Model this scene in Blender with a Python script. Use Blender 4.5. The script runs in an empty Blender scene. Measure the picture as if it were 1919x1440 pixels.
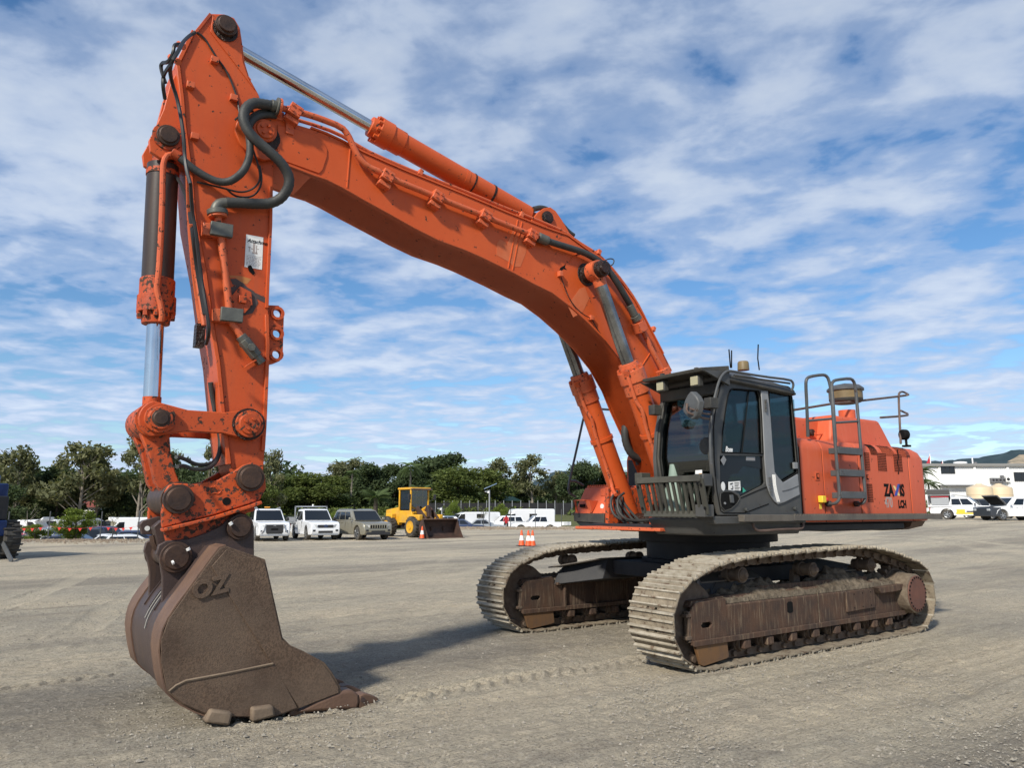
import bpy, bmesh, math, random
import numpy as np
from mathutils import Vector, Matrix, geometry, noise
S = bpy.context.scene; COL = S.collection
R_ = math.radians
# ---------------------------------------------------------------- camera
CAM = Vector((8.55, 7.273, 1.68)); YAW = R_(234.91); PIT = math.atan(238/1380)
cd = bpy.data.cameras.new('camera'); cam = bpy.data.objects.new('camera', cd); COL.objects.link(cam)
cd.sensor_fit = 'HORIZONTAL'; cd.sensor_width = 36; cd.lens = 36*1380/1919; cd.clip_start = .05; cd.clip_end = 9000
cam.location = CAM; cam.rotation_euler = (math.pi/2+PIT, 0, YAW-math.pi/2); S.camera = cam
FW = Vector((math.cos(YAW), math.sin(YAW), 0)); RT = Vector((math.sin(YAW), -math.cos(YAW), 0))
# ---------------------------------------------------------------- light
SAZ, SEL = R_(25), R_(37)
sd = bpy.data.lights.new('sun', 'SUN'); so = bpy.data.objects.new('sun', sd); COL.objects.link(so)
sd.energy = 4.3; sd.angle = R_(4.0); sd.color = (1, .94, .83)
so.rotation_euler = Vector((math.cos(SAZ)*math.cos(SEL), math.sin(SAZ)*math.cos(SEL), math.sin(SEL))).to_track_quat('Z', 'Y').to_euler()
W = bpy.data.worlds.new('World'); S.world = W; W.use_nodes = True
def world():
    nt = W.node_tree; n = nt.nodes; l = nt.links; n.clear()
    def N(t, **k):
        x = n.new(t)
        for a, b in k.items(): setattr(x, a, b)
        return x
    def M(op, a, b=None):
        x = N('ShaderNodeMath', operation=op)
        for i, v in enumerate((a, b)):
            if v is None: continue
            if isinstance(v, (int, float)): x.inputs[i].default_value = v
            else: l.new(v, x.inputs[i])
        return x.outputs[0]
    out = N('ShaderNodeOutputWorld'); sky = N('ShaderNodeTexSky', sky_type='NISHITA')
    sky.sun_disc = False; sky.sun_elevation = SEL; sky.sun_rotation = math.pi/2-SAZ; sky.air_density = 1.0; sky.dust_density = .35; sky.ozone_density = 3.0
    b1 = N('ShaderNodeBackground'); b1.inputs[1].default_value = .125
    hs = N('ShaderNodeHueSaturation'); hs.inputs['Saturation'].default_value = 1.2; hs.inputs['Value'].default_value = .92
    l.new(sky.outputs[0], hs.inputs['Color']); l.new(hs.outputs[0], b1.inputs[0])
    tc = N('ShaderNodeTexCoord'); sp = N('ShaderNodeSeparateXYZ'); l.new(tc.outputs['Generated'], sp.inputs[0])
    x, y, z = sp.outputs; zz = M('ADD', M('MAXIMUM', z, 0), .09)
    # rotate the layer so that its rows run across the view
    c, s = math.cos(R_(40)), math.sin(R_(40))
    u = M('ADD', M('MULTIPLY', x, c), M('MULTIPLY', y, s)); v = M('SUBTRACT', M('MULTIPLY', y, c), M('MULTIPLY', x, s))
    u = M('DIVIDE', u, zz); v = M('DIVIDE', v, zz)
    cb = N('ShaderNodeCombineXYZ'); l.new(u, cb.inputs[0]); l.new(v, cb.inputs[1])
    def noise_(scale, det, rough, off, sx=1, sy=1, dist=0):
        mp = N('ShaderNodeMapping'); mp.inputs['Scale'].default_value = (sx, sy, 1); mp.inputs['Location'].default_value = off; l.new(cb.outputs[0], mp.inputs[0])
        t = N('ShaderNodeTexNoise'); t.inputs['Scale'].default_value = scale; t.inputs['Detail'].default_value = det
        t.inputs['Roughness'].default_value = rough; t.inputs['Distortion'].default_value = dist; l.new(mp.outputs[0], t.inputs['Vector']); return t.outputs['Fac']
    big = noise_(.80, 3, .5, (3.1, 5.2, 0), 1.0, .9, .3)
    med = noise_(4.0, 7, .50, (1.3, 2.9, 0), 1.1, .9, .25)
    fin = noise_(11, 5, .55, (9.2, 4.1, 2), 1.1, .9, .2)
    m = M('ADD', M('ADD', M('MULTIPLY', big, .54), M('MULTIPLY', med, .62)), M('MULTIPLY', fin, .17))
    rp = N('ShaderNodeValToRGB'); l.new(m, rp.inputs[0]); rp.color_ramp.interpolation = 'EASE'
    e = rp.color_ramp.elements; e[0].position = .556; e[0].color = (.03, .03, .03, 1); e[1].position = .745; e[1].color = (.97, .97, .97, 1)
    k = e.new(.636); k.color = (.60, .60, .60, 1)
    # cloud tone: thin parts bluish, thick crests whiter, lower sky paler
    cr = N('ShaderNodeValToRGB'); l.new(m, cr.inputs[0]); q = cr.color_ramp.elements
    q[0].position = .56; q[0].color = (.26, .38, .62, 1); q[1].position = .82; q[1].color = (.54, .62, .75, 1)
    k = q.new(.67); k.color = (.39, .49, .68, 1)
    lowf = N('ShaderNodeMapRange'); l.new(z, lowf.inputs[0]); lowf.inputs[1].default_value = .02; lowf.inputs[2].default_value = .55; lowf.inputs[3].default_value = 1.12; lowf.inputs[4].default_value = .84
    b2 = N('ShaderNodeBackground'); l.new(cr.outputs[0], b2.inputs[0]); l.new(lowf.outputs[0], b2.inputs[1])
    mx = N('ShaderNodeMixShader'); l.new(rp.outputs[0], mx.inputs[0]); l.new(b1.outputs[0], mx.inputs[1]); l.new(b2.outputs[0], mx.inputs[2])
    l.new(mx.outputs[0], out.inputs[0])
world()
S.view_settings.view_transform = 'Standard'; S.view_settings.look = 'None'; S.view_settings.exposure = 0.27; S.view_settings.gamma = 1
S.view_settings.use_curve_mapping = False
S.render.engine = 'CYCLES'; S.cycles.max_bounces = 6; S.cycles.transparent_max_bounces = 12
# ---------------------------------------------------------------- materials
def newmat(name):
    m = bpy.data.materials.new(name); m.use_nodes = True; nt = m.node_tree; p = nt.nodes['Principled BSDF']; return m, nt, p
def setc(c): return (c[0], c[1], c[2], 1)
def surf(name, c1, c2=None, scale=2.0, rough=.55, metal=0, bump=.15, bscale=40, chips=0, chipc=(.045, .03, .022), chips_scale=14, streak=0, streakc=(.06, .04, .03), detail=6, spec=.3, dust=0, dustc=(.36, .30, .22), coat=0, bdist=.01, vor=0, rnd=0, ssc=3):
    m, nt, p = newmat(name); n, l = nt.nodes, nt.links
    tc = n.new('ShaderNodeTexCoord'); oc = tc.outputs['Object']
    if rnd:
        oi = n.new('ShaderNodeObjectInfo'); sc_ = n.new('ShaderNodeVectorMath'); sc_.operation = 'SCALE'; cx = n.new('ShaderNodeCombineXYZ'); l.new(oi.outputs['Random'], cx.inputs[0]); l.new(oi.outputs['Random'], cx.inputs[1]); l.new(cx.outputs[0], sc_.inputs[0]); sc_.inputs[3].default_value = 90
        ad = n.new('ShaderNodeVectorMath'); l.new(oc, ad.inputs[0]); l.new(sc_.outputs[0], ad.inputs[1]); oc = ad.outputs[0]
    def noi(sc, det=6, ro=.6, mapping=None):
        t = n.new('ShaderNodeTexNoise'); t.inputs['Scale'].default_value = sc; t.inputs['Detail'].default_value = det; t.inputs['Roughness'].default_value = ro
        if mapping:
            mp = n.new('ShaderNodeMapping'); mp.inputs['Scale'].default_value = mapping; l.new(oc, mp.inputs[0]); l.new(mp.outputs[0], t.inputs['Vector'])
        else: l.new(oc, t.inputs['Vector'])
        return t.outputs['Fac']
    def ramp(f, a, b):
        r = n.new('ShaderNodeMapRange'); l.new(f, r.inputs[0]); r.inputs[1].default_value = a; r.inputs[2].default_value = b; return r.outputs[0]
    def mix(f, a, b, amt=1):
        x = n.new('ShaderNodeMix'); x.data_type = 'RGBA'
        if amt != 1:
            mm = n.new('ShaderNodeMath'); mm.operation = 'MULTIPLY'; l.new(f, mm.inputs[0]); mm.inputs[1].default_value = amt; f = mm.outputs[0]
        l.new(f, x.inputs[0])
        for s, v in ((6, a), (7, b)):
            if isinstance(v, tuple): x.inputs[s].default_value = setc(v)
            else: l.new(v, x.inputs[s])
        return x.outputs[2]
    c2 = c2 or tuple(v*.8 for v in c1)
    col = mix(ramp(noi(scale, detail), .35, .65), c1, c2)
    if vor:
        col = mix(ramp(noi(vor, 2, .5), .45, .6), col, tuple(v*.45 for v in c1), .7)
    if streak: col = mix(ramp(noi(ssc, 5, .6, (5, 5, .45)), .52, .72), col, streakc, streak)
    if dust: col = mix(ramp(noi(1.7, 7, .65), .42, .62), col, dustc, dust)
    rf = None
    if chips:
        a = ramp(noi(chips_scale, 5, .7), .66-chips*.16, .68-chips*.16); col = mix(a, col, chipc); rf = a
    l.new(col, p.inputs['Base Color'])
    if rf is not None:
        rr = n.new('ShaderNodeMapRange'); l.new(rf, rr.inputs[0]); rr.inputs[3].default_value = rough; rr.inputs[4].default_value = .85; l.new(rr.outputs[0], p.inputs['Roughness'])
    else: p.inputs['Roughness'].default_value = rough
    p.inputs['Metallic'].default_value = metal; p.inputs['Specular IOR Level'].default_value = spec; p.inputs['Coat Weight'].default_value = coat
    if bump:
        b = n.new('ShaderNodeBump'); b.inputs['Strength'].default_value = bump; b.inputs['Distance'].default_value = bdist
        l.new(noi(bscale, 4, .6), b.inputs['Height']); l.new(b.outputs[0], p.inputs['Normal'])
    return m
def plain(name, c, rough=.5, metal=0, spec=.5, emis=None, coat=0):
    m, nt, p = newmat(name); p.inputs['Base Color'].default_value = setc(c); p.inputs['Roughness'].default_value = rough; p.inputs['Metallic'].default_value = metal
    p.inputs['Specular IOR Level'].default_value = spec; p.inputs['Coat Weight'].default_value = coat; return m
def glassmat(name, tint, gl=.12, rough=.03):
    m = bpy.data.materials.new(name); m.use_nodes = True; nt = m.node_tree; n, l = nt.nodes, nt.links; n.clear()
    o = n.new('ShaderNodeOutputMaterial'); t = n.new('ShaderNodeBsdfTransparent'); t.inputs[0].default_value = setc(tint)
    g = n.new('ShaderNodeBsdfGlossy'); g.inputs['Roughness'].default_value = rough; g.inputs[0].default_value = (.9, .9, .9, 1)
    lw = n.new('ShaderNodeLayerWeight'); lw.inputs[0].default_value = .25
    r = n.new('ShaderNodeMapRange'); l.new(lw.outputs['Fresnel'], r.inputs[0]); r.inputs[3].default_value = gl*.4; r.inputs[4].default_value = .5+gl
    mx = n.new('ShaderNodeMixShader'); l.new(r.outputs[0], mx.inputs[0]); l.new(t.outputs[0], mx.inputs[1]); l.new(g.outputs[0], mx.inputs[2]); l.new(mx.outputs[0], o.inputs[0]); return m
OR = (.50, .080, .017)
M = dict(
 boom=surf('orange_paint_boom', OR, (.55, .098, .024), 1.3, .42, chips=.10, chips_scale=14, streak=.14, streakc=(.40, .085, .035), bump=.08, bscale=25),
 arm=surf('orange_paint_arm', (.49, .076, .018), (.53, .092, .024), 1.6, .45, chips=.26, chips_scale=17, streak=.25, streakc=(.30, .08, .04), bump=.1, bscale=25),
 worn=surf('orange_paint_worn', (.52, .080, .016), (.36, .062, .024), 3, .55, chips=.74, chips_scale=19, streak=.4, bump=.35, bscale=30, chipc=(.06, .037, .027)),
 link=surf('orange_paint_link', (.50, .082, .02), (.44, .07, .02), 2, .5, chips=.45, chips_scale=22, bump=.2),
 pipe=surf('orange_paint_pipe', (.58, .135, .055), (.52, .10, .038), 3, .42, chips=.45, chips_scale=22, bump=.05),
 house=surf('faded_orange_paint', (.57, .108, .043), (.51, .088, .033), .9, .48, chips=.04, chips_scale=12, streak=.25, streakc=(.60, .20, .12), bump=.04, bscale=15),
 steel=surf('bare_bucket_steel', (.145, .095, .063), (.092, .060, .042), 2.5, .62, bump=.8, bscale=85, vor=60, bdist=.006, spec=.35, dust=.35, dustc=(.17, .125, .09), metal=.15),
 steel2=surf('dark_bucket_steel', (.075, .05, .045), (.05, .035, .032), 2, .5, bump=.3, bscale=40, spec=.4, streak=.4, streakc=(.13, .075, .045), metal=.2),
 rust=surf('rusty_wear_steel', (.16, .095, .062), (.115, .068, .048), 3, .6, bump=.4, bscale=50, streak=.4, streakc=(.08, .05, .04)),
 pin=surf('oily_pin_steel', (.085, .05, .035), (.045, .03, .025), 8, .5, bump=.4, bscale=40, metal=.3),
 grease=surf('black_grease', (.012, .01, .009), (.04, .018, .012), 8, .35, bump=.9, bscale=30, bdist=.03),
 barrel=surf('brown_cylinder_barrel', (.055, .038, .032), (.04, .03, .027), 1.5, .4, bump=.05, streak=.3, streakc=(.09, .06, .035)),
 chrome=surf('chromed_rod', (.62, .64, .66), (.5, .52, .54), 3, .13, metal=1, bump=0),
 dullrod=surf('smeared_rod', (.32, .33, .33), (.13, .13, .13), 2.5, .25, metal=.9, bump=0),
 rubber=surf('black_hose_rubber', (.035, .037, .037), (.05, .052, .05), 5, .55, bump=.3, bscale=60),
 fitting=surf('grey_fitting', (.15, .15, .13), (.10, .10, .09), 8, .5, metal=.4, bump=.2),
 wire=plain('black_cable', (.015, .014, .014), .5),
 cab=surf('dark_grey_cab_paint', (.062, .063, .062), (.045, .047, .048), 1.4, .42, bump=.04, dust=.28, dustc=(.14, .125, .10), chips=.02),
 cab2=surf('dusty_black_trim', (.05, .049, .045), (.03, .03, .03), 4, .6, bump=.3, bscale=30, dust=.45, dustc=(.13, .115, .085)),
 rail=surf('grey_handrail', (.085, .09, .095), (.065, .068, .07), 5, .45, bump=.05, chips=.15),
 railr=surf('rusty_handrail', (.14, .095, .075), (.09, .06, .05), 5, .6, bump=.2),
 silver=surf('silver_trim', (.25, .255, .26), (.20, .205, .21), 3, .42, bump=.03, metal=.15),
 black=surf('black_underbody', (.014, .015, .019), (.02, .021, .024), 3, .6, bump=.3, dust=.16, dustc=(.09, .08, .07)),
 deck=surf('worn_step_steel', (.13, .115, .095), (.09, .08, .07), 4, .6, bump=.3, streak=.3),
 tint=glassmat('tinted_cab_glass', (.24, .30, .31), .04), wtint=glassmat('windscreen_glass', (.36, .42, .40), .16), clear=glassmat('clear_glass', (.66, .72, .70), .18),
 dglass=plain('dark_vehicle_glass', (.010, .012, .014), .06, spec=.7), panelblk=plain('black_glass_panel', (.006, .008, .011), .12, spec=.25),
 seat=plain('dark_seat_fabric', (.035, .04, .05), .85), pale=plain('pale_green_plastic', (.22, .29, .24), .6),
 white=plain('white_sticker', (.72, .72, .70), .5), ink_hole_blk=plain('black_ink_and_hole_shade', (.010, .010, .010), .8, spec=.08), grayink=plain('worn_grey_lettering', (.36, .31, .29), .6),  # the black serves print and trim, and paints the shade inside holes and vents
 blue=plain('blue_ink', (.03, .06, .33), .5), yellow=plain('yellow_plastic', (.75, .52, .04), .45), yink=plain('pale_yellow_ink', (.72, .55, .22), .5), red=plain('red_plastic', (.6, .04, .03), .4), amber=plain('amber_sticker', (.75, .33, .05), .5), green=plain('green_sticker', (.03, .32, .22), .5),
 shoe=surf('dried_mud_on_shoes', (.28, .235, .172), (.165, .135, .10), 7, .85, bump=.9, bscale=38, bdist=.02, spec=.15, streak=.25, streakc=(.16, .125, .095), chips=.55, chips_scale=7, chipc=(.12, .085, .06), rnd=1),
 bar=surf('scraped_grouser', (.40, .36, .29), (.25, .215, .16), 9, .6, bump=.4, chips=.25, chips_scale=9, chipc=(.14, .10, .07), rnd=1),
 chain=surf('muddy_track_chain', (.095, .065, .048), (.15, .115, .085), 9, .75, bump=.6, bscale=50, spec=.2, rnd=1),
 frame=surf('rusted_track_frame', (.095, .055, .037), (.058, .040, .032), 5, .75, bump=.6, bscale=60, streak=.8, streakc=(.20, .15, .10), spec=.2, ssc=8),
 heel=surf('dusty_worn_steel', (.20, .150, .105), (.13, .095, .068), 6, .8, bump=.5, bscale=40),
 frame2=surf('ochre_guard', (.17, .088, .035), (.12, .07, .04), 3, .7, bump=.3, bscale=60, streak=.5, streakc=(.09, .06, .045)),
 mud=surf('clodded_mud', (.19, .155, .115), (.085, .068, .05), 9, .95, bump=1, bscale=25, bdist=.03, spec=.05),
 motor=surf('motor_red_rust', (.15, .065, .045), (.10, .05, .038), 6, .65, bump=.3),
 motorm=surf('muddy_motor_housing', (.095, .068, .048), (.20, .16, .115), 7, .85, bump=.8, bscale=22, bdist=.02),
 tan=surf('tan_precleaner_band', (.20, .145, .07), (.13, .10, .055), 6, .5, bump=.1), bowl=plain('smoked_bowl', (.03, .03, .027), .6),
 lens=plain('hazy_lamp_lens', (.34, .31, .20), .2),
)
# ---------------------------------------------------------------- mesh helpers
class MB:
    def __init__(s): s.v = []; s.f = []; s.ch = []
    def add(s, vs, fs):
        o = len(s.v); s.v += [tuple(v) for v in vs]; s.ch.append((o, len(s.v), len(s.f))); s.f += [[i+o for i in f] for f in fs]; return s
    def box(s, a, b):
        x0, x1 = sorted((a[0], b[0])); y0, y1 = sorted((a[1], b[1])); z0, z1 = sorted((a[2], b[2]))
        return s.add([(x0,y0,z0),(x1,y0,z0),(x1,y1,z0),(x0,y1,z0),(x0,y0,z1),(x1,y0,z1),(x1,y1,z1),(x0,y1,z1)],
                     [(0,3,2,1),(4,5,6,7),(0,1,5,4),(1,2,6,5),(2,3,7,6),(3,0,4,7)])
    def obox(s, c, ax, ay, az, sx, sy, sz):
        c = Vector(c); ax, ay, az = (Vector(a).normalized() for a in (ax, ay, az))
        vs = [c+ax*i*sx/2+ay*j*sy/2+az*k*sz/2 for k in (-1, 1) for (i, j) in ((-1,-1),(1,-1),(1,1),(-1,1))]
        return s.add(vs, [(0,3,2,1),(4,5,6,7),(0,1,5,4),(1,2,6,5),(2,3,7,6),(3,0,4,7)])
    def prism(s, poly, vec, holes=()):
        vec = Vector(vec); P = [Vector(p) for p in poly]; n = len(P)
        if not holes:
            s.add(P+[p+vec for p in P], [list(range(n)), list(range(2*n-1, n-1, -1))]+[(i, i+n, (i+1) % n+n, (i+1) % n) for i in range(n)]); return s
        loops = [P]+[[Vector(q) for q in h] for h in holes]; tri = geometry.tessellate_polygon(loops); al = [q for lp in loops for q in lp]; N = len(al)
        s.add(al+[q+vec for q in al], [list(t) for t in tri]+[[i+N for i in reversed(t)] for t in tri]); o = 0; base = len(s.v)-2*N
        for lp in loops:
            k = len(lp)
            for i in range(k): s.f.append([base+o+i, base+o+i+N, base+o+(i+1) % k+N, base+o+(i+1) % k])
            o += k
        return s
    def py(s, poly, y0, y1, holes=()):          # polygon in (x, z) extruded across y
        return s.prism([(p[0], y0, p[1]) for p in poly], (0, y1-y0, 0), [[(q[0], y0, q[1]) for q in h] for h in holes])
    def px(s, poly, x0, x1, holes=()):
        return s.prism([(x0, p[0], p[1]) for p in poly], (x1-x0, 0, 0), [[(x0, q[0], q[1]) for q in h] for h in holes])
    def pz(s, poly, z0, z1): return s.prism([(p[0], p[1], z0) for p in poly], (0, 0, z1-z0))
    def ribbon(s, line, t, y0, y1):             # plate following an (x, z) line
        n = len(line); L = [Vector(p) for p in line]; off = []
        for i in range(n):
            d = (L[min(i+1, n-1)]-L[max(i-1, 0)]).normalized(); off.append(L[i]+Vector((-d.y, d.x))*t)
        vs = []
        for a, b in zip(L, off): vs += [(a.x, y0, a.y), (a.x, y1, a.y), (b.x, y1, b.y), (b.x, y0, b.y)]
        fs = [(0,1,2,3), (4*n-1, 4*n-2, 4*n-3, 4*n-4)]
        for i in range(n-1):
            for k in range(4): fs.append((4*i+k, 4*i+4+k, 4*i+4+(k+1) % 4, 4*i+(k+1) % 4))
        return s.add(vs, fs)
    def lathe(s, c, ax, prof, n=24, cap=True):
        c = Vector(c); ax = Vector(ax).normalized(); u = ax.orthogonal().normalized(); w = ax.cross(u); vs = []; fs = []
        for t, r in prof:
            for k in range(n):
                a = 2*math.pi*k/n; vs.append(c+ax*t+(u*math.cos(a)+w*math.sin(a))*r)
        for j in range(len(prof)-1):
            for k in range(n): fs.append((j*n+k, j*n+(k+1) % n, (j+1)*n+(k+1) % n, (j+1)*n+k))
        if cap: fs += [list(range(n-1, -1, -1)), [len(vs)-n+k for k in range(n)]]
        return s.add(vs, fs)
    def cyl(s, a, b, r, n=20, r2=None):
        a, b = Vector(a), Vector(b); return s.lathe(a, b-a, [(0, r), ((b-a).length, r if r2 is None else r2)], n)
    def tube(s, pts, r, n=8, smooth=0, ribs=0):
        P = [Vector(p) for p in pts]
        for _ in range(smooth):
            Q = [P[0]]
            for a, b in zip(P, P[1:]): Q += [a.lerp(b, .25), a.lerp(b, .75)]
            P = Q+[P[-1]]
        if ribs:                                # resample, alternate radius
            L = [0]
            for a, b in zip(P, P[1:]): L.append(L[-1]+(b-a).length)
            m = int(L[-1]/ribs); Q = []; j = 0
            for i in range(m+1):
                d = L[-1]*i/m
                while j < len(L)-2 and L[j+1] < d: j += 1
                Q.append(P[j].lerp(P[j+1], (d-L[j])/max(L[j+1]-L[j], 1e-6)))
            P = Q
        u = None; vs = []; fs = []
        for i, p in enumerate(P):
            d = (P[min(i+1, len(P)-1)]-P[max(i-1, 0)]).normalized()
            if u is None: u = d.orthogonal().normalized()
            u = (u-d*u.dot(d)).normalized(); w = d.cross(u); rr = r*(1.0 if not ribs or i % 2 else .93)
            for k in range(n):
                a = 2*math.pi*k/n; vs.append(p+(u*math.cos(a)+w*math.sin(a))*rr)
        for j in range(len(P)-1):
            for k in range(n): fs.append((j*n+k, j*n+(k+1) % n, (j+1)*n+(k+1) % n, (j+1)*n+k))
        fs += [list(range(n-1, -1, -1)), [len(vs)-n+k for k in range(n)]]
        return s.add(vs, fs)
    def loft(s, rings, cap=True):
        n = len(rings[0]); vs = [p for r in rings for p in r]; fs = []
        for j in range(len(rings)-1):
            for k in range(n): fs.append((j*n+k, j*n+(k+1) % n, (j+1)*n+(k+1) % n, (j+1)*n+k))
        if cap: fs += [list(range(n-1, -1, -1)), [len(vs)-n+k for k in range(n)]]
        return s.add(vs, fs)
    def quad(s, *p): return s.add(p, [tuple(range(len(p)))])
    def xf(s, mat, start=0):
        s.v[start:] = [tuple(mat @ Vector(v)) for v in s.v[start:]]; return s
    def mesh(s, name, ang=35):
        me = bpy.data.meshes.new(name); me.from_pydata(s.v, [], s.f); bm = bmesh.new(); bm.from_mesh(me)
        bmesh.ops.recalc_face_normals(bm, faces=bm.faces); bm.to_mesh(me); bm.free()
        me.polygons.foreach_set('use_smooth', [True]*len(me.polygons)); me.set_sharp_from_angle(angle=R_(ang)); me.update(); return me
    def groups(s):                              # chunks that stand apart become objects of their own
        n = len(s.ch)
        if n < 2 or n > 48: return None
        lo = []; hi = []
        for a, b, _ in s.ch: v = np.array(s.v[a:b]); lo.append(v.min(0)); hi.append(v.max(0))
        lo = np.array(lo); hi = np.array(hi); sz = (hi-lo).max(1); r = list(range(n))
        def fd(i):
            while r[i] != i: i = r[i]
            return i
        for i in range(n):
            for j in range(i+1, n):
                g = np.maximum(0, np.maximum(lo[i]-hi[j], lo[j]-hi[i]))
                if math.sqrt((g**2).sum()) <= max(.015, .35*max(sz[i], sz[j])): r[fd(j)] = fd(i)
        gs = {}
        for i in range(n): gs.setdefault(fd(i), []).append(i)
        return list(gs.values()) if len(gs) > 1 else None
    def build(s, name, mt, parent=None, bevel=0, seg=2, ang=35, kind=None):
        gs = None if kind else s.groups()
        if gs:
            first = None
            for g in gs:
                m = MB()
                for i in g:
                    a, b, f0 = s.ch[i]; f1 = s.ch[i+1][2] if i+1 < len(s.ch) else len(s.f); o = len(m.v); m.v += s.v[a:b]; m.f += [[k-a+o for k in f] for f in s.f[f0:f1]]
                ob = m.build(name, mt, parent, bevel, seg, ang, kind); first = first or ob
            return first
        me = s.mesh(name, ang); me.materials.append(M[mt] if isinstance(mt, str) else mt)
        return link(name, me, parent, bevel, seg, kind)
def link(name, me, parent=None, bevel=0, seg=2, kind=None):
    o = bpy.data.objects.new(name, me); COL.objects.link(o)
    if parent: o.parent = parent
    if kind: o['kind'] = kind
    if bevel:
        b = o.modifiers.new('bevel', 'BEVEL'); b.width = bevel; b.segments = seg; b.limit_method = 'ANGLE'; b.angle_limit = R_(40); b.harden_normals = False
    return o
def thing(name, label, cat, loc=(0, 0, 0), rz=0, group=None):
    o = bpy.data.objects.new(name, None); COL.objects.link(o); o.location = loc; o.rotation_euler = (0, 0, rz); o.empty_display_size = .3
    return tag(o, label, cat, group)
def tag(o, label, cat, group=None, kind=None):
    o['label'] = label; o['category'] = cat
    if group: o['group'] = group
    if kind: o['kind'] = kind
    return o
def struct(o): o['kind'] = 'structure'; return o
def copy_tree(o, parent=None):
    c = o.copy(); COL.objects.link(c)
    if parent: c.parent = parent
    for ch in [q for q in ALL() if q.parent == o]: copy_tree(ch, c)
    return c
def ALL(): return list(bpy.data.objects)
def text(body, size, name, mt, parent, origin, right, up, depth=.004, bold=0, shear=0, squeeze=1, align='LEFT'):
    cu = bpy.data.curves.new(name, 'FONT'); cu.body = body; cu.size = size; cu.extrude = depth/2; cu.offset = bold; cu.shear = shear; cu.align_x = align; cu.resolution_u = 3
    t = bpy.data.objects.new(name, cu); COL.objects.link(t); bpy.context.view_layer.update()
    me = bpy.data.meshes.new_from_object(t.evaluated_get(bpy.context.evaluated_depsgraph_get())); bpy.data.objects.remove(t)
    r = Vector(right).normalized(); u = Vector(up).normalized(); w = r.cross(u)
    mt_ = Matrix((( r.x*squeeze, u.x, w.x, origin[0]), (r.y*squeeze, u.y, w.y, origin[1]), (r.z*squeeze, u.z, w.z, origin[2]), (0, 0, 0, 1)))
    me.transform(mt_); me.materials.clear(); me.materials.append(M[mt]); return link(name, me, parent)
def circ(c, r, n=12, a0=0): return [(c[0]+r*math.cos(a0+2*math.pi*k/n), c[1]+r*math.sin(a0+2*math.pi*k/n)) for k in range(n)]
# ---------------------------------------------------------------- terrain
def sstep(a, b, x): t = np.clip((x-a)/(b-a), 0, 1); return t*t*(3-2*t)
_L = np.random.RandomState(5).rand(256, 256)
def vnoise(x, y):
    xi = np.floor(x).astype(int); yi = np.floor(y).astype(int); fx = x-xi; fy = y-yi; fx = fx*fx*(3-2*fx); fy = fy*fy*(3-2*fy)
    a = _L[xi % 256, yi % 256]; b = _L[(xi+1) % 256, yi % 256]; c = _L[xi % 256, (yi+1) % 256]; d = _L[(xi+1) % 256, (yi+1) % 256]
    return (a*(1-fx)+b*fx)*(1-fy)+(c*(1-fx)+d*fx)*fy-.5
def fbm(x, y, o=4):
    r = 0; k = 1
    for i in range(o): r = r+vnoise(x*2**i+i*17.3, y*2**i+i*9.1)*k; k *= .5
    return r
def gh(x, y):                                   # large shape of the yard (metres)
    x = np.asarray(x, float); y = np.asarray(y, float)
    d = (x-CAM.x)*FW.x+(y-CAM.y)*FW.y; s = (x-CAM.x)*RT.x+(y-CAM.y)*RT.y; b = s/np.maximum(d, .5); b = np.where(d < .5, 9*np.sign(s), b)
    dc = np.interp(b, [-.9, -.5, -.36, -.15, -.09, .1, .25, .3], [41, 41.5, 58, 62, 72, 74, 90, 400])
    h = sstep(.33, .6, b)*sstep(20, 62, d)*1.0
    low = np.interp(b, [-.5, -.15, -.09, .1], [-1.25, -1.2, -.6, -.6])
    k = sstep(dc, dc+3.5, d)*(b < .3)
    h = h*(1-k)+low*k+.16*np.exp(-((d-dc+1)/1.3)**2)*(b < .25)*(d > 5)
    bank = sstep(95, 106, d); h = h*(1-bank)+1.05*bank
    return h
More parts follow.
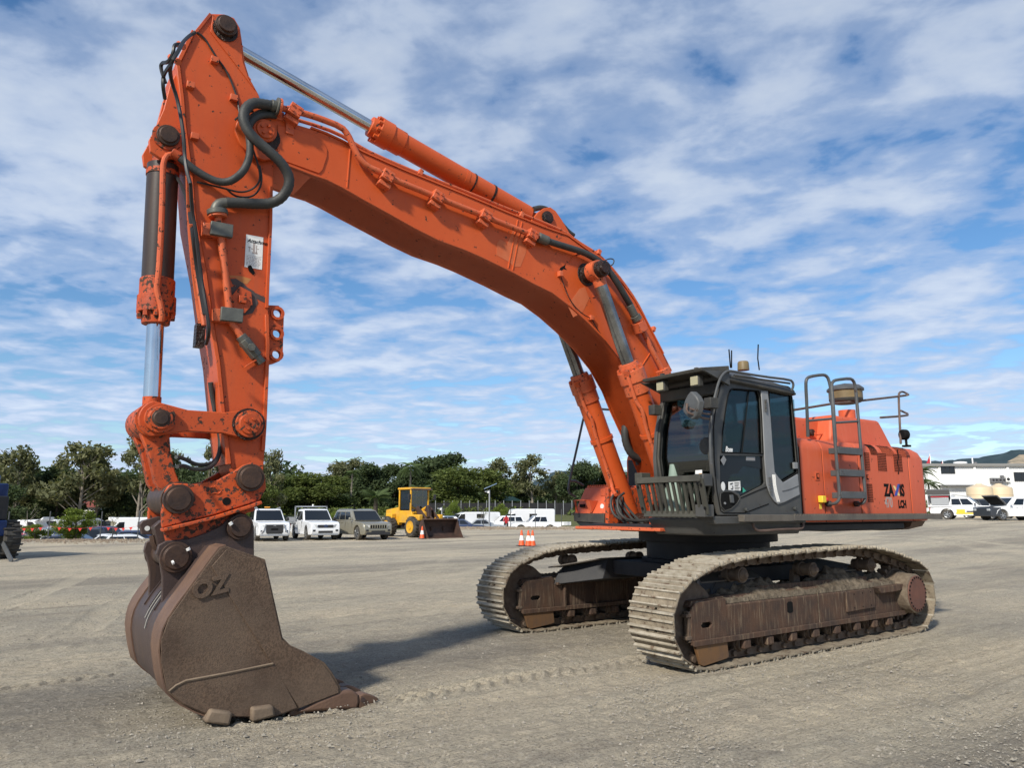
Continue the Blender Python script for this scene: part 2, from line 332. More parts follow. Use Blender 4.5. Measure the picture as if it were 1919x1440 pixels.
def ground():
    th = np.concatenate([np.linspace(-180, -52, 40)[:-1], np.linspace(-52, 52, 620), np.linspace(52, 180, 40)[1:]]); th = YAW-np.radians(th)
    r = np.concatenate([np.linspace(.05, 2.6, 8)[:-1], np.geomspace(2.6, 22, 560)[:-1], np.geomspace(22, 130, 180)[:-1], np.geomspace(130, 5000, 24)])
    TH, RR = np.meshgrid(th, r); X = CAM.x+np.cos(TH)*RR; Y = CAM.y+np.sin(TH)*RR; Z = gh(X, Y)
    ax, ay = math.cos(R_(52)), math.sin(R_(52))          # ruts run across the yard
    u = X*ax+Y*ay; v = -X*ay+Y*ax; near = 1-sstep(30, 90, RR)
    Z += near*(.05*fbm(u*.05, v*.22, 3)+.030*fbm(u*.25, v*1.5, 3)+.014*fbm(u*2.2, v*5, 3))*sstep(0, 1, np.hypot((X)/4.2, (Y)/3.2)-.1)*sstep(.7, 1.6, np.hypot(X-6.2, Y-.3)/1.5)
    Z -= .035*np.exp(-(((X-5.95)/.75)**2+((Y-.75)/.35)**2)**2)
    Z += .016*fbm(X*7, Y*7, 3)*(1-sstep(10, 24, RR))
    # cleat prints of a grader wheel: herringbone bars along a line
    for (a, b_, wd, per, amp) in TREADS:
        a = np.array(a); b_ = np.array(b_); L = np.hypot(*(b_-a)); t = (b_-a)/L; n_ = np.array([-t[1], t[0]])
        p = (X-a[0])*t[0]+(Y-a[1])*t[1]; q = (X-a[0])*n_[0]+(Y-a[1])*n_[1]
        m = sstep(0, .3, p)*(1-sstep(L-.3, L, p))*(1-sstep(wd*.8, wd, np.abs(q)))*(.55+.9*vnoise(X*1.5+40, Y*1.5))
        w_ = np.cos(2*np.pi*(p+np.abs(q)*.8)/per); Z += amp*m*np.clip(w_*1.6, -.6, 1)
    for (cx, cy, rr, hh) in CLODS:
        dd = np.hypot(X-cx, (Y-cy))/rr; Z += hh*np.exp(-dd**2*2)*(1+1.6*fbm(X*9, Y*9, 3))
    rut = np.zeros_like(X)
    for pts, wd, dep in ARCS:                        # broad wheel tracks pressed into the yard, each an arc through three points
        (ax_, ay_), (bx_, by_), (cx_, cy_) = pts; dd = 2*(ax_*(by_-cy_)+bx_*(cy_-ay_)+cx_*(ay_-by_)); a2, b2, c2 = ax_**2+ay_**2, bx_**2+by_**2, cx_**2+cy_**2
        ux = (a2*(by_-cy_)+b2*(cy_-ay_)+c2*(ay_-by_))/dd; uy = (a2*(cx_-bx_)+b2*(ax_-cx_)+c2*(bx_-ax_))/dd; R = math.hypot(ax_-ux, ay_-uy)
        q = np.hypot(X-ux, Y-uy)-R+.12*fbm(X*.4, Y*.4, 2); mid_ = np.hypot(X-bx_, Y-by_); L = max(math.hypot(ax_-bx_, ay_-by_), math.hypot(cx_-bx_, cy_-by_))
        for o in (-.95, .95):
            k_ = np.exp(-((q-o)/wd)**4)*(1-sstep(L*.7, L*1.15, mid_))*np.clip(.6+1.6*fbm(X*.7+7, Y*.7, 3), 0, 1); rut = np.maximum(rut, k_); Z -= dep*k_; Z += dep*.6*np.exp(-((np.abs(q-o)-wd*1.15)/.05)**2)*(k_ > .02)
    nr, nt_ = X.shape; V = np.stack([X, Y, Z], -1).reshape(-1, 3)
    i = np.arange((nr-1)*(nt_-1)); a = (i//(nt_-1))*nt_+i % (nt_-1); F = np.stack([a, a+nt_, a+nt_+1, a+1], -1)
    me = bpy.data.meshes.new('ground'); me.vertices.add(len(V)); me.vertices.foreach_set('co', V.ravel()); me.loops.add(F.size); me.loops.foreach_set('vertex_index', F.ravel())
    me.polygons.add(len(F)); me.polygons.foreach_set('loop_start', np.arange(len(F))*4); me.polygons.foreach_set('loop_total', np.full(len(F), 4)); me.update(); me.validate()
    at_ = me.attributes.new('rut', 'FLOAT', 'POINT'); at_.data.foreach_set('value', rut.ravel().astype(np.float32))
    me.polygons.foreach_set('use_smooth', [True]*len(me.polygons))
    if me.polygons[len(F)//2].normal.z < 0: me.flip_normals()
    me.materials.append(groundmat()); return struct(link('gravel_ground', me))
TREADS = [([(5.53,0.936)][0], [(1.688,0.853)][0], .20, .17, .026), ([(5.429,0.58)][0], [(7.021,0.946)][0], .22, .17, .028), ([(8.526,-1.449)][0], [(7.115,-1.671)][0], .12, .15, .030), ([(3.316,0.25)][0], [(1.022,-.368)][0], .2, .17, .014)]
ARCS = [([(5.592,2.396),(3.135,2.434),(-2.017,2.287)], .20, .014), ([(4.838,3.212),(1.758,3.159),(-2.062,3.021)], .22, .012), ([(5.753,-8.079),(0.729,-9.69),(-5.329,-15.044)], .25, .02), ([(8.105,-5.911),(6.882,-9.92),(5.232,-15.687)], .25, .02), ([(4.348,-4.573),(2.448,-4.825),(0.084,-6.328)], .25, .015), ([(2.667,3.209),(0.188,3.133),(-7.223,1.037)], .25, .012), ([(8.129,0.9),(6.981,1.42),(5.399,2.379)], .16, .012), ([(-31.167,-21.286),(-30.413,-12.766),(-22.471,-4.823)], .3, .02)]
CLODS = [(*[(5.4,1.072)][0], .22, .03), (*[(5.295,1.124)][0], .15, .025), (*[(3.454,0.902)][0], .18, .022), (*[(3.692,0.981)][0], .14, .02), (*[(4.326,1.177)][0], .1, .02), (*[(3.449,1.24)][0], .1, .018), (*[(4.83,1.267)][0], .08, .016)]
def groundmat():
    m, nt, p = newmat('gravel'); n, l = nt.nodes, nt.links
    tc = n.new('ShaderNodeTexCoord'); oc = tc.outputs['Object']
    def noi(sc, det, ro, mp_=None, rot=0, vor=False):
        t = n.new('ShaderNodeTexVoronoi' if vor else 'ShaderNodeTexNoise'); t.inputs['Scale'].default_value = sc
        if not vor: t.inputs['Detail'].default_value = det; t.inputs['Roughness'].default_value = ro
        mp = n.new('ShaderNodeMapping'); mp.vector_type = 'POINT'; mp.inputs['Rotation'].default_value = (0, 0, rot); mp.inputs['Scale'].default_value = mp_ or (1, 1, 1)
        l.new(oc, mp.inputs[0]); l.new(mp.outputs[0], t.inputs['Vector']); return t.outputs[1 if vor else 0] if vor != 'd' else t.outputs['Distance']
    def ramp(f, a, b, c=0, d=1):
        r = n.new('ShaderNodeMapRange'); l.new(f, r.inputs[0]); r.inputs[1].default_value = a; r.inputs[2].default_value = b; r.inputs[3].default_value = c; r.inputs[4].default_value = d; return r.outputs[0]
    def mix(f, a, b, mode='MIX'):
        x = n.new('ShaderNodeMix'); x.data_type = 'RGBA'; x.blend_type = mode
        if isinstance(f, float): x.inputs[0].default_value = f
        else: l.new(f, x.inputs[0])
        for s, v in ((6, a), (7, b)):
            if isinstance(v, tuple): x.inputs[s].default_value = setc(v)
            else: l.new(v, x.inputs[s])
        return x.outputs[2]
    rut = noi(1, 6, .6, (.07, .8, 1), -R_(52)); rut2 = noi(1, 6, .7, (.22, 2.6, 1), -R_(57)); blot = noi(.22, 6, .65); rut3 = noi(1, 5, .6, (.05, .28, 1), -R_(50)); fine = noi(48, 5, .8); mid = noi(7, 6, .7)
    c = mix(ramp(rut, .40, .62), (.54, .475, .355), (.66, .56, .40))
    c = mix(ramp(blot, .47, .62, 0, .8), c, (.39, .35, .28))
    c = mix(ramp(rut2, .54, .66, 0, .6), c, (.60, .51, .375))
    c = mix(ramp(rut2, .44, .32, 0, .65), c, (.21, .18, .14))
    c = mix(ramp(rut3, .50, .62, 0, .7), c, (.24, .215, .175)); c = mix(ramp(rut3, .47, .38, 0, .5), c, (.54, .46, .34))
    c = mix(ramp(mid, .35, .7, 0, .45), c, (.25, .22, .18))
    peb = noi(17, 5, .75); c = mix(ramp(peb, .45, .35, 0, .5), c, (.25, .22, .18)); c = mix(ramp(peb, .56, .68, 0, .6), c, (.58, .52, .43))
    c = mix(ramp(fine, .47, .40, 0, .75), c, (.15, .135, .115)); c = mix(ramp(fine, .58, .66, 0, .75), c, (.62, .58, .51))
    ra = n.new('ShaderNodeAttribute'); ra.attribute_name = 'rut'; c = mix(ramp(ra.outputs['Fac'], 0, 1, 0, .55), c, (.56, .485, .36))
    # far verge turns to dry grass
    geo = n.new('ShaderNodeNewGeometry'); dn = n.new('ShaderNodeVectorMath'); dn.operation = 'DOT_PRODUCT'
    sb = n.new('ShaderNodeVectorMath'); sb.operation = 'SUBTRACT'; sb.inputs[1].default_value = CAM; l.new(geo.outputs['Position'], sb.inputs[0]); l.new(sb.outputs[0], dn.inputs[0]); dn.inputs[1].default_value = FW
    c = mix(ramp(dn.outputs['Value'], 95, 98), c, mix(ramp(mid, .4, .6), (.07, .085, .035), (.13, .13, .06)))
    l.new(c, p.inputs['Base Color']); p.inputs['Roughness'].default_value = .93; p.inputs['Specular IOR Level'].default_value = .12
    b1 = n.new('ShaderNodeBump'); b1.inputs['Strength'].default_value = 1; b1.inputs['Distance'].default_value = .02; l.new(fine, b1.inputs['Height'])
    b2 = n.new('ShaderNodeBump'); b2.inputs['Strength'].default_value = 1; b2.inputs['Distance'].default_value = .05; l.new(peb, b2.inputs['Height']); l.new(b1.outputs[0], b2.inputs['Normal'])
    b3 = n.new('ShaderNodeBump'); b3.inputs['Strength'].default_value = .9; b3.inputs['Distance'].default_value = .12; l.new(rut2, b3.inputs['Height']); l.new(b2.outputs[0], b3.inputs['Normal'])
    l.new(b3.outputs[0], p.inputs['Normal']); return m
ground()
def pt(px_, d, z=None, dz=0):                   # a spot at bearing px_ and d metres ahead, standing on the yard
    zc = d*math.cos(PIT); s = (px_-959.5)/1380*zc; q = CAM+FW*d+RT*s; h = float(gh(q.x, q.y)) if z is None else z; return Vector((q.x, q.y, h+dz))
def stones():
    rnd = random.Random(3); mb = MB(); base = [(1,0,0),(0,1,0),(-1,0,0),(0,-1,0),(0,0,.8),(0,0,-.4)]; fs = [(0,1,4),(1,2,4),(2,3,4),(3,0,4),(1,0,5),(2,1,5),(3,2,5),(0,3,5)]
    for i in range(38000):
        d = 2.9+13*rnd.random()**1.35; b = rnd.uniform(-.82, .82); q = CAM+FW*d+RT*(b*d); r = rnd.uniform(.005, .012)*(1 if rnd.random() < .95 else rnd.uniform(1.4, 2.2))
        a = rnd.random()*6.3; c, s_ = math.cos(a), math.sin(a); k = [rnd.uniform(.6, 1.3) for _ in range(3)]
        mb.add([(q.x+r*(v[0]*k[0]*c-v[1]*k[1]*s_), q.y+r*(v[0]*k[0]*s_+v[1]*k[1]*c), r*.35+r*v[2]*k[2]) for v in base], fs)
    o = mb.build('loose_stones', surf('loose_stone', (.34, .31, .26), (.22, .20, .165), 40, .9, bump=0, spec=.15), kind='stuff', ang=20); tag(o, 'small pale stones scattered over the gravel yard in the foreground', 'gravel', kind='stuff')
stones()
# ---------------------------------------------------------------- excavator
EX = thing('excavator', 'large orange crawler excavator with its bucket resting on the gravel', 'excavator')
# --- boom
W_ = .31
up_edge = [(6.577,5.606),(6.408,5.574),(6.201,5.575),(6.029,5.563),(5.881,5.537),(5.619,5.481),(5.367,5.443),(5.127,5.41),(4.319,5.322),(3.741,5.251),(3.17,5.191),(2.79,5.17),(2.395,5.022),(2.238,4.981),(2.051,4.847),(1.814,4.675),(1.622,4.499),(1.449,4.286),(1.284,4.061),(1.108,3.82),(0.95,3.582)]+[(.72,2.62),(.42,2.3),(.30,2.05),(.42,1.86),(.62,1.82)]
lo_edge = [(6.537,5.152),(6.421,5.1),(6.16,5.069),(6.006,5.058),(5.841,5.019),(5.599,4.944),(5.304,4.86),(4.991,4.767),(4.679,4.692),(4.333,4.651),(4.098,4.609),(3.646,4.506),(3.334,4.422),(3.061,4.361),(2.771,4.23),(2.481,4.064),(2.184,3.865),(1.899,3.615),(1.677,3.33),(1.531,3.055)]+[(1.16,2.45),(1.02,2.2),(.85,1.93)]
tipx = up_edge[0][0]-.05
mb = MB(); solid = [p for p in up_edge if p[0] < 6.33]; solid = [(6.33, 5.26)]+solid; lo = [(6.33, lo_edge[0][1]-.02)]+[p for p in lo_edge if p[0] < 6.33]
mb.py(solid+lo[::-1], -.27, .27); BOOM = mb.build('boom', 'boom', EX, .008)
fork = [(6.537,5.152),(6.65,5.097),(6.78,5.115),(6.886,5.195),(6.944,5.322),(6.923,5.458),(6.859,5.575),(6.759,5.649),(6.654,5.65),(6.577,5.606)]
sp = MB()
for y0, y1 in ((.27, .31), (-.31, -.27)): sp.py(fork+up_edge[1:]+lo_edge[::-1], y0, y1)
sp.build('side_plate', 'boom', BOOM, .006)
fl = MB(); fl.ribbon(lo_edge, -.02, -.33, .33); fl.ribbon([p for p in up_edge if p[0] < 6.3][:-6], -.02, -.325, .325); fl.build('flange_plate', 'boom', BOOM)
MB().py([(6.543,5.502),(6.391,5.516),(6.202,5.511),(6.063,5.465),(6.019,5.394),(6.016,5.318),(6.055,5.159),(6.092,5.107),(6.523,5.146)], .311, .322).build('tip_doubler', 'boom', BOOM, .004)
for s in ("656,279 650,352", "971,412 953,503", "978,416 960,507"):
    pass
for a in ([(5.765,5.481),(5.783,5.035)], [(3.574,5.202),(3.717,4.552)], [(3.51,5.189),(3.654,4.538)], [(1.549,3.575),(1.271,3.905)]):
    MB().tube([(p[0], .312, p[1]) for p in a], .009, 6).build('weld_seam', 'boom', BOOM)
# faded patches left by removed decals
pa = surf('faded_decal_patch', (.54, .145, .06), (.52, .115, .04), 6, .6, bump=0)
MB().py([(3.88,4.84),(3.826,4.892),(3.749,4.868),(3.748,4.821),(3.63,5.078),(3.412,5.045),(3.454,4.795),(3.535,4.608),(3.638,4.588),(3.693,4.631),(3.887,4.685)], .310, .3125).build('faded_patch', pa, BOOM)
MB().py([(2.598,4.499),(2.507,4.536),(2.438,4.391),(2.55,4.195),(2.712,4.099),(2.797,4.239)], .310, .3125).build('faded_patch', pa, BOOM)
# scrape on the underside
# tip pin
def pinboss(c, y0, y1, r, name, parent, mt='pin', mt2='grease', bolts=0, collar=None):
    sg = 1 if y1 > y0 else -1; mbx = MB().lathe((c[0], y0, c[1]), (0, sg, 0), [(0, r*1.0), (abs(y1-y0)*.7, r), (abs(y1-y0)*.7, r*.8), (abs(y1-y0), r*.76), (abs(y1-y0), r*.3)], 28)
    o = mbx.build(name, mt, parent, .004)
    if bolts:
        b = MB()
        for k in range(bolts): b.cyl((c[0]+r*.4*math.cos(6.28*k/bolts+.5), y1, c[1]+r*.4*math.sin(6.28*k/bolts+.5)), (c[0]+r*.4*math.cos(6.28*k/bolts+.5), y1+sg*.02, c[1]+r*.4*math.sin(6.28*k/bolts+.5)), r*.14, 6)
        b.build('bolt', mt, o)
    return o
TP = [(6.666,5.393)][0]
pinboss(TP, .31, .37, .115, 'boom_tip_pin', BOOM, 'boom', bolts=4)
MB().lathe((TP[0]-.01, .311, TP[1]-.05), (0, 1, 0), [(0, .155), (.012, .15)], 20).build('grease_ring', 'grease', BOOM)
# boom cylinder rod pin
RP = [(2.476,4.707)][0]
MB().lathe((RP[0], .311, RP[1]), (0, 1, 0), [(0, .155), (.01, .15), (.012, .115), (.33, .105), (.34, .085), (.38, .08)], 26).build('rod_pin', 'grease', BOOM, .004)
MB().lathe((RP[0], -.311, RP[1]), (0, -1, 0), [(0, .155), (.01, .15), (.33, .105), (.38, .08)], 20).build('rod_pin', 'grease', BOOM)
MB().tube([(RP[0]+.30*math.cos(a), .313, RP[1]+.30*math.sin(a)) for a in np.linspace(.4, 4.4, 22)], .008, 6).build('weld_seam', 'boom', BOOM)
# bracket with torn decal and thin grease line
MB().box(([(2.962,4.628)][0][0], .31, [(2.962,4.628)][0][1]-.04), ([(2.962,4.628)][0][0]-.05, .37, [(2.962,4.628)][0][1]+.03)).build('line_bracket', 'pipe', BOOM, .004)
MB().tube([(2.92,0.33,4.59),(2.87,0.33,4.487),(2.819,0.33,4.377),(2.717,0.33,4.248),(2.568,0.34,4.15),(2.434,0.34,4.121)], .007, 5, 1).tube([(2.416,0.34,4.103),(2.292,0.32,3.969),(2.129,0.32,3.821),(1.946,0.32,3.658)], .007, 5, 1).build('grease_line', 'grease', BOOM)
MB().box(([(2.425,4.13)][0][0]-.03, .31, [(2.425,4.13)][0][1]-.03), ([(2.425,4.13)][0][0]+.03, .36, [(2.425,4.13)][0][1]+.03)).build('line_bracket', 'pipe', BOOM, .004)
MB().py([(2.946,4.639),(2.911,4.717),(2.84,4.766),(2.823,4.791),(2.841,4.737),(2.806,4.709),(2.859,4.713),(2.911,4.667),(2.877,4.638),(2.92,4.644)], .311, .3135).build('torn_decal', 'ink_hole_blk', BOOM)
# arm cylinder lug on top of the boom
lug = [(3.314,5.241),(3.152,5.452),(3.065,5.524),(2.96,5.565),(2.872,5.535),(2.766,5.434),(2.606,5.241)]
for y0, y1 in ((.13, .18), (-.18, -.13)): MB().py(lug, y0, y1).build('cylinder_lug', 'boom', BOOM, .006)
LP_ = [(3.019,5.401)][0]; pinboss(LP_, .18, .23, .085, 'lug_pin', BOOM, 'grease')
# --- arm
A_ = .235
armp = [(7.242,6.501),(7.099,6.556),(7.006,6.553),(6.944,6.467),(6.921,6.357),(6.875,6.11),(6.819,5.961),(6.721,5.815),(6.665,5.676),(6.591,5.491),(6.537,5.206),(6.525,4.878),(6.514,4.487),(6.509,3.926),(6.502,3.624),(6.471,3.246),(6.465,2.953),(6.458,2.469),(6.46,2.236),(6.46,2.066),(6.501,1.926),(6.587,1.885),(6.677,1.937),(6.75,2.047),(6.823,2.445),(6.918,3.046),(7.011,3.46),(7.092,3.874),(7.22,4.385),(7.284,4.831),(7.372,5.28),(7.403,5.522),(7.465,5.87),(7.354,6.263)]
ARM = MB().py(armp, -.235, .235).build('arm', 'arm', EX, .008)
edge = [(6.534,4.87),(6.518,4.481),(6.513,3.921),(6.507,3.62)]; MB().ribbon(edge, .03, -.262, .262).build('rear_flange', 'arm', ARM, .004)
edge = [(6.503,3.557),(6.475,3.242),(6.469,2.95),(6.462,2.467),(6.464,2.235)]; MB().ribbon(edge, .035, -.262, .262).build('rear_flange', 'arm', ARM, .004)
edge = [(7.356,6.243),(7.468,5.861),(7.405,5.514),(7.374,5.273),(7.286,4.825),(7.223,4.38),(7.095,3.869),(7.015,3.457),(6.921,3.043),(6.826,2.444),(6.762,2.104)]; MB().ribbon(edge, .035, -.262, .262).build('front_flange', 'arm', ARM, .004)
edge = [(7.215,6.491),(7.336,6.239)]; MB().ribbon(edge, .03, -.25, .25).build('front_flange', 'worn', ARM, .004)
MB().tube([(7.234,0.237,6.369),(7.109,0.237,6.234),(6.935,0.237,6.069),(6.808,0.237,5.941)], .008, 6, 1).build('weld_seam', 'arm', ARM)
# reinforcement plate at the top eye
MB().py([(7.211,6.485),(7.098,6.538),(7.016,6.538),(6.958,6.449),(6.936,6.345),(6.896,6.102),(6.834,5.95),(6.76,5.842),(6.97,6.057),(7.122,6.207),(7.219,6.307)], .235, .247).build('eye_doubler', 'arm', ARM, .004)
TOPP = [(7.085,6.405)][0]; o = pinboss(TOPP, .235, .33, .105, 'top_pin', ARM, 'pin'); MB().lathe((TOPP[0], .247, TOPP[1]-.03), (0, 1, 0), [(0, .12), (.01, .12)], 18).build('grease_ring', 'grease', ARM)
# lug for the bucket cylinder
lug = [(7.447,5.907),(7.528,5.66),(7.564,5.391),(7.625,5.167),(7.665,5.048),(7.644,4.944),(7.559,4.9),(7.425,4.939),(7.322,4.948),(7.366,5.298),(7.397,5.541),(7.419,5.85)]
for y0, y1 in ((.15, .2), (-.2, -.15)): MB().py(lug, y0, y1).build('cylinder_lug', 'arm', ARM, .006)
BP = [(7.511,5.124)][0]; pinboss(BP, .2, .27, .10, 'lug_pin', ARM, 'pin'); MB().lathe((BP[0], .201, BP[1]), (0, 1, 0), [(0, .135), (.015, .13)], 20).build('grease_ring', 'worn', ARM)
# rear bracket with three bosses
hol = [[(6.406,3.594)][0], [(6.4,3.39)][0], [(6.394,3.182)][0]]
br = [(6.509,3.664),(6.395,3.677),(6.35,3.635),(6.337,3.583),(6.327,3.185),(6.355,3.123),(6.415,3.09),(6.476,3.072)]
for y0, y1 in ((.16, .20), (-.20, -.16)):
    MB().py(br, y0, y1, [circ(h, .042, 14) for h in hol]).build('bracket_plate', 'link', ARM, .004)
for h in hol:
    mbx = MB(); n = 18; rr = [(.16, .068), (.225, .068), (.225, .042), (.16, .042)]
    mbx.lathe((h[0], 0, h[1]), (0, 1, 0), [(t, r) for t, r in rr+[rr[0]]], n, cap=False).build('bracket_boss', 'link', ARM)
# sticker, bare patch, diamond plate
ST = [(6.756,4.325),(6.592,4.329),(6.587,3.999),(6.753,3.996)]
STK = MB().py(ST, .2355, .2385).build('sticker', 'white', ARM)
def lerp2(a, b, t): return (a[0]+(b[0]-a[0])*t, a[1]+(b[1]-a[1])*t)
def stkq(u0, v0, u1, v1):
    f_ = lambda u, v: lerp2(lerp2(ST[0], ST[1], u), lerp2(ST[3], ST[2], u), v); return [f_(u0, v0), f_(u1, v0), f_(u1, v1), f_(u0, v1)]
ik = MB(); rnd = random.Random(9)
ik.py(stkq(.05, .155, .97, .165), .2385, .2392); ik.py(stkq(.05, .62, .97, .628), .2385, .2392)
for q in ((.42, .24, .55, .5), (.6, .28, .66, .52), (.4, .5, .7, .56), (.3, .4, .42, .43), (.68, .38, .76, .41), (.15, .36, .28, .40), (.2, .40, .24, .52)): ik.py(stkq(*q), .2385, .2392)
for r_ in range(7):
    u = .08
    while u < .85:
        w = rnd.uniform(.06, .18); ik.py(stkq(u, .66+r_*.042, min(u+w, .9), .68+r_*.042), .2385, .2392); u += w+.04
ik.build('printed_notes', 'grayink', STK)
rr_ = Vector((ST[1][0]-ST[0][0], 0, ST[1][1]-ST[0][1])); text('Attachment', .055, 'sticker_title', 'ink_hole_blk', STK, (ST[0][0]-.015, .2392, ST[0][1]-.075), rr_, (0, 0, 1), .001, .001, .3, .85)
MB().py([(6.724,4.009),(6.694,4.025),(6.65,3.953),(6.668,3.928),(6.711,3.963)], .239, .241).build('black_scrape', 'ink_hole_blk', STK)
PT = [(6.878,3.851),(6.825,3.866),(6.753,3.832),(6.68,3.77),(6.602,3.747),(6.524,3.722),(6.5,3.673),(6.536,3.672),(6.635,3.704),(6.697,3.725),(6.77,3.776),(6.851,3.804)]
bare = surf('bare_primer_patch', (.06, .045, .045), (.085, .06, .055), 9, .7, bump=.1)
MB().py(PT, .2355, .2375).build('bare_patch', bare, ARM)
ol = surf('old_yellow_primer', (.42, .19, .05), (.46, .14, .05), 9, .6, bump=.1)
MB().py([(6.895,3.885),(6.787,3.9),(6.681,3.888),(6.718,3.828),(6.773,3.828),(6.835,3.875),(6.883,3.861)], .2353, .2362).build('old_paint_patch', ol, ARM)
dc_ = [(6.759,3.661)][0]; MB().py(circ(dc_, .155, 8), .2355, .2385).build('bare_patch', bare, ARM)
MB().py([(dc_[0]+.10, dc_[1]+.02), (dc_[0]+.03, dc_[1]+.13), (dc_[0]-.08, dc_[1]+.09), (dc_[0]-.10, dc_[1]-.03), (dc_[0]-.03, dc_[1]-.13), (dc_[0]+.08, dc_[1]-.09)], .24, .26).cyl((dc_[0], .26, dc_[1]), (dc_[0], .285, dc_[1]), .05, 4).build('diamond_plug', 'link', ARM, .004)
# small brackets
for px_ in ([(7.165,6.01)][0], [(7.362,5.673)][0], [(6.964,5.678)][0], [(7.289,5.17)][0]): MB().box((px_[0]-.035, .235, px_[1]-.03), (px_[0]+.035, .29, px_[1]+.03)).build('line_bracket', 'pipe', ARM, .004)
# arm lower eye
# rows of front-face line clips
for a in ([(7.55,0.58,5.854),(7.5,0.611,5.824)], [(7.6,0.6,5.691),(7.56,0.757,5.574)]): MB().tube(a, .03, 8).build('line_bracket', 'pipe', ARM)
fb = MB()
for k in range(7):
    c = [(7.086,3.375),(7.058,3.187)]; t = k/6; fb.box((c[0][0]-.02, .10, c[0][1]+(c[1][1]-c[0][1])*t-.014), (c[0][0]+.05, .21, c[0][1]+(c[1][1]-c[0][1])*t+.014))
c = [(7.086,3.375),(7.058,3.187)]; fb.box((c[0][0]-.03, .11, c[1][1]-.01), (c[0][0]+.02, .20, c[0][1]+.01)); fb.build('hose_manifold', 'grease', ARM)
# --- cylinders
def cylinder(name, a, b, rod_r, bar_r, f0, f1, y, bar='boom', rod='chrome', steps=(), gl='boom', parent=EX):
    """rod eye at a, barrel foot at b; barrel starts at fraction f0 of the way"""
    a = Vector((a[0], y, a[1])); b = Vector((b[0], y, b[1])); ax = b-a; L = ax.length; h0 = L*f0
    o = MB().cyl(a+ax*f0, a+ax*f1, bar_r, 32).build(name, bar, parent)
    MB().cyl(a+ax.normalized()*.08, a+ax*(f0+.02), rod_r, 28).build('piston_rod', rod, o)
    g = MB().lathe(a+ax.normalized()*(h0-.20), ax, [(0, rod_r*1.15), (.0, bar_r*.86), (.10, bar_r*.95), (.10, bar_r*1.2), (.26, bar_r*1.2), (.26, bar_r*1.1), (.42, bar_r*1.1), (.43, bar_r)], 32)
    gb = g.build('gland', gl, o, .004); u = ax.normalized().orthogonal().normalized(); w = ax.normalized().cross(u); bb = MB()
    for k in range(10):
        q = a+ax.normalized()*(h0-.10)+(u*math.cos(k*.628)+w*math.sin(k*.628))*bar_r*1.04; bb.cyl(q-ax.normalized()*.045, q+ax.normalized()*.02, .024, 6)
    bb.build('gland_bolt', gl, gb)
    for st in steps: MB().lathe(a+ax*st[0], ax, [(0, bar_r), (0, bar_r*st[1]), (st[2], bar_r*st[1]), (st[2], bar_r)], 32).build('band_clamp', st[3], o)
    MB().cyl(b-ax.normalized()*(L*(1-f1)+.01)+Vector((0, -.0, 0)), b, bar_r*.7, 16).build('foot_clevis', gl, o); MB().cyl(a-Vector((0, .075, 0)), a+Vector((0, .075, 0)), rod_r*1.55, 22).cyl(a, a+ax.normalized()*.2, rod_r*1.05, 18).build('rod_eye', gl, o)
    return o
T0 = (TOPP[0]-.02, TOPP[1]); ac = cylinder('arm_cylinder', T0, LP_, .068, .132, .455, .955, 0, steps=((.71, 1.03, .05, 'boom'), (.74, 1.04, .02, 'grease'), (.81, 1.04, .03, 'grease')))
axs = Vector((LP_[0]-T0[0], 0, LP_[1]-T0[1])).normalized()
B0 = [(7.508,5.184)][0]; B1 = [(7.42,2.496)][0]
bc = cylinder('bucket_cylinder', B1, B0, .075, .138, .40, .90, 0, bar='barrel', steps=((.86, 1.05, .05, 'worn'),), gl='worn')
MB().tube([(7.413,0.2,4.97),(7.495,0.2,4.961),(7.53,0.2,4.877),(7.523,0.19,4.735),(7.508,0.19,4.477),(7.493,0.19,4.094),(7.488,0.19,3.786),(7.494,0.18,3.657),(7.455,0.18,3.543),(7.428,0.18,3.428),(7.43,0.16,3.373)], .026, 10, 1).build('hydraulic_pipe', 'pipe', bc)
MB().cyl([(7.465,0.2,4.992)][0], [(7.393,0.2,4.954)][0], .05, 12).build('pipe_flange', 'worn', bc, .006)
FOOT = (1.02, 1.52)
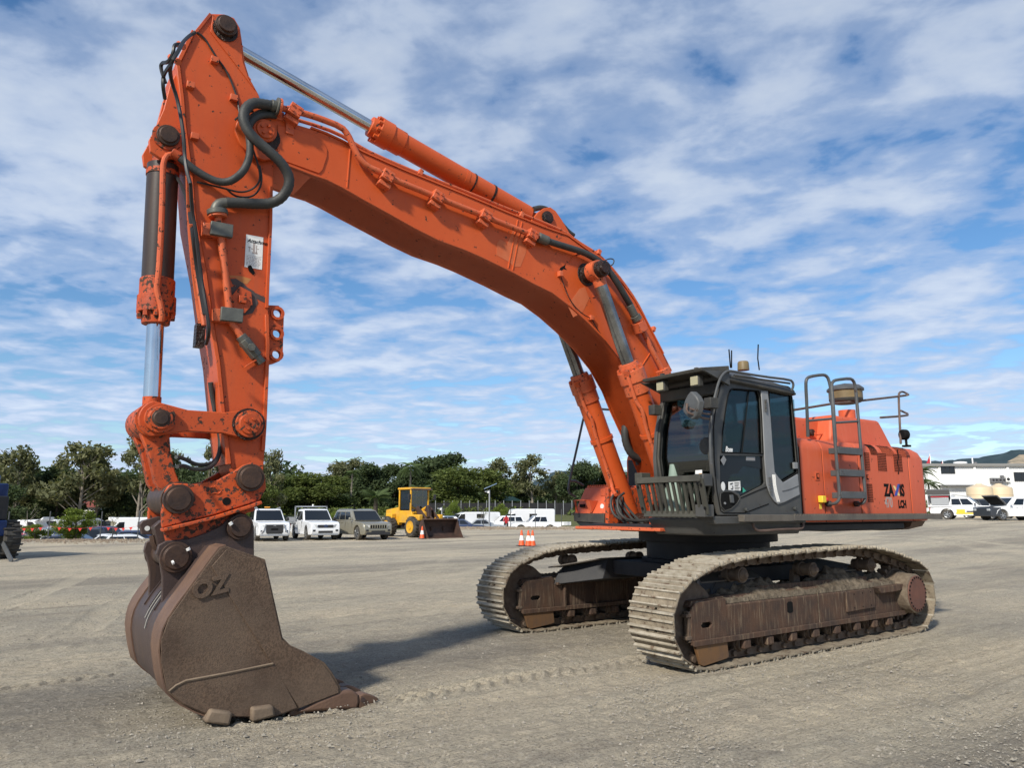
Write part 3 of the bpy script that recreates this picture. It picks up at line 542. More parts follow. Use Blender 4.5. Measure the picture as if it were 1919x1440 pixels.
for sg, nm in ((1, 'near'), (-1, 'far')):
    c = cylinder('boom_cylinder', RP, FOOT, .083, .148, .415, .97, .49*sg, rod='dullrod', gl='pipe', steps=((.63, 1.12, .05, 'boom'),), bar='boom')
    ax = Vector((FOOT[0]-RP[0], 0, FOOT[1]-RP[1])); L = ax.length; ax.normalize(); sd_ = Vector((-ax.z, 0, ax.x))*(-1)
    if sd_.x < 0: sd_ = -sd_
    b0 = Vector((RP[0], .49*sg, RP[1])); o1 = (sd_+Vector((0, .5, 0))).normalized()
    MB().tube([b0+ax*(L*.40)+o1*.17, b0+ax*(L*.45)+o1*.19, b0+ax*(L*.50)+o1*.19, b0+ax*(L*.535)+o1*.16+Vector((0, .05, 0)), b0+ax*(L*.60)+o1*.17, b0+ax*(L*.8)+o1*.175, b0+ax*(L*.83)+o1*.25, b0+ax*(L*.84)+o1*.36+Vector((0, .1, 0))], .026, 10, 2).build('hydraulic_pipe', 'pipe', c)
    MB().tube([b0+ax*(L*.86)+o1*.16, b0+ax*(L*.83)+o1*.25, b0+ax*(L*.86)+o1*.36, b0+ax*(L*.92)+o1*.38], .026, 10, 2).build('hydraulic_pipe', 'pipe', c)
    MB().obox(b0+ax*(L*.39)+o1*.15, ax, o1, ax.cross(o1), .09, .08, .08).build('port_block', 'worn', c, .006)
    for k in range(4 if sg < 0 else 0):
        q = b0+ax*(L*.86)+o1*(.34-k*.03)+Vector((0, .05*k, 0)); MB().tube([q, q+ax*.12+Vector((.05, .03, 0)), q+ax*(.34+.05*k)+Vector((.10-.03*k, .12+.05*k, 0)), q+ax*.55+Vector((-.05, .30+.06*k, .04)), Vector((.85, -.05, 1.56))], .017, 8, 2).build('hydraulic_hose', 'rubber', c)
# --- side links, H link
ya = .29
K0 = [(7.407,2.465)][0]; K1 = [(6.65,2.469)][0]
def linkplate(name, a, b, ra, rb, wid, y0, y1, mt):
    a2 = Vector(a); b2 = Vector(b); d = (b2-a2).normalized(); n_ = Vector((-d.y, d.x)); pts = []
    ang = math.atan2(d.y, d.x)
    for k in range(9): t = ang+math.pi/2+.35+(math.pi-.7)*k/8; pts.append((a2.x+ra*math.cos(t), a2.y+ra*math.sin(t)))
    m1 = a2.lerp(b2, .3); m2 = a2.lerp(b2, .7); pts += [tuple(m1-n_*wid), tuple(m2-n_*wid)]
    for k in range(9): t = ang-math.pi/2+.35+(math.pi-.7)*k/8; pts.append((b2.x+rb*math.cos(t), b2.y+rb*math.sin(t)))
    pts += [tuple(m2+n_*wid), tuple(m1+n_*wid)]; return MB().py(pts, y0, y1).build(name, mt, EX, .008)
for sg in (1, -1):
    lk = linkplate('side_link', K0, K1, .165, .16, .095, .275*sg, .335*sg, 'link')
    pinboss(K0, .335*sg, .42*sg, .125, 'link_pin', lk, 'worn'); pinboss(K0, .40*sg, .435*sg, .075, 'pin_cap', lk, 'pin'); pinboss(K1, .335*sg, .40*sg, .125, 'link_pin', lk, 'worn', bolts=4)
    MB().lathe((K1[0], .336*sg, K1[1]), (0, sg, 0), [(0, .15), (.008, .148)], 20).build('grease_ring', 'grease', lk)
K2 = [(7.18,1.782)][0]
hl = [(7.508,2.449),(7.461,2.556),(7.39,2.59),(7.318,2.557),(7.285,2.464),(7.3,2.359),(7.274,2.181),(7.227,2.019),(7.185,1.926),(7.106,1.811),(7.118,1.717),(7.217,1.708),(7.313,1.831),(7.383,1.922),(7.449,2.173),(7.533,2.345)]
H = MB().py(hl, .12, .235).py(hl, -.235, -.12).build('h_link', 'worn', EX, .008)
hm = [(7.48,2.424),(7.414,2.526),(7.322,2.483),(7.278,2.195),(7.207,1.956),(7.243,1.836),(7.349,1.953),(7.423,2.188)]; MB().py(hm, -.12, .12).build('web_plate', 'worn', H, .006)
KK = (K0[0]+.03, K0[1]); MB().cyl((KK[0], -.27, KK[1]), (KK[0], .27, KK[1]), .155, 26).build('link_boss', 'worn', H, .006)
MB().cyl((K2[0]+.02, -.34, K2[1]), (K2[0]+.02, .34, K2[1]), .15, 26).build('lower_boss', 'pin', H, .006)
# --- quick coupler
cp = [(7.32,1.537),(7.334,1.671),(7.322,1.846),(7.296,1.897),(7.25,1.916),(7.081,1.91),(6.891,1.952),(6.754,2.036),(6.682,2.092),(6.607,2.119),(6.533,2.087),(6.479,2.005),(6.463,1.889),(6.51,1.781),(6.59,1.747),(6.912,1.643)]
QC = MB().py(cp, .30, .36).py(cp, -.36, -.30).build('quick_coupler', 'worn', EX, .01)
lowp = [(7.299,1.558),(6.575,1.791),(6.53,1.68),(6.605,1.661),(6.703,1.552),(6.791,1.482),(7.09,1.405),(7.262,1.4)]; MB().py(lowp, .22, .30).py(lowp, -.30, -.22).build('coupler_cheek', 'worn', QC, .008)
MB().ribbon([(7.327,1.533),(6.916,1.634),(6.6,1.737),(6.516,1.771)], .03, .28, .42).build('cheek_ledge', 'worn', QC, .006)
MB().ribbon([(7.327,1.533),(6.916,1.634),(6.6,1.737),(6.516,1.771)], .03, -.42, -.28).build('cheek_ledge', 'worn', QC, .006)
MB().py([(7.213,1.789),(6.84,1.842),(6.653,1.944),(6.497,1.821),(6.638,1.695),(6.917,1.598),(7.14,1.528)], -.22, .22).build('coupler_body', 'steel2', QC, .01)
for c, r in (([(7.214,1.779)][0], .125), ([(6.62,1.976)][0], .125)):
    for sg in (1, -1): pinboss(c, .36*sg, .43*sg, r, 'coupler_pin', QC, 'pin', collar=1)
hc = [(6.808,1.764)][0]; MB().lathe((hc[0], .361, hc[1]), (0, 1, 0), [(0, .036), (.003, .036)], 16).build('tie_hole', 'ink_hole_blk', QC)
# raised outline of a country with two letters cast on the cheek
au = [(6.956,1.829),(6.962,1.856),(6.951,1.885),(6.938,1.89),(6.924,1.885),(6.916,1.899),(6.906,1.885),(6.886,1.862),(6.867,1.853),(6.871,1.839),(6.888,1.829),(6.916,1.838),(6.942,1.824)]
MB().tube([(p[0], .362, p[1]) for p in au+[au[0]]], .007, 5).build('cast_emblem', 'worn', QC); e0 = [(6.95,1.838)][0]; text('JB', .07, 'cast_letters', 'pin', QC, (e0[0], .362, e0[1]), (-1, 0, .08), (0, 0, 1), .006)
# latch lever on the left
MB().py([(7.439,1.56),(7.42,1.592),(7.281,1.633),(7.196,1.553),(7.27,1.483),(7.329,1.47),(7.411,1.477)], -.10, .0).build('latch_plate', 'steel2', QC, .006)
MB().py([(7.36,1.544),(7.296,1.602),(7.231,1.419),(7.278,1.353),(7.314,1.39)], .05, .2).build('latch_hook', 'steel2', QC, .006); MB().tube([(7.346,0.1,1.469),(7.328,0.1,1.395),(7.294,0.1,1.349),(7.271,0.1,1.385)], .03, 8, 1).build('latch_spring', 'pin', QC)
lh = [(7.377,1.527)][0]; MB().lathe((lh[0], .001, lh[1]), (0, 1, 0), [(0, .022), (.004, .022)], 12).build('latch_bolt', 'white', QC)
# --- bucket
side = [(6.963,1.379),(6.914,1.395),(6.589,1.276),(6.556,1.161),(6.405,0.625),(6.338,0.558),(6.215,0.494),(6.03,0.386),(5.959,0.299),(5.88,0.175),(5.863,0.119),(6.248,0.034),(6.452,-.003),(6.947,0.075),(7.172,0.202),(7.283,0.307),(7.341,0.532),(7.353,0.702),(7.311,0.849),(7.188,1.043),(7.028,1.288)]
BK = MB().py(side, .825, .86).py(side, -.86, -.825).build('bucket', 'steel', EX, .005)
sh = [(6.589,1.276),(6.914,1.395),(6.963,1.379),(7.028,1.288),(7.113,1.158),(7.188,1.043),(7.256,0.945),(7.311,0.849),(7.34,0.776),(7.353,0.702),(7.355,0.62),(7.341,0.532),(7.317,0.42),(7.283,0.307),(7.233,0.254),(7.172,0.202),(7.07,0.137),(6.947,0.075),(6.719,0.033),(6.452,-.003),(6.248,0.034)]
MB().ribbon(sh, -.03, -.823, .823).build('shell', 'steel2', BK)
ws = [(6.914,1.395),(6.963,1.379),(7.028,1.288),(7.113,1.158),(7.188,1.043),(7.256,0.945),(7.311,0.849),(7.34,0.776),(7.353,0.702),(7.355,0.62),(7.341,0.532),(7.317,0.42),(7.283,0.307),(7.233,0.254),(7.172,0.202),(7.07,0.137),(6.947,0.075)]
for y0, y1 in ((.52, .858), (-.858, -.52)): MB().ribbon(ws, .012, y0, y1).build('wear_strip', 'rust', BK)
for k in (-.22, .03, .25): MB().ribbon([(7.149,1.102),(7.188,1.043),(7.256,0.945),(7.311,0.849)], .014, k, k+.02).build('weld_seam', 'steel2', BK)
MB().py([(7.02,1.237),(6.912,1.369),(6.602,1.259),(6.564,1.148),(6.419,0.618),(6.347,0.546),(6.223,0.477),(6.049,0.375),(5.978,0.292),(5.9,0.173),(5.893,0.119),(6.239,0.041)], .861, .872).build('cutter_plate', 'steel', BK, .004)
MB().py([(7.268,0.309),(7.221,0.346),(7.153,0.372),(6.825,0.393),(6.475,0.423),(6.253,0.048),(6.452,0.005),(6.94,0.082),(7.165,0.209)], .861, .873).build('lower_wear_plate', 'steel', BK, .004)
MB().tube([(7.27,0.874,0.312),(7.224,0.874,0.348),(7.156,0.874,0.375),(6.829,0.874,0.396),(6.48,0.874,0.426)], .011, 5).build('weld_seam', 'heel', BK)
oz = [(7.149,0.987),(6.928,1.031)]; text('OZ', .185, 'cast_letters', 'steel', BK, (oz[0][0], .866, oz[0][1]), (oz[1][0]-oz[0][0], 0, oz[1][1]-oz[0][1]), (.05, 0, 1), .03, .008, 0, 1.0)
for q in ([(6.968,0.148),(6.796,0.1),(6.814,-.001),(7.01,0.057)], [(6.65,0.09),(6.474,0.085),(6.452,-.004),(6.643,-.024)]):
    cz = min(p[1] for p in q); MB().py([(p[0], p[1]-min(0, cz)) for p in q], .76, .93).build('heel_shroud', 'heel', BK, .02)
for sg in (-1,):
    for q in ([(6.968,0.148),(6.796,0.1),(6.814,-.001),(7.01,0.057)],): MB().py([(p[0], max(p[1], .01)) for p in q], -.93, -.76).build('heel_shroud', 'heel', BK, .02)
adp = [(6.253,0.006),(6.079,0.076),(5.854,0.129),(5.764,0.122),(5.697,0.077),(5.69,0.022),(5.707,-.047),(6.027,-.014)]; tth = [(5.691,0.063),(5.641,0.074),(5.583,0.057),(5.493,0.013),(5.482,-.015),(5.58,-.034),(5.692,-.049)]
for k, yy in enumerate((.78, .39, 0, -.39, -.78)):
    dz = .0
    MB().py(adp, yy-.085, yy+.085).build('tooth_adapter', 'rust', BK, .025, 3)
    w = .075; mbx = MB(); n = len(tth); xs = [p[0] for p in tth]; x0, x1 = max(xs), min(xs)
    mbx.add([(p[0], yy+sg_*w*(.45+.55*(p[0]-x1)/(x0-x1)), p[1]) for sg_ in (-1, 1) for p in tth], [list(range(n)), list(range(2*n-1, n-1, -1))]+[(i, (i+1) % n, (i+1) % n+n, i+n) for i in range(n)])
    tt = mbx.build('tooth', 'rust', BK, .012); pc = [(5.66,0.025)][0]; MB().cyl((pc[0], yy+.05, pc[1]), (pc[0], yy+.078, pc[1]), .022, 10).build('tooth_pin', 'steel2', tt)
MB().ribbon([(6.306,0.022),(6.099,0.03),(5.861,0.057),(5.787,0.065)], .05, -.823, .823).build('lip_plate', 'rust', BK, .01)
ear = [(7.272,0.911),(7.277,1.028),(7.284,1.129),(7.314,1.258),(7.344,1.316),(7.333,1.395),(7.273,1.429),(7.103,1.439),(6.962,1.486),(6.826,1.554),(6.758,1.638),(6.69,1.666),(6.628,1.651),(6.578,1.608),(6.545,1.541),(6.527,1.232),(6.828,1.299),(6.961,1.145),(7.1,0.974),(7.187,0.826)]
for y0, y1 in ((.28, .335), (-.335, -.28)):
    e = MB().py(ear, y0, y1).build('ear_plate', 'steel2', BK, .008)
for c, r in (([(7.195,1.291)][0], .13), ([(6.679,1.539)][0], .115)):
    for sg in (1, -1): pinboss(c, .335*sg, .40*sg, r, 'bucket_pin', BK, 'pin')
    MB().cyl((c[0], -.28, c[1]), (c[0], .28, c[1]), r*.7, 20).build('cross_pin', 'pin', BK)

for a in ([(7.117,0.42,1.366),(7.107,0.42,1.348)], [(7.234,0.42,1.246),(7.218,0.42,1.254)], [(6.782,0.42,1.578),(6.767,0.42,1.559)]): MB().cyl(a[0], a[1], .018, 8).build('grease_nipple', 'white', BK)
wp = MB()   # white paint stroke on the shell back
for L_ in ("304,1112,.1 285,1133,.08 273,1155,.05 263,1178,.03 260,1198,.0", "296,1118,.24 286,1140,.21 278,1158,.16 268,1185,.1 264,1206,.07", "267,1170,.05 271,1173,.1"): pass
def onshell(y, i0, i1, off=.006): return [(p[0]+off, y+(k*.0), p[1]) for k, p in enumerate(sh[i0:i1])]
for (y, i0, i1, r) in ((.10, 4, 9, .006), (.20, 4, 10, .006), (.10, 4, 6, .013)): wp.tube(onshell(y, i0, i1, .012), r, 5, 1)
wp.build('paint_mark', plain('chalky_paint', (.24, .23, .21), .8), BK)
# --- hoses and pipes on boom
MB().tube([(6.522,0.38,5.661),(6.316,0.38,5.68),(6.135,0.38,5.679),(5.897,0.38,5.66),(5.823,0.38,5.597),(5.765,0.38,5.493),(5.7,0.38,5.379),(5.6,0.38,5.299),(5.42,0.38,5.276),(5.35,0.38,5.246),(4.741,0.38,5.171),(4.087,0.38,5.096),(3.403,0.38,5.018),(3.251,0.38,5.01)], .034, 12, 1).build('boom_pipe', 'pipe', BOOM)
for q in ([(6.404,5.656)][0], [(5.372,5.238)][0], [(4.752,5.161)][0], [(4.108,5.091)][0], [(3.422,5.007)][0]):
    cb_ = MB(); cb_.obox((q[0], .385, q[1]), (-1, 0, -.38), (0, 1, 0), (-.38, 0, 1), .13, .13, .12).obox((q[0]+.02, .36, q[1]-.09), (-1, 0, -.38), (0, 1, 0), (-.38, 0, 1), .14, .10, .05); c = cb_.build('pipe_clamp', 'pipe', BOOM, .006)
    cb_ = MB()
    for k in (-.035, .035): cb_.cyl((q[0]-k, .45, q[1]+.03-k*.3), (q[0]-k, .465, q[1]+.03-k*.3), .014, 6).cyl((q[0]-k, .45, q[1]-.03-k*.3), (q[0]-k, .465, q[1]-.03-k*.3), .014, 6)
    cb_.build('bolt', 'pipe', c)
q = [(6.421,5.517)][0]; MB().box((q[0]-.04, .31, q[1]-.08), (q[0]+.04, .34, q[1]+.22)).build('clamp_stand', 'pipe', BOOM, .004)
for zoff, yy in ((0, .24), (.0, .1), (0, -.05)):
    MB().tube([(p[0], p[1]-.24+yy, p[2]+zoff) for p in [(6.476,0.24,5.649),(6.249,0.24,5.672),(5.875,0.24,5.655),(5.66,0.24,5.585),(5.465,0.24,5.537),(4.897,0.24,5.464),(4.277,0.24,5.412),(3.693,0.24,5.342),(3.31,0.24,5.316),(2.758,0.24,5.25),(2.589,0.24,5.171),(2.239,0.24,5.075),(2.022,0.24,4.962),(1.774,0.24,4.768),(1.522,0.24,4.532),(1.347,0.24,4.286),(1.192,0.24,4.042),(0.884,0.24,3.615)]], .02, 8, 1).build('boom_pipe', 'pipe', BOOM)
for q in ([(4.897,5.47)][0], [(3.483,5.303)][0], [(2.21,5.081)][0], [(1.228,4.167)][0]): MB().obox((q[0], .1, q[1]), (1, 0, .4), (0, 1, 0), (-.4, 0, 1), .05, .38, .07).build('pipe_clamp', 'pipe', BOOM, .004)
MB().tube([(3.184,0.38,4.997),(2.92,0.38,4.984),(2.57,0.39,4.969),(2.329,0.41,4.889),(2.164,0.43,4.763),(2.017,0.43,4.611),(1.878,0.41,4.476),(1.764,0.38,4.392)], .042, 12, 2).build('hydraulic_hose', 'rubber', BOOM)
MB().cyl([(3.317,0.38,5.016)][0], [(3.167,0.38,4.994)][0], .062, 14).build('hose_flange', 'fitting', BOOM, .006)
MB().cyl([(1.783,0.38,4.396)][0], [(1.69,0.38,4.263)][0], .05, 14).cyl([(1.69,0.38,4.263)][0], [(1.642,0.38,4.211)][0], .068, 14).build('hose_flange', 'fitting', BOOM, .004)
MB().tube([(1.671,0.38,4.244),(1.51,0.38,4.016),(1.368,0.38,3.791),(1.204,0.38,3.573)], .034, 10, 1).build('boom_pipe', 'pipe', BOOM)
for q in ([(1.606,4.116)][0], [(1.176,3.521)][0]): MB().obox((q[0], .38, q[1]), (-.5, 0, -.9), (0, 1, 0), (-.9, 0, .5), .14, .14, .14).build('pipe_clamp', 'pipe', BOOM, .006)
MB().tube([(3.185,0.12,5.502),(3.047,0.12,5.565),(2.88,0.12,5.533),(2.748,0.12,5.416),(2.605,0.12,5.316),(2.523,0.12,5.289)], .034, 10, 2).build('hydraulic_hose', 'rubber', BOOM)
MB().tube([(2.339,0.5,4.79),(2.151,0.46,4.852),(2.092,0.44,4.951),(2.158,0.42,4.965),(2.282,0.42,4.896)], .008, 6, 2).build('grease_line', 'rubber', BOOM)
# hoses boom to arm
MB().tube([(6.613,0.38,5.659),(6.712,0.4,5.633),(6.82,0.42,5.604),(6.895,0.44,5.501),(6.911,0.45,5.391),(6.873,0.46,5.288),(6.798,0.48,5.203),(6.682,0.5,5.119),(6.56,0.5,5.045),(6.47,0.48,4.961),(6.433,0.46,4.884),(6.443,0.44,4.789),(6.493,0.4,4.696),(6.582,0.36,4.638),(6.723,0.34,4.61),(6.855,0.33,4.591),(6.979,0.32,4.564)], .052, 14, 2, ribs=.022).build('hydraulic_hose', 'rubber', ARM)
MB().tube([(6.95,0.32,4.571),(7.033,0.31,4.548),(7.064,0.31,4.503),(7.066,0.31,4.46)], .05, 12, 1).cyl([(7.051,0.3,4.478)][0], [(7.043,0.3,4.432)][0], .095, 16).build('hose_elbow', 'fitting', ARM, .004)
MB().cyl([(6.634,0.38,5.658)][0], [(6.581,0.38,5.658)][0], .06, 14).cyl([(6.586,0.38,5.659)][0], [(6.565,0.38,5.658)][0], .095, 14).build('hose_flange', 'fitting', BOOM, .004); MB().cyl([(6.565,0.38,5.658)][0], [(6.538,0.38,5.658)][0], .095, 14).build('pipe_flange', 'pipe', BOOM, .004)
MB().tube([(6.567,0.33,5.594),(6.659,0.34,5.571),(6.766,0.36,5.503),(6.836,0.38,5.392),(6.836,0.4,5.283),(6.819,0.42,5.157),(6.817,0.42,5.042),(6.853,0.42,4.894),(6.93,0.4,4.789),(7,0.36,4.748),(7.09,0.33,4.746),(7.212,0.31,4.79),(7.327,0.3,4.852),(7.403,0.29,4.908)], .036, 12, 2).build('hydraulic_hose', 'rubber', ARM)
MB().tube([(6.544,0.3,5.651),(6.669,0.33,5.607),(6.777,0.36,5.522),(6.845,0.37,5.416)], .03, 10, 2).build('hydraulic_hose', 'rubber', ARM)
for yy in (.2,): MB().cyl([(6.569,0.3,5.608)][0], [(6.488,0.3,5.611)][0], .05, 10).build('hose_flange', 'pipe', BOOM, .004)
wl = MB()
for s_ in ([(7.241,0.27,4.722),(7.117,0.27,4.724),(6.978,0.28,4.719),(6.851,0.29,4.71),(6.756,0.3,4.754),(6.689,0.32,4.835),(6.682,0.33,4.928),(6.723,0.34,5.047),(6.776,0.36,5.151)], [(6.979,0.28,4.724),(6.916,0.28,4.675),(6.846,0.28,4.666),(6.729,0.29,4.698),(6.669,0.31,4.795),(6.665,0.33,4.905),(6.7,0.34,5.014)], [(7.341,0.25,6.248),(7.271,0.25,6.22),(7.206,0.25,6.131),(7.141,0.25,6.047),(7.049,0.25,5.955),(6.969,0.25,5.801),(6.919,0.25,5.664),(6.901,0.3,5.475)], [(6.949,0.3,5.432),(6.89,0.35,5.501),(6.794,0.36,5.55)]): wl.tube(s_, .010, 6, 2)
wl.build('control_line', 'wire', ARM)
wl = MB()
for s_ in ([(7.45,0.805,5.882),(7.5,0.808,5.823),(7.6,1.149,5.528),(7.65,1.306,5.338),(7.7,1.372,5.198),(7.68,1.164,5.237),(7.62,0.917,5.271),(7.56,0.86,5.177),(7.52,0.868,5.012),(7.48,0.866,4.813),(7.46,0.833,4.686),(7.44,0.871,4.535),(7.42,0.967,4.387)], [(7.58,1.027,5.59),(7.66,1.131,5.495),(7.66,1.144,5.405),(7.68,1.045,5.368),(7.7,0.835,5.474),(7.7,0.803,5.436),(7.66,0.853,5.29)], [(7.7,1.332,5.192),(7.7,0.988,5.279),(7.7,1.01,5.17),(7.66,0.9,5.117)], [(7.4,0.856,4.435),(7.34,0.697,4.239),(7.3,0.698,4.101),(7.25,0.637,3.886),(7.2,0.6,3.661),(7.17,0.666,3.456),(7.14,0.672,3.316),(7.12,0.656,3.203),(7.1,0.469,3.146)], [(7.4,0.127,4.794),(7.35,0.293,4.611),(7.3,0.422,4.303),(7.27,0.459,4.085),(7.2,0.324,3.885),(7.15,0.372,3.604),(7.12,0.415,3.424)]): wl.tube(s_, .016, 6, 2)
wl.build('control_line', 'wire', ARM)
for s_ in ([(7.38,0.593,4.616),(7.3,0.347,4.328),(7.22,0.256,3.916),(7.14,0.147,3.634),(7.06,0.142,3.238)], [(7.3,0.445,4.234),(7.2,0.253,3.905),(7.16,0.283,3.7),(7.1,0.329,3.346)]): MB().tube(s_, .020, 8, 1).build('front_pipe', 'pipe', ARM)
for s_ in ([(6.96,0.082,2.868),(6.93,0.074,2.73),(6.9,0.082,2.605),(6.86,0.075,2.458),(6.82,0.048,2.312),(6.84,0.106,2.183),(6.9,0.179,2.112),(7,0.323,2.082),(7.1,0.373,2.081),(7.2,0.42,2.126),(7.28,0.5,2.131)], [(6.96,0.145,2.859),(6.9,0.068,2.657),(6.84,0.085,2.408),(6.83,0.11,2.232),(6.88,0.193,2.112),(7,0.394,2.041),(7.12,0.42,2.036),(7.2,0.441,2.065),(7.28,0.575,2.046)]): MB().tube(s_, .018, 8, 2).build('coupler_hose', 'rubber', ARM)
MB().tube([(7.043,0.3,4.437),(7.026,0.3,4.325),(7,0.3,4.225),(6.954,0.3,3.956),(6.902,0.3,3.664),(6.879,0.3,3.523),(6.852,0.3,3.409),(6.79,0.3,3.336),(6.752,0.3,3.285)], .034, 12, 1).build('arm_pipe', 'pipe', ARM)
for a, b_, mt in (("a", 0, 'pipe'),): MB().cyl([(7.043,0.3,4.437)][0], [(7.039,0.3,4.407)][0], .085, 14).build('pipe_flange', 'pipe', ARM, .004)
for q in ([(7.018,4.279)][0], [(6.876,3.477)][0]):
    MB().obox((q[0]+.04, .28, q[1]-.01), (-1, 0, .03), (0, 1, 0), (0, 0, 1), .22, .09, .12).build('clamp_base', 'pipe', ARM, .006); MB().obox((q[0]-.01, .335, q[1]), (-1, 0, .03), (0, 1, 0), (0, 0, 1), .20, .06, .13).build('pipe_clamp', 'fitting', ARM, .006)
MB().cyl([(6.763,0.3,3.299)][0], [(6.721,0.3,3.253)][0], .052, 10).cyl([(6.731,0.3,3.262)][0], [(6.605,0.3,3.123)][0], .06, 8).cyl([(6.664,0.3,3.199)][0], [(6.687,0.42,3.179)][0], .04, 6).cyl([(6.605,0.3,3.123)][0], [(6.551,0.3,3.063)][0], .045, 8).build('shutoff_valve', 'fitting', ARM, .004)
MB().py([(6.706,3.004),(6.702,3.02),(6.541,3.152),(6.535,3.132)], .25, .33).build('valve_bracket', 'link', ARM, .003)
# --- tracks
def track(yc, outer):
    side = 1 if yc > 0 else -1; T = thing_part('track', EX)
    Wd = .65; cx0, cz0, r0 = 2.17, .515, .50; cx1, cz1, r1 = -2.17, .515, .47
    raw = [(2.17, .045)]; raw = []
    for a in np.linspace(-90, 62, 22): raw.append((cx0+(r0-.03)*math.cos(R_(a))*1.12, cz0-.0+(r0-.03)*math.sin(R_(a))))
    raw += [(2.2, 1.00), (1.95, 1.075), (1.6, 1.12), (1.2, 1.145), (.6, 1.16), (0, 1.175), (-.8, 1.185), (-1.2, 1.175), (-1.6, 1.12), (-2.0, 1.03), (-2.3, .95)]
    for a in np.linspace(118, 262, 18): raw.append((cx1+(r1)*math.cos(R_(a))*1.13, cz1+r1*math.sin(R_(a))))
    raw += [(-1.9, .045), (0, .045), (1.9, .045)]
    P_ = [Vector(p) for p in raw]; L = [0]
    for i in range(len(P_)): L.append(L[-1]+(P_[(i+1) % len(P_)]-P_[i]).length)
    N = int(round(L[-1]/.228)); st = L[-1]/N
    def at(d):
        d %= L[-1]; i = 0
        while L[i+1] < d: i += 1
        a, b = P_[i], P_[(i+1) % len(P_)]; return a.lerp(b, (d-L[i])/(L[i+1]-L[i]))
    # the shoe: plate with three grouser bars, clipped corners and two bolt windows
    if 'shoe' not in SH:
        mb = MB(); h = Wd/2; t = .014
        pl = [(-.112, -h), (.112, -h), (.112, h), (-.112, h)]
        win = [[(-.108, s*.06-.02), (-.085, s*.06-.02), (-.078, s*.06), (-.085, s*.06+.02), (-.108, s*.06+.02)] for s in (-1, 1)]
        mb.prism([(p[0], p[1], 0) for p in pl], (0, 0, t), [[(q[0], q[1], 0) for q in w] for w in win])
        mb.v = [(x, y, z+(0.016 if x > .1 else 0)) for x, y, z in mb.v]
        SH['shoe'] = mb.mesh('track_shoe'); SH['shoe'].materials.append(M['shoe'])
        g = MB()
        for gx, gh_, gl in ((-.066, .036, h-.0), (.02, .030, h-.01), (.1, .036, h)): g.prism([(gx-.017, -gl, t), (gx+.017, -gl, t), (gx+.008, -gl, t+gh_), (gx-.008, -gl, t+gh_)], (0, 2*gl, 0))
        SH['bar'] = g.mesh('grouser_bars'); SH['bar'].materials.append(M['bar'])
        k = MB()
        for s in (-1, 1): k.prism([(-.13, s*.085-.02, -.005), (-.13, s*.085-.02, -.07), (-.10, s*.085-.02, -.105), (-.05, s*.085-.02, -.10), (-.01, s*.085-.02, -.085), (.05, s*.085-.02, -.10), (.085, s*.085-.02, -.10), (.11, s*.085-.02, -.07), (.11, s*.085-.02, -.005)], (0, .04, 0)); 
        k.cyl((-.075, -.14, -.055), (-.075, .14, -.055), .032, 10)
        SH['link'] = k.mesh('chain_link'); SH['link'].materials.append(M['chain'])
    rs = random.Random(int(yc*10))
    for i in range(N):
        a, b = at(i*st), at((i+1)*st); d = (b-a).normalized(); c = (a+b)/2; n_ = Vector((d.y, -d.x))   # outward
        mt = Matrix(((d.x, 0, n_.x, c.x), (0, 1, 0, yc+rs.uniform(-.004, .004)), (d.y, 0, n_.y, c.y), (0, 0, 0, 1)))
        o = link('track_shoe', SH['shoe'], T); o.matrix_local = mt
        o2 = link('grouser_bar', SH['bar'], T); o2.matrix_local = mt
        if i % 1 == 0: o3 = link('chain_link', SH['link'], T); o3.matrix_local = mt
    yo = yc+.165*side; yi = yc-.165*side
    # idler
    MB().lathe((cx0, yc-.09, cz0), (0, 1, 0), [(0, .20), (.0, .385), (.05, .385), (.05, .41), (.13, .41), (.13, .385), (.18, .385), (.18, .2)], 40).build('front_idler', 'chain', T, .004)
    # frame box with chamfered shoulder
    fr = [(2.28, .68), (2.20, .74), (1.66, .74), (-1.2, .75), (-1.95, .70), (-2.0, .64), (-2.0, .33), (2.28, .30)]
    xa, xb = (yc-.20, yc+.20)
    secs = []
    for x in (1.72, -2.0): secs.append([(x, xa, .30), (x, xb, .30), (x, xb, .64), (x, xb-.09, .735), (x, xa+.09, .735), (x, xa, .64)])
    F = MB().loft(secs).build('track_frame', 'frame', T, .006)
    secs = [[(x, xa-.01, .28), (x, xb+.01, .28), (x, xb+.01, .64), (x, xb-.07, .73), (x, xa+.07, .73), (x, xa-.01, .64)] for x in (2.30, 1.725)]
    # idler yoke plates either side of the wheel
    for s in (-1, 1):
        y0 = yc+s*.205; MB().py([(2.30, .27), (2.30, .63), (2.24, .70), (1.73, .72), (1.725, .27)], y0, y0+s*-.03, [[(2.12, .43), (2.15, .46), (2.12, .49), (2.0, .49), (1.97, .46), (2.0, .43)]]).build('yoke_plate', 'frame', T, .004)
        MB().py([(2.30, .66), (2.26, .72), (1.73, .74), (1.72, .66)], y0-s*.03, yc+s*.06).build('yoke_cover', 'frame', T, .004)
        MB().box((2.30, y0+s*.002, .262), (-2.0, y0+s*.04, .318)).build('bottom_flange', 'frame', F if s*side > 0 else F, .004)
        MB().py([(2.27, .262), (1.76, .262), (1.74, .10), (1.80, .085), (2.16, .05), (2.20, .07)], y0+s*.02, y0-s*.02).build('rock_guard', 'frame2', T, .004)
        MB().box((2.30, y0-s*.01, .30), (2.34, y0-s*.07, .62)).build('yoke_end', 'chain', T, .004)
        for zz in (.33, .56): MB().box((2.29, yc+s*.14, zz), (2.38, y0, zz+.035)).build('yoke_end', 'chain', T, .004)
    yf = yc+.2*side
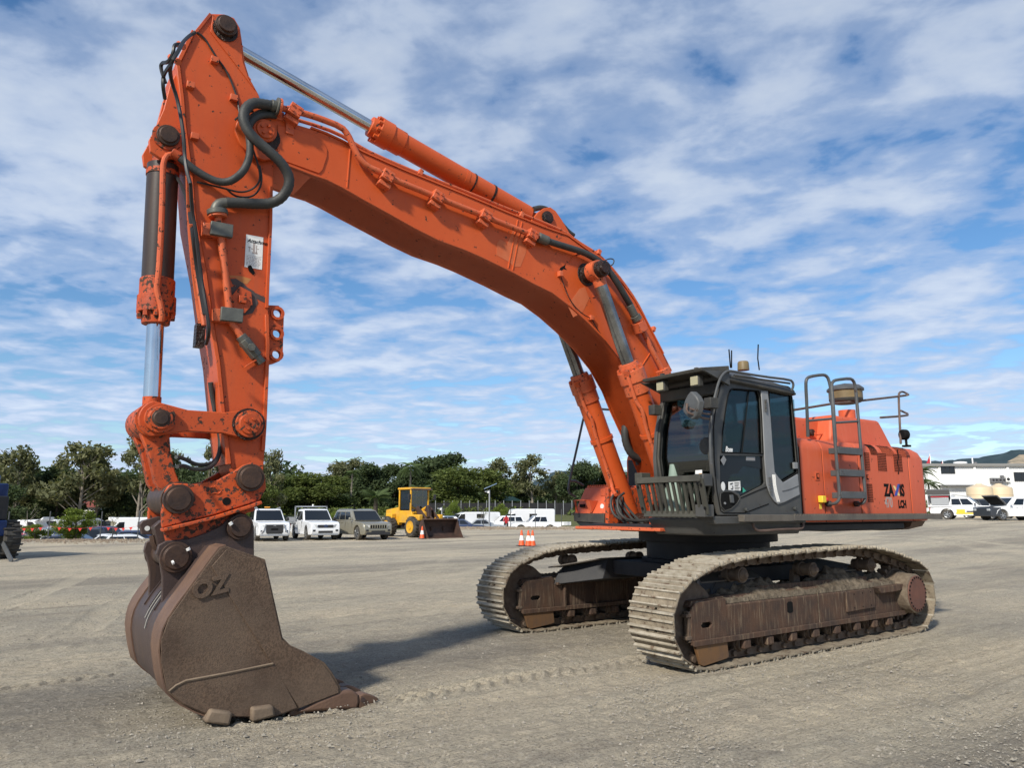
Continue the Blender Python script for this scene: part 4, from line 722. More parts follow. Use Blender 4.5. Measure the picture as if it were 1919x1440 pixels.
    # details on the outer face (the far track shows its inner face, same panels)
    for s in (1, -1):
        y0 = yc+.2*s
        if (side > 0 and s > 0):
            hx, hz = [(0.559,0.54)][0]; MB().py([(hx-.055, hz-.05), (hx-.055, hz+.05), (hx-.03, hz+.065), (hx+.03, hz+.065), (hx+.055, hz+.05), (hx+.055, hz-.05), (hx+.03, hz-.065), (hx-.03, hz-.065)], y0+.001, y0+.004).build('inspection_hole', 'ink_hole_blk', F)  # flat black plate, painted shade in place of a cut opening
            q = [(-.622,0.644),(-1.286,0.652),(-1.275,0.411),(-.613,0.398)]; MB().py(q, y0, y0+.03).build('step_plate', 'frame', F, .004)
            bb = MB()
            for t in (.25, .55, .85):
                for v in (.15, .85): e_ = lerp2(lerp2(q[0], q[1], t), lerp2(q[3], q[2], t), v); bb.cyl((e_[0], y0+.028, e_[1]), (e_[0], y0+.032, e_[1]), .010, 6)
            bb.build('bolt_hole', 'ink_hole_blk', F)
            q = [(-1.283,0.67),(-1.931,0.683),(-1.948,0.61),(-1.747,0.594),(-1.337,0.59)]; MB().py(q, y0, y0+.09).build('step_ledge', 'frame', F, .006)
            MB().tube([([(-.026,0.699)][0][0], y0+.002, .70), ([(-.026,0.699)][0][0], y0+.002, .30)], .006, 5).build('weld_seam', 'mud', F)
        elif s < 0 or True:
            for x in (1.55, .95, .3, -.4): MB().py([(x-.015, .30), (x-.015, .64), (x+.015, .64), (x+.015, .30)], y0, y0+s*.05).build('rib_plate', 'frame', F, .004)
            MB().box((1.7, y0, .62), (-1.9, y0+s*.05, .655)).build('top_flange', 'frame', F, .004)
    # final drive
    MB().lathe((-2.14, yc-.07, .545), (0, 1, 0), [(0, .2), (0, .33), (.14, .33), (.14, .2)], 30).build('drive_sprocket', 'chain', T)
    tee = MB()
    for k in range(20):
        a = k*math.pi/10; tee.obox((-2.14+.35*math.cos(a), yc, .545+.35*math.sin(a)), (math.cos(a), 0, math.sin(a)), (0, 1, 0), (-math.sin(a), 0, math.cos(a)), .07, .12, .05)
    tee.build('sprocket_teeth', 'chain', T)
    o = MB().lathe((-2.14, yc+.06*side, .545), (0, side, 0), [(0, .30), (.10, .30), (.12, .27), (.28, .265), (.29, .25)], 36).build('final_drive', 'motorm', T, .006)
    MB().lathe((-2.14, yc+.352*side, .545), (0, side, 0), [(0, .245), (.012, .24)], 36).build('drive_cover', 'motor', o, .003)
    b = MB()
    for k in range(24): a = k*math.pi/12; b.cyl((-2.14+.22*math.cos(a), yc+.36*side, .545+.22*math.sin(a)), (-2.14+.22*math.cos(a), yc+.373*side, .545+.22*math.sin(a)), .012, 6)
    b.build('cover_bolts', 'ink_hole_blk', o)
    # rollers
    for x in (1.42, 1.0, .55, .09, -.37, -.83, -1.25, -1.62):
        r = MB(); r.lathe((x, yc-.17, .205), (0, 1, 0), [(0, .05), (0, .085), (.05, .085), (.05, .105), (.09, .105), (.09, .085), (.25, .085), (.25, .105), (.29, .105), (.29, .085), (.34, .085), (.34, .05)], 22).build('track_roller', 'chain', T)
        for s in (1, -1): MB().box((x-.065, yc+s*.165, .258), (x+.065, yc+s*.235, .15)).build('roller_bracket', 'frame', T, .02)
    for x in (1.30, -.10, -1.45):
        o = MB().lathe((x, yc-.14, .945), (0, 1, 0), [(0, .06), (0, .075), (.06, .075), (.06, .09), (.10, .09), (.10, .075), (.22, .075), (.22, .09), (.26, .09), (.26, .07), (.27, .07), (.315, .03)], 24).build('carrier_roller', 'chain', T)
        MB().py([(x-.08, .74), (x+.08, .74), (x+.05, .93), (x-.05, .93)], yc-.2*side, yc-.13*side).build('roller_bracket', 'chain', o, .006)
    MB().box((1.0, yc+.05*side, .735), (-1.4, yc+.07*side, .80)).build('dirt_rail', 'frame', F, .004)
    # mud heaped on the frame
    xs = np.linspace(2.2, -2.0, 190); ys = np.linspace(-.19, .19, 22); X_, Y__ = np.meshgrid(xs, ys, indexing='ij')
    prof = .02+.09*np.exp(-((X_-.8)/.5)**2)+.15*np.exp(-((X_+.85)/.45)**2)+.06*np.exp(-((X_+1.8)/.2)**2)-.03*np.exp(-((X_-2.2)/.3)**2)
    e_ = np.clip((.195-Y__)/.26, 0, 1); e_ = e_*e_*(3-2*e_)*np.clip((Y__+.2)/.03, 0, 1)
    Zm = .715+np.maximum(-.01, prof*e_*1.15+(.02+.085*e_)*fbm(X_*11+yc*9, Y__*11+3, 4)); Zm[:, 0] = .66; Zm[:, -1] = .66
    ny = len(ys); vs = [(X_[i, j], yc+Y__[i, j], Zm[i, j]) for i in range(len(xs)) for j in range(ny)]
    fs = [(i*ny+j, i*ny+j+1, (i+1)*ny+j+1, (i+1)*ny+j) for i in range(len(xs)-1) for j in range(ny-1)]
    mm = MB().add(vs, fs); mm.build('caked_mud', 'mud', T, kind='stuff', ang=60)
def thing_part(name, parent):
    o = bpy.data.objects.new(name, None); COL.objects.link(o); o.parent = parent; o.empty_display_size = .2; return o
SH = {}
track(1.82-.325, True); track(-1.82+.235, False)
# --- centre frame and slewing ring
CFR = thing_part('centre_frame', EX)
MB().pz([(1.05, -.9), (1.05, .9), (.7, 1.15), (-.7, 1.15), (-1.05, .9), (-1.05, -.9), (-.7, -1.15), (.7, -1.15)], .78, .98).build('box_section', 'black', CFR, .01)
for sx in (1, -1):
    for sy in (1, -1):
        MB().loft([[(sx*x-.0, sy*.85, z) for x, z in ((.45, .72), (1.25, .72), (1.15, 1.0), (.45, 1.0))], [(sx*x, sy*1.42, z) for x, z in ((.75, .62), (1.75, .62), (1.55, .86), (.75, .86))]]).build('side_leg', 'black', CFR, .01)
        MB().loft([[(sx*x-.0, sy*.85, z) for x, z in ((.40, .999), (1.3, .999), (1.3, 1.015), (.40, 1.015))], [(sx*x, sy*1.42, z) for x, z in ((.7, .862), (1.8, .862), (1.8, .878), (.7, .878))]]).build('leg_cover', 'deck', CFR)
MB().lathe((0, 0, .98), (0, 0, 1), [(0, .93), (.04, .93), (.05, .86), (.28, .86)], 48).build('lower_ring', 'black', CFR)
MB().lathe((0, 0, 1.262), (0, 0, 1), [(0, .97), (.13, .97)], 48).build('slewing_ring', 'black', EX, .006)
# --- swing frame
SF = thing_part('swing_frame', EX)
MB().pz([(1.75, .72), (1.75, 1.60), (-2.45, 1.60), (-2.45, -1.60), (1.0, -1.60), (1.05, -.75), (1.55, -.72)], 1.425, 1.51).build('frame_deck', 'black', SF, .01)
MB().box((1.55, -.45, 1.43), (-.6, -.38, 2.0)).box((1.55, .38, 1.43), (-.6, .45, 2.0)).build('boom_bracket', 'worn', SF, .01)
MB().box((1.95, -.62, 1.435), (1.0, .95, 1.475)).build('front_crossmember', 'pipe', SF, .008)
MB().cyl((.45, -.48, 2.02), (.45, .48, 2.02), .14, 20).cyl((1.02, -.68, 1.52), (1.02, .68, 1.52), .13, 20).build('foot_pin', 'grease', SF)
hb = random.Random(4)
for k in range(2):
    y = -.3+k*.13; MB().tube([(1.45, y, 1.95-.03*k), (1.60, y+.02, 1.85), (1.66, y+.1, 1.65), (1.55, y+.2, 1.54), (1.2, y+.3, 1.56)], .018, 8, 2).build('hydraulic_hose', 'rubber', SF)
MB().tube([(1.339,-.2,2.918),(1.386,-.2,2.75),(1.352,-.2,2.573),(1.234,-.2,2.43),(1.039,-.2,2.378),(0.827,-.2,2.371)], .055, 12, 2, ribs=.03).build('corrugated_hose', 'rubber', SF)
MB().tube([(1.121,-.25,2.748),(1.13,-.25,2.52),(1.086,-.25,2.319)], .03, 8, 1).build('hydraulic_hose', 'rubber', SF)
# --- counterweight and engine house
def shell(x0, x1, mt, name, parent, yh=1.60, z0=1.535, z1=2.64, r=.17, inner=True, x0r=0, zend=None):
    pr = []
    for sgn in (1,):
        pr = [(yh, z0)]+[(yh-r+r*math.cos(t), z1-r+r*math.sin(t)) for t in np.linspace(0, math.pi/2, 7)]
    full = pr+[(-y, z) for y, z in pr[::-1]]
    return MB().px(full, x0, x1).build(name, mt, parent, .004, 2)
EH = thing_part('engine_house', EX)
xs_ = [[(0.018,2.209)][0][0], [(-.486,2.155)][0][0], [(-1.351,2.179)][0][0], [(-2.715,2.177)][0][0], [(-3.188,2.23)][0][0]]
for i in range(3):
    shell(xs_[i]-.011, xs_[i+1]+.011, 'house', 'access_door', EH)
MB().box((xs_[0]-.01, -1.57, 1.52), (xs_[3]-.1, 1.590, 2.50)).box((xs_[0]-.01, -1.4, 2.4), (xs_[3]-.1, 1.45, 2.63)).build('inner_wall', 'black', EH)
# counterweight with rounded tail corner and undercut
cw = []
xa, xb = xs_[3]-.016, xs_[4]-.14
def cwring(z, ins, k=1.0):
    pts = []; R = .24*k; y = 1.60-ins; xx = xb+ins
    pts += [(xa, -y, z)]
    for t in np.linspace(0, math.pi/2, 8): pts.append((xx+R-R*math.sin(t), -(y-R+R*math.cos(t)), z))
    for t in np.linspace(math.pi/2, 0, 8): pts.append((xx+R-R*math.sin(t), (y-R+R*math.cos(t)), z))
    pts += [(xa, y, z)]; return pts
MB().loft([cwring(1.535, 0), cwring(2.46, 0), cwring(2.56, .04), cwring(2.62, .11), cwring(2.64, .2)]).build('counterweight', 'house', EX, .01)
# undercut belly
MB().loft([[(x, y, z) for y, z in ((1.5, 1.46), (1.3, 1.40), (-1.3, 1.40), (-1.5, 1.46))] for x in (-.9, xa+.01)]).build('belly_plate', 'black', SF, .01)
MB().loft([cwring(1.385, .45), cwring(1.40, .20), cwring(1.45, .06), cwring(1.53, .02)]).build('counterweight_belly', 'rust', EX)
# hoods
def hood(q, yn, yf, name, top_in=.10, mt='house'):
    x0, x1, z0, z1, xt0, xt1 = q
    lo_ = [(x0, yn, z0), (x1, yn, z0), (x1, yf, z0), (x0, yf, z0)]; hi = [(xt0, yn-top_in, z1), (xt1, yn-top_in, z1), (xt1, yf+top_in, z1), (xt0, yf+top_in, z1)]
    return MB().loft([lo_, hi]).build(name, mt, EH, .05, 4)
hA = [(-.523,2.604),(-1.782,2.67),(-.566,3.013),(-1.723,3.18)]; hB = [(-1.325,2.631),(-2.945,2.707),(-1.475,3.153),(-2.699,3.125)]
hood((hA[0][0], hA[1][0], 2.60, 3.02, hA[0][0], hA[1][0]), 1.05, -1.0, 'cooler_hood', .04)
hood((hB[0][0]+.1, hB[1][0], 2.60, 3.07, hB[2][0]+.06, hB[3][0]), 1.30, -1.0, 'engine_hood', .08)
q = [(-.5,1.534,2.723)][0]
for a in ([(-1.113,1.12,2.795),(-1.108,1.12,2.756),(-1.366,1.12,2.795),(-1.371,1.12,2.834)],): MB().tube(a, .010, 6, 1).build('grab_handle', 'house', EH)
for a in ("1522,811,1.06", "1557,807,1.06"): p_ = [(-1.093,1.09,2.797)][0] if a[2] == '2' else [(-1.572,1.09,2.857)][0]; MB().cyl((p_[0], 1.05, p_[2]), (p_[0], 1.11, p_[2]), .05, 12).build('hood_latch', 'grease', EH, .01)
# precleaner
pc = [(-2.45,0.85,3.231)][0]; PCL = MB().cyl((pc[0], .85, 2.9), (pc[0], .85, 3.25), .125, 24).build('intake_stack', 'house', EX)
zb = [(-2.475,0.85,3.412)][0][2]
MB().lathe((pc[0], .85, zb), (0, 0, 1), [(-.055, .17), (-.03, .235), (0, .25), (.02, .25)], 28).build('precleaner_base', 'bowl', PCL); MB().lathe((pc[0], .85, zb+.02), (0, 0, 1), [(0, .25), (.13, .25)], 28).build('precleaner_band', 'tan', PCL)
MB().lathe((pc[0], .85, zb+.15), (0, 0, 1), [(0, .275), (.03, .275), (.08, .22), (.11, .08), (.125, .01)], 28).build('precleaner_cap', 'rail', PCL)
# seams, latches, vents, lettering on the near side (y = 1.60)
ys_ = 1.60
for s_ in ("1531,893", "1624,895"):
    q = [(-.338,2.13)][0] if s_[1:3] == '53' else [(-1.544,2.147)][0]
    o = MB().box((q[0]-.05, ys_, q[1]-.055), (q[0]+.05, ys_+.008, q[1]+.055)).build('latch_plate', 'house', EH, .006); MB().box((q[0]-.028, ys_+.008, q[1]-.035), (q[0]+.022, ys_+.012, q[1]+.035)).build('latch_recess', 'ink_hole_blk', o); MB().box((q[0]-.02, ys_+.012, q[1]-.02), (q[0]+.008, ys_+.02, q[1]+.025)).build('latch_paddle', 'house', o, .003)
def vent(q, nx, nz):
    x0, x1 = q[0][0], q[1][0]; za, zb_ = q[1][1], q[0][1]
    o = MB().box((x0, ys_+.0005, za), (x1, ys_+.002, zb_)).build('vent_grille', 'ink_hole_blk', EH); b = MB()  # black sheet behind the bars paints the shade of the recess
    for i in range(nx+1): x = x0+(x1-x0)*i/nx; b.box((x-.0015, ys_+.002, za), (x+.0015, ys_+.0032, zb_))
    b.build('mullion_bars', 'house', o)
    for j in range(nz+1): z = za+(zb_-za)*j/nz; MB().box((x0, ys_+.002, z-.0022), (x1, ys_+.0034, z+.0022)).build('slat', 'house', o)
vent([(-1.52,2.498),(-1.648,2.239)], 5, 11); vent([(-1.859,2.506),(-2.099,2.246)], 7, 11); vent([(-2.306,2.51),(-2.542,2.251)], 7, 11); vent([(-1.523,2.057),(-1.664,1.799)], 5, 11)
for a, b_ in (([(-1.703,2.644)][0][0], [(-1.875,2.653)][0][0]), ([(-2.019,2.652)][0][0], [(-2.332,2.669)][0][0]), ([(-2.452,2.667)][0][0], [(-2.78,2.684)][0][0])):
    for k in range(11):
        x = a+(b_-a)*k/10; pts = [(x, 1.60-.17+.172*math.cos(t), 2.47+.172*math.sin(t)) for t in np.linspace(-.0, 1.15, 6)]; MB().tube(pts, .0032, 4).build('louvre_slot', 'ink_hole_blk', EH)
t0 = [(-1.977,1.894)][0]; t1 = [(-2.604,1.905)][0]; t2 = [(-1.964,1.729)][0]; t3 = [(-2.33,1.726)][0]
def sidetext(s, a, size, mt, sq=1.0, bold=.012, nm='lettering'): return text(s, size, nm, mt, EH, (a[0], ys_+.001, a[1]), (-1, 0, 0), (0, 0, 1), .002, bold, 0, sq)
sidetext('ZA', t0, .235, 'ink_hole_blk', .80); q = [(-2.398,1.899)][0]; sidetext('IS', q, .235, 'ink_hole_blk', .80)
q0 = [(-2.24,1.896),(-2.359,2.068),(-2.419,2.069),(-2.315,1.898)]; MB().py(q0, ys_+.001, ys_+.003).build('lettering', 'blue', EH)
q0 = [(-2.22,2.04),(-2.279,2.041),(-2.405,1.899),(-2.345,1.898)]; MB().py(q0, ys_+.0005, ys_+.0015).build('lettering', 'yink', EH)
MB().tube([(p_[0], 1.602, p_[1]) for p_ in [(-2.431,2.579),(-2.444,2.477),(-2.4,2.396),(-2.426,2.287),(-2.399,2.215)]], .010, 4).build('dark_streak', 'ink_hole_blk', EH)  # thin dark line running down the third vent
sidetext('470', t2, .21, 'grayink', .66, .004); sidetext('LCH', t3, .15, 'ink_hole_blk', .78, .009)
# emergency stop
q = [(-.365,1.824)][0]; e = MB().box((q[0]-.045, 1.6, q[1]-.04), (q[0]+.045, 1.67, q[1]+.05)).build('stop_box', 'yellow', EH, .01); MB().cyl((q[0]-.05, 1.64, q[1]), (q[0]-.09, 1.64, q[1]), .03, 14).build('stop_button', 'red', e, .005); MB().box((q[0]-.03, 1.6, q[1]-.12), (q[0]+.02, 1.603, q[1]-.05)).build('stop_notice', 'yellow', e)
# ladder and rails
HR = thing_part('boarding_ladder', EX)
MB().tube([(-.272,1.55,2.65),(-.189,1.62,3.058),(-.134,1.66,3.319),(-.14,1.67,3.397),(-.201,1.68,3.437),(-.424,1.72,3.48),(-.507,1.73,3.477),(-.547,1.74,3.428),(-.555,1.76,3.252),(-.486,1.8,2.649),(-.491,1.8,2.216),(-.5,1.8,1.913),(-.49,1.8,1.837),(-.467,1.78,1.789),(-.461,1.73,1.769),(-.516,1.62,1.77)], .021, 10, 1).build('hand_rail', 'rail', HR)
MB().tube([(-.5,1.8,2.566),(-.545,1.78,3.14),(-.567,1.76,3.347),(-.612,1.76,3.403),(-.705,1.76,3.434),(-1.023,1.76,3.486),(-1.113,1.76,3.469),(-1.155,1.76,3.39),(-1.127,1.78,2.968),(-1.094,1.8,2.524),(-1.107,1.8,2.164),(-1.117,1.8,1.878),(-1.095,1.8,1.821),(-1.072,1.78,1.779),(-1.079,1.73,1.772),(-1.164,1.62,1.774)], .021, 10, 1).build('hand_rail', 'rail', HR)
for a in ([(-.17,1.64,2.848),(-.529,1.77,2.889)], [(-.518,1.78,2.83),(-1.13,1.78,2.894)]): MB().tube(a, .016, 8).build('rung_bar', 'rail', HR)
for a in ([(-.516,1.62,1.77),(-.615,1.62,1.771)], [(-1.182,1.61,1.774),(-1.288,1.61,1.774)]): MB().cyl((a[0][0], 1.60, a[0][2]), (a[0][0], 1.66, a[0][2]), .04, 12).build('rail_foot', 'rubber', HR, .01)
for a in ([(-.513,1.8,2.475),(-1.104,1.8,2.499)], [(-.523,1.8,2.182),(-1.111,1.8,2.193)], [(-.521,1.8,1.892),(-1.119,1.8,1.893)]):
    x0, x1, z = a[0][0], a[1][0], a[0][2]; st_ = MB().box((x0, 1.68, z-.05), (x1, 1.82, z+.025)).build('ladder_step', 'rail', HR, .004); te = MB(); n = 9
    for k in range(n): x = x0+(x1-x0)*(k+.5)/n; te.box((x-.012, 1.79, z+.025), (x+.012, 1.82, z+.042))
    te.build('step_teeth', 'rail', st_)
RL = thing_part('roof_railing', EX)
MB().tube([(-.798,1,3.11),(-1.815,1,3.288),(-2.412,1,3.372),(-3.762,1,3.572),(-4.286,0.9,3.655)], .018, 8).build('rail_tube', 'railr', RL)
MB().tube([[(-4.085,1,3.624)][0], [(-4.545,0.8,3.701)][0], [(-4.95,0.5,3.835)][0], [(-3.826,1,3.646)][0], [(-3.795,1,3.562)][0], [(-3.563,1.1,3.13)][0], [(-3.435,1.15,2.751)][0]], .018, 8, 1).build('rail_tube', 'railr', RL)
MB().tube([[(-3.163,1,3.173)][0], [(-3.809,1,3.242)][0], [(-4.517,0.8,3.339)][0], [(-4.614,0.6,3.444)][0]], .018, 8, 1).build('rail_tube', 'railr', RL)
lc = [(-3.514,1.2,2.899)][0]; WL = MB().cyl((lc[0]-.04, 1.2, lc[2]), (lc[0]+.05, 1.16, lc[2]), .085, 18).build('work_lamp', 'ink_hole_blk', EX, .015); MB().cyl((lc[0], 1.2, lc[2]-.05), (lc[0], 1.2, lc[2]-.18), .02, 8).box((lc[0]-.05, 1.15, lc[2]-.2), (lc[0]+.05, 1.25, lc[2]-.17)).build('lamp_stand', 'ink_hole_blk', WL)
# walkway
WK = thing_part('walkway', EX); x_a, x_b, x_c = [(1.459,1.632)][0][0], [(0.513,1.648)][0][0], [(-3.196,1.68)][0][0]
MB().box((x_a, 1.60, 1.555), (x_b+.003, 1.80, 1.635)).build('step_plate', 'deck', WK, .006)
g = MB().box((x_b-.003, 1.62, 1.56), (x_c, 1.80, 1.625)).build('serrated_plank', 'deck', WK, .004); te = MB(); n = 62
for k in range(n): x = x_b+(x_c-x_b)*(k+.5)/n; te.box((x-.014, 1.785, 1.62), (x+.014, 1.80, 1.642)).box((x-.014, 1.64, 1.62), (x+.014, 1.66, 1.642))
te.build('plank_teeth', 'deck', g)
MB().tube([(1.23,1.74,1.539),(1.224,1.74,1.496),(1.178,1.74,1.459),(1.11,1.74,1.446),(0.635,1.74,1.464),(0.311,1.74,1.459),(0.253,1.74,1.484),(0.247,1.74,1.536)], .017, 8, 1).build('step_hoop', 'railr', WK)
# right-hand tool box and tank
TB = thing_part('tool_box', EX)
bx_ = [(-1.537,2.129),(-.813,2.106),(-.966,1.649),(-1.78,1.655)]; q0, q1, q2, q3 = bx_
tbf = [(.95, q0[0], q0[1]), (.95, q1[0], q1[1]), (1.15, q2[0]+.0, q2[1]), (1.15, q3[0]-.0, q3[1])]
MB().loft([[(.90, -1.62, 2.03), (.90, -.93, 2.03), (1.13, -.93, 1.64), (1.13, -1.62, 1.64)], [(-.2, -1.62, 2.03), (-.2, -.93, 2.03), (-.2, -.93, 1.64), (-.2, -1.62, 1.64)]]).build('box_body', 'house', TB, .01)
MB().box((.88, -1.60, 2.03), (.3, -.95, 2.055)).build('box_lid', 'house', TB, .004)
te = MB()
for k in range(12): te.box((.86, -1.58+k*.053, 2.055), (.88, -1.56+k*.053, 2.075))
te.build('lid_teeth', 'house', TB)
MB().px([(-.93, 1.64), (-1.62, 1.64), (-1.62, 1.52), (-.93, 1.50)], 1.14, .9).build('bumper_strip', 'cab2', TB, .006); MB().px([(-.90, 1.50), (-1.60, 1.52), (-1.45, 1.42), (-.90, 1.41)], 1.12, .5).build('bumper_strip', 'black', TB, .01)
MB().box((1.12, -.93, 1.44), (-.2, -.70, 1.64)).loft([[(.9, -.925, 2.03), (.9, -.72, 2.0), (1.12, -.72, 1.64), (1.13, -.925, 1.64)], [(-.2, -.925, 2.03), (-.2, -.72, 2.0), (-.2, -.72, 1.64), (-.2, -.925, 1.64)]]).build('box_side', 'link', TB, .006)
MB().box((1.10, -1.5, 1.83), (1.24, -1.25, 1.845)).px([(-1.50, 1.83), (-1.46, 1.83), (-1.46, 1.66), (-1.42, 1.66)], 1.22, 1.24).build('step_recess', 'house', TB, .003)
MB().loft([[(1.02, -1.28, 1.83), (1.02, -1.18, 1.83), (1.14, -1.19, 1.66), (1.14, -1.24, 1.66)], [(1.20, -1.28, 1.83), (1.20, -1.18, 1.83), (1.14, -1.19, 1.655), (1.14, -1.24, 1.655)]]).build('step_gusset', 'house', TB)
MB().box((1.075, -1.53, 1.735), (1.095, -1.42, 1.78)).build('vent_slot', 'ink_hole_blk', TB); MB().px([(p[0], p[1]) for p in circ((-1.03, 1.745), .038, 16)], 1.075, 1.085).build('white_disc', 'white', TB)
MB().px([(-1.17, 1.90), (-1.03, 1.90), (-1.03, 2.01), (-1.17, 2.01)], .95, .985).build('cover_plate', 'house', TB, .004)
FT = MB().box((.75, -.75, 1.5), (-.9, -.50, 2.05)).build('valve_bank', 'link', EX, .02); tq = [(-1.264,2.162),(-1.248,2.574),(-1.174,2.645),(-.984,2.657),(-.846,2.647),(-.535,2.626),(-.557,2.138)]
MB().px([(-1.0, 1.5), (-1.0, 2.30), (-.93, 2.38), (-.6, 2.38), (-.55, 1.5)], .3, -.7).build('fuel_tank', 'link', EX, .02)
MB().tube([(0.163,-1.5,3.296),(0.597,-1.5,3.297),(0.925,-1.5,3.279),(0.981,-1.5,3.224),(1.169,-1.5,2.593),(1.315,-1.5,2.138),(1.339,-1.5,2)], .018, 8, 1).tube([(1.339,-1.5,2),(1.319,-1.5,1.944),(1.193,-1.5,1.889)], .018, 8).tube([(1.305,-1.5,2.13),(1.199,-1.5,2.132),(1.039,-1.5,2.071)], .02, 8).build('side_handrail', 'rail', EX)
# --- cab
CAB = thing_part('cab', EX); YN, YF = 1.72, .80
out = [(1.785,1.633),(1.824,1.846),(1.859,2.001),(1.873,2.319),(1.832,2.645),(1.734,2.976),(1.657,3.134),(1.565,3.214),(1.426,3.247),(0.959,3.263),(0.333,3.251),(0.284,3.179),(0.272,3.077),(0.226,2.567),(0.229,1.628)]
w1 = [(1.487,3.093),(1.437,3.111),(0.961,3.13),(0.926,3.053),(0.922,2.758),(0.938,2.36),(1.705,2.345),(1.669,2.581),(1.591,2.868),(1.541,3.018)]
w2 = [(1.736,2.307),(0.94,2.335),(0.929,2.015),(0.973,1.982),(1.403,1.839),(1.438,1.881),(1.531,1.91),(1.699,1.926),(1.749,1.997)]
w3 = [(0.754,3.203),(0.312,3.232),(0.281,3.104),(0.255,2.296),(0.26,2.156),(0.602,2.029),(0.734,2.09),(0.77,2.368)]
sw = MB().py(out, YN-.05, YN, [w1, w2, w3]).build('side_frame', 'cab', CAB, .008); MB().py(out, YF, YF+.05, [w1, w2, w3]).build('side_frame', 'cab', CAB, .008)
MB().py(w1, YN-.028, YN-.022).build('door_window', 'tint', CAB); MB().py(w3, YN-.028, YN-.022).build('rear_side_window', 'tint', CAB)
lw = [(1.727,2.301),(0.941,2.328),(0.924,2.175),(1.255,2.202),(1.305,2.2),(1.357,2.161),(1.4,2.116),(1.536,2.094),(1.599,2.013),(1.624,1.927),(1.699,1.926),(1.749,1.997)]; MB().py(w2, YN-.030, YN-.024).build('lower_door_glass', 'tint', CAB)
MB().py(lw, YN-.022, YN-.018).build('glass_mask', 'panelblk', CAB)
for w in (w1, w3): MB().py(w, YF+.022, YF+.028).build('far_side_window', 'clear', CAB)
MB().py(w2, YF+.02, YF+.03).build('far_side_panel', 'cab2', CAB)
# sliding window divider, seal
d_ = [(1.127,3.114),(1.322,2.344)]; MB().tube([(p[0], YN-.015, p[1]) for p in d_], .008, 6).build('window_divider', 'ink_hole_blk', CAB)
for w in (w1, w3): MB().tube([(p[0], YN+.001, p[1]) for p in w+[w[0]]], .009, 6).build('window_seal', 'ink_hole_blk', CAB)
sv = [(0.922,3.132),(0.795,3.144),(0.752,2.702),(0.769,2.205),(0.713,2.123),(0.602,2.061)]; svp = [(0.927,3.132),(0.795,3.144),(0.771,2.833),(0.763,2.374),(0.753,2.147),(0.685,2.085),(0.596,2.022),(0.288,2.135),(0.272,1.877),(0.588,1.783),(0.729,1.756),(0.798,1.794),(0.873,1.882),(0.924,1.996),(0.936,2.302),(0.925,2.756)]
o = MB().py(svp, YN+.001, YN+.02).build('pillar_trim', 'silver', CAB, .008, 3)
rb = MB()
for k in (0, .022, .044): a = [(0.805,2.113),(0.8,1.953),(0.743,1.788)]; rb.tube([(p[0]-k, YN+.022, p[1]) for p in a], .006, 6, 1)
rb.build('trim_ribs', 'white', o); MB().tube([(p[0], YN+.021, p[1]) for p in [(0.631,1.917),(0.478,1.939),(0.297,1.988)]], .006, 6, 1).build('trim_crease', 'rail', o)
for s_ in ([(0.868,3.029),(0.873,2.87)], [(0.874,2.086),(0.873,1.882)]):
    a, b_ = s_; hg = MB()
    for k in range(5): t = (k+.5)/5; x = a[0]+(b_[0]-a[0])*t; z = a[1]+(b_[1]-a[1])*t; hg.cyl((x, YN+.035, z-.012), (x, YN+.035, z+.015), .014, 8)
    hg.build('door_hinge', 'rail', o)
dh = [(1.764,1.877),(1.707,1.896),(1.576,1.898),(1.466,1.856),(1.44,1.814),(1.482,1.765),(1.591,1.704),(1.705,1.68),(1.766,1.728),(1.779,1.799)]; o = MB().py(dh, YN+.001, YN+.010).build('handle_recess', 'ink_hole_blk', CAB, .003); q = [(1.623,1.86),(1.567,1.861),(1.555,1.77),(1.611,1.77)]; MB().py(q, YN+.01, YN+.03).build('door_handle', 'rail', o, .004); q = [(1.705,1.764)][0]; MB().cyl((q[0], YN+.01, q[1]), (q[0], YN+.02, q[1]), .014, 10).build('door_lock', 'silver', o)
MB().tube([(p[0], YN+.008, p[1]) for p in dh+[dh[0]]], .007, 5).build('recess_rim', 'cab', o)
MB().tube([(p[0], YN+.003, p[1]) for p in [(1.643,3.187),(1.745,2.962),(1.824,2.633),(1.84,2.266),(1.82,1.906),(1.772,1.68),(1.719,1.656),(1.35,1.656),(0.891,1.762)]], .006, 5).build('door_gap', 'ink_hole_blk', CAB)
MB().tube([(p[0], YN+.003, p[1]) for p in [(1.404,1.827),(1.081,1.917),(0.871,1.972)]], .006, 5).build('door_gap', 'ink_hole_blk', CAB)
for s_ in ([(1.328,1.692)][0], [(0.386,1.706)][0]): MB().cyl((s_[0], YN, s_[1]), (s_[0], YN+.035, s_[1]), .025, 12).build('door_stop', 'rubber', CAB, .006)
q = [(0.335,2.28),(0.257,2.283),(0.26,2.203),(0.333,2.2)]; MB().py(q, YN-.02, YN+.008).build('door_latch', 'silver', CAB, .003)
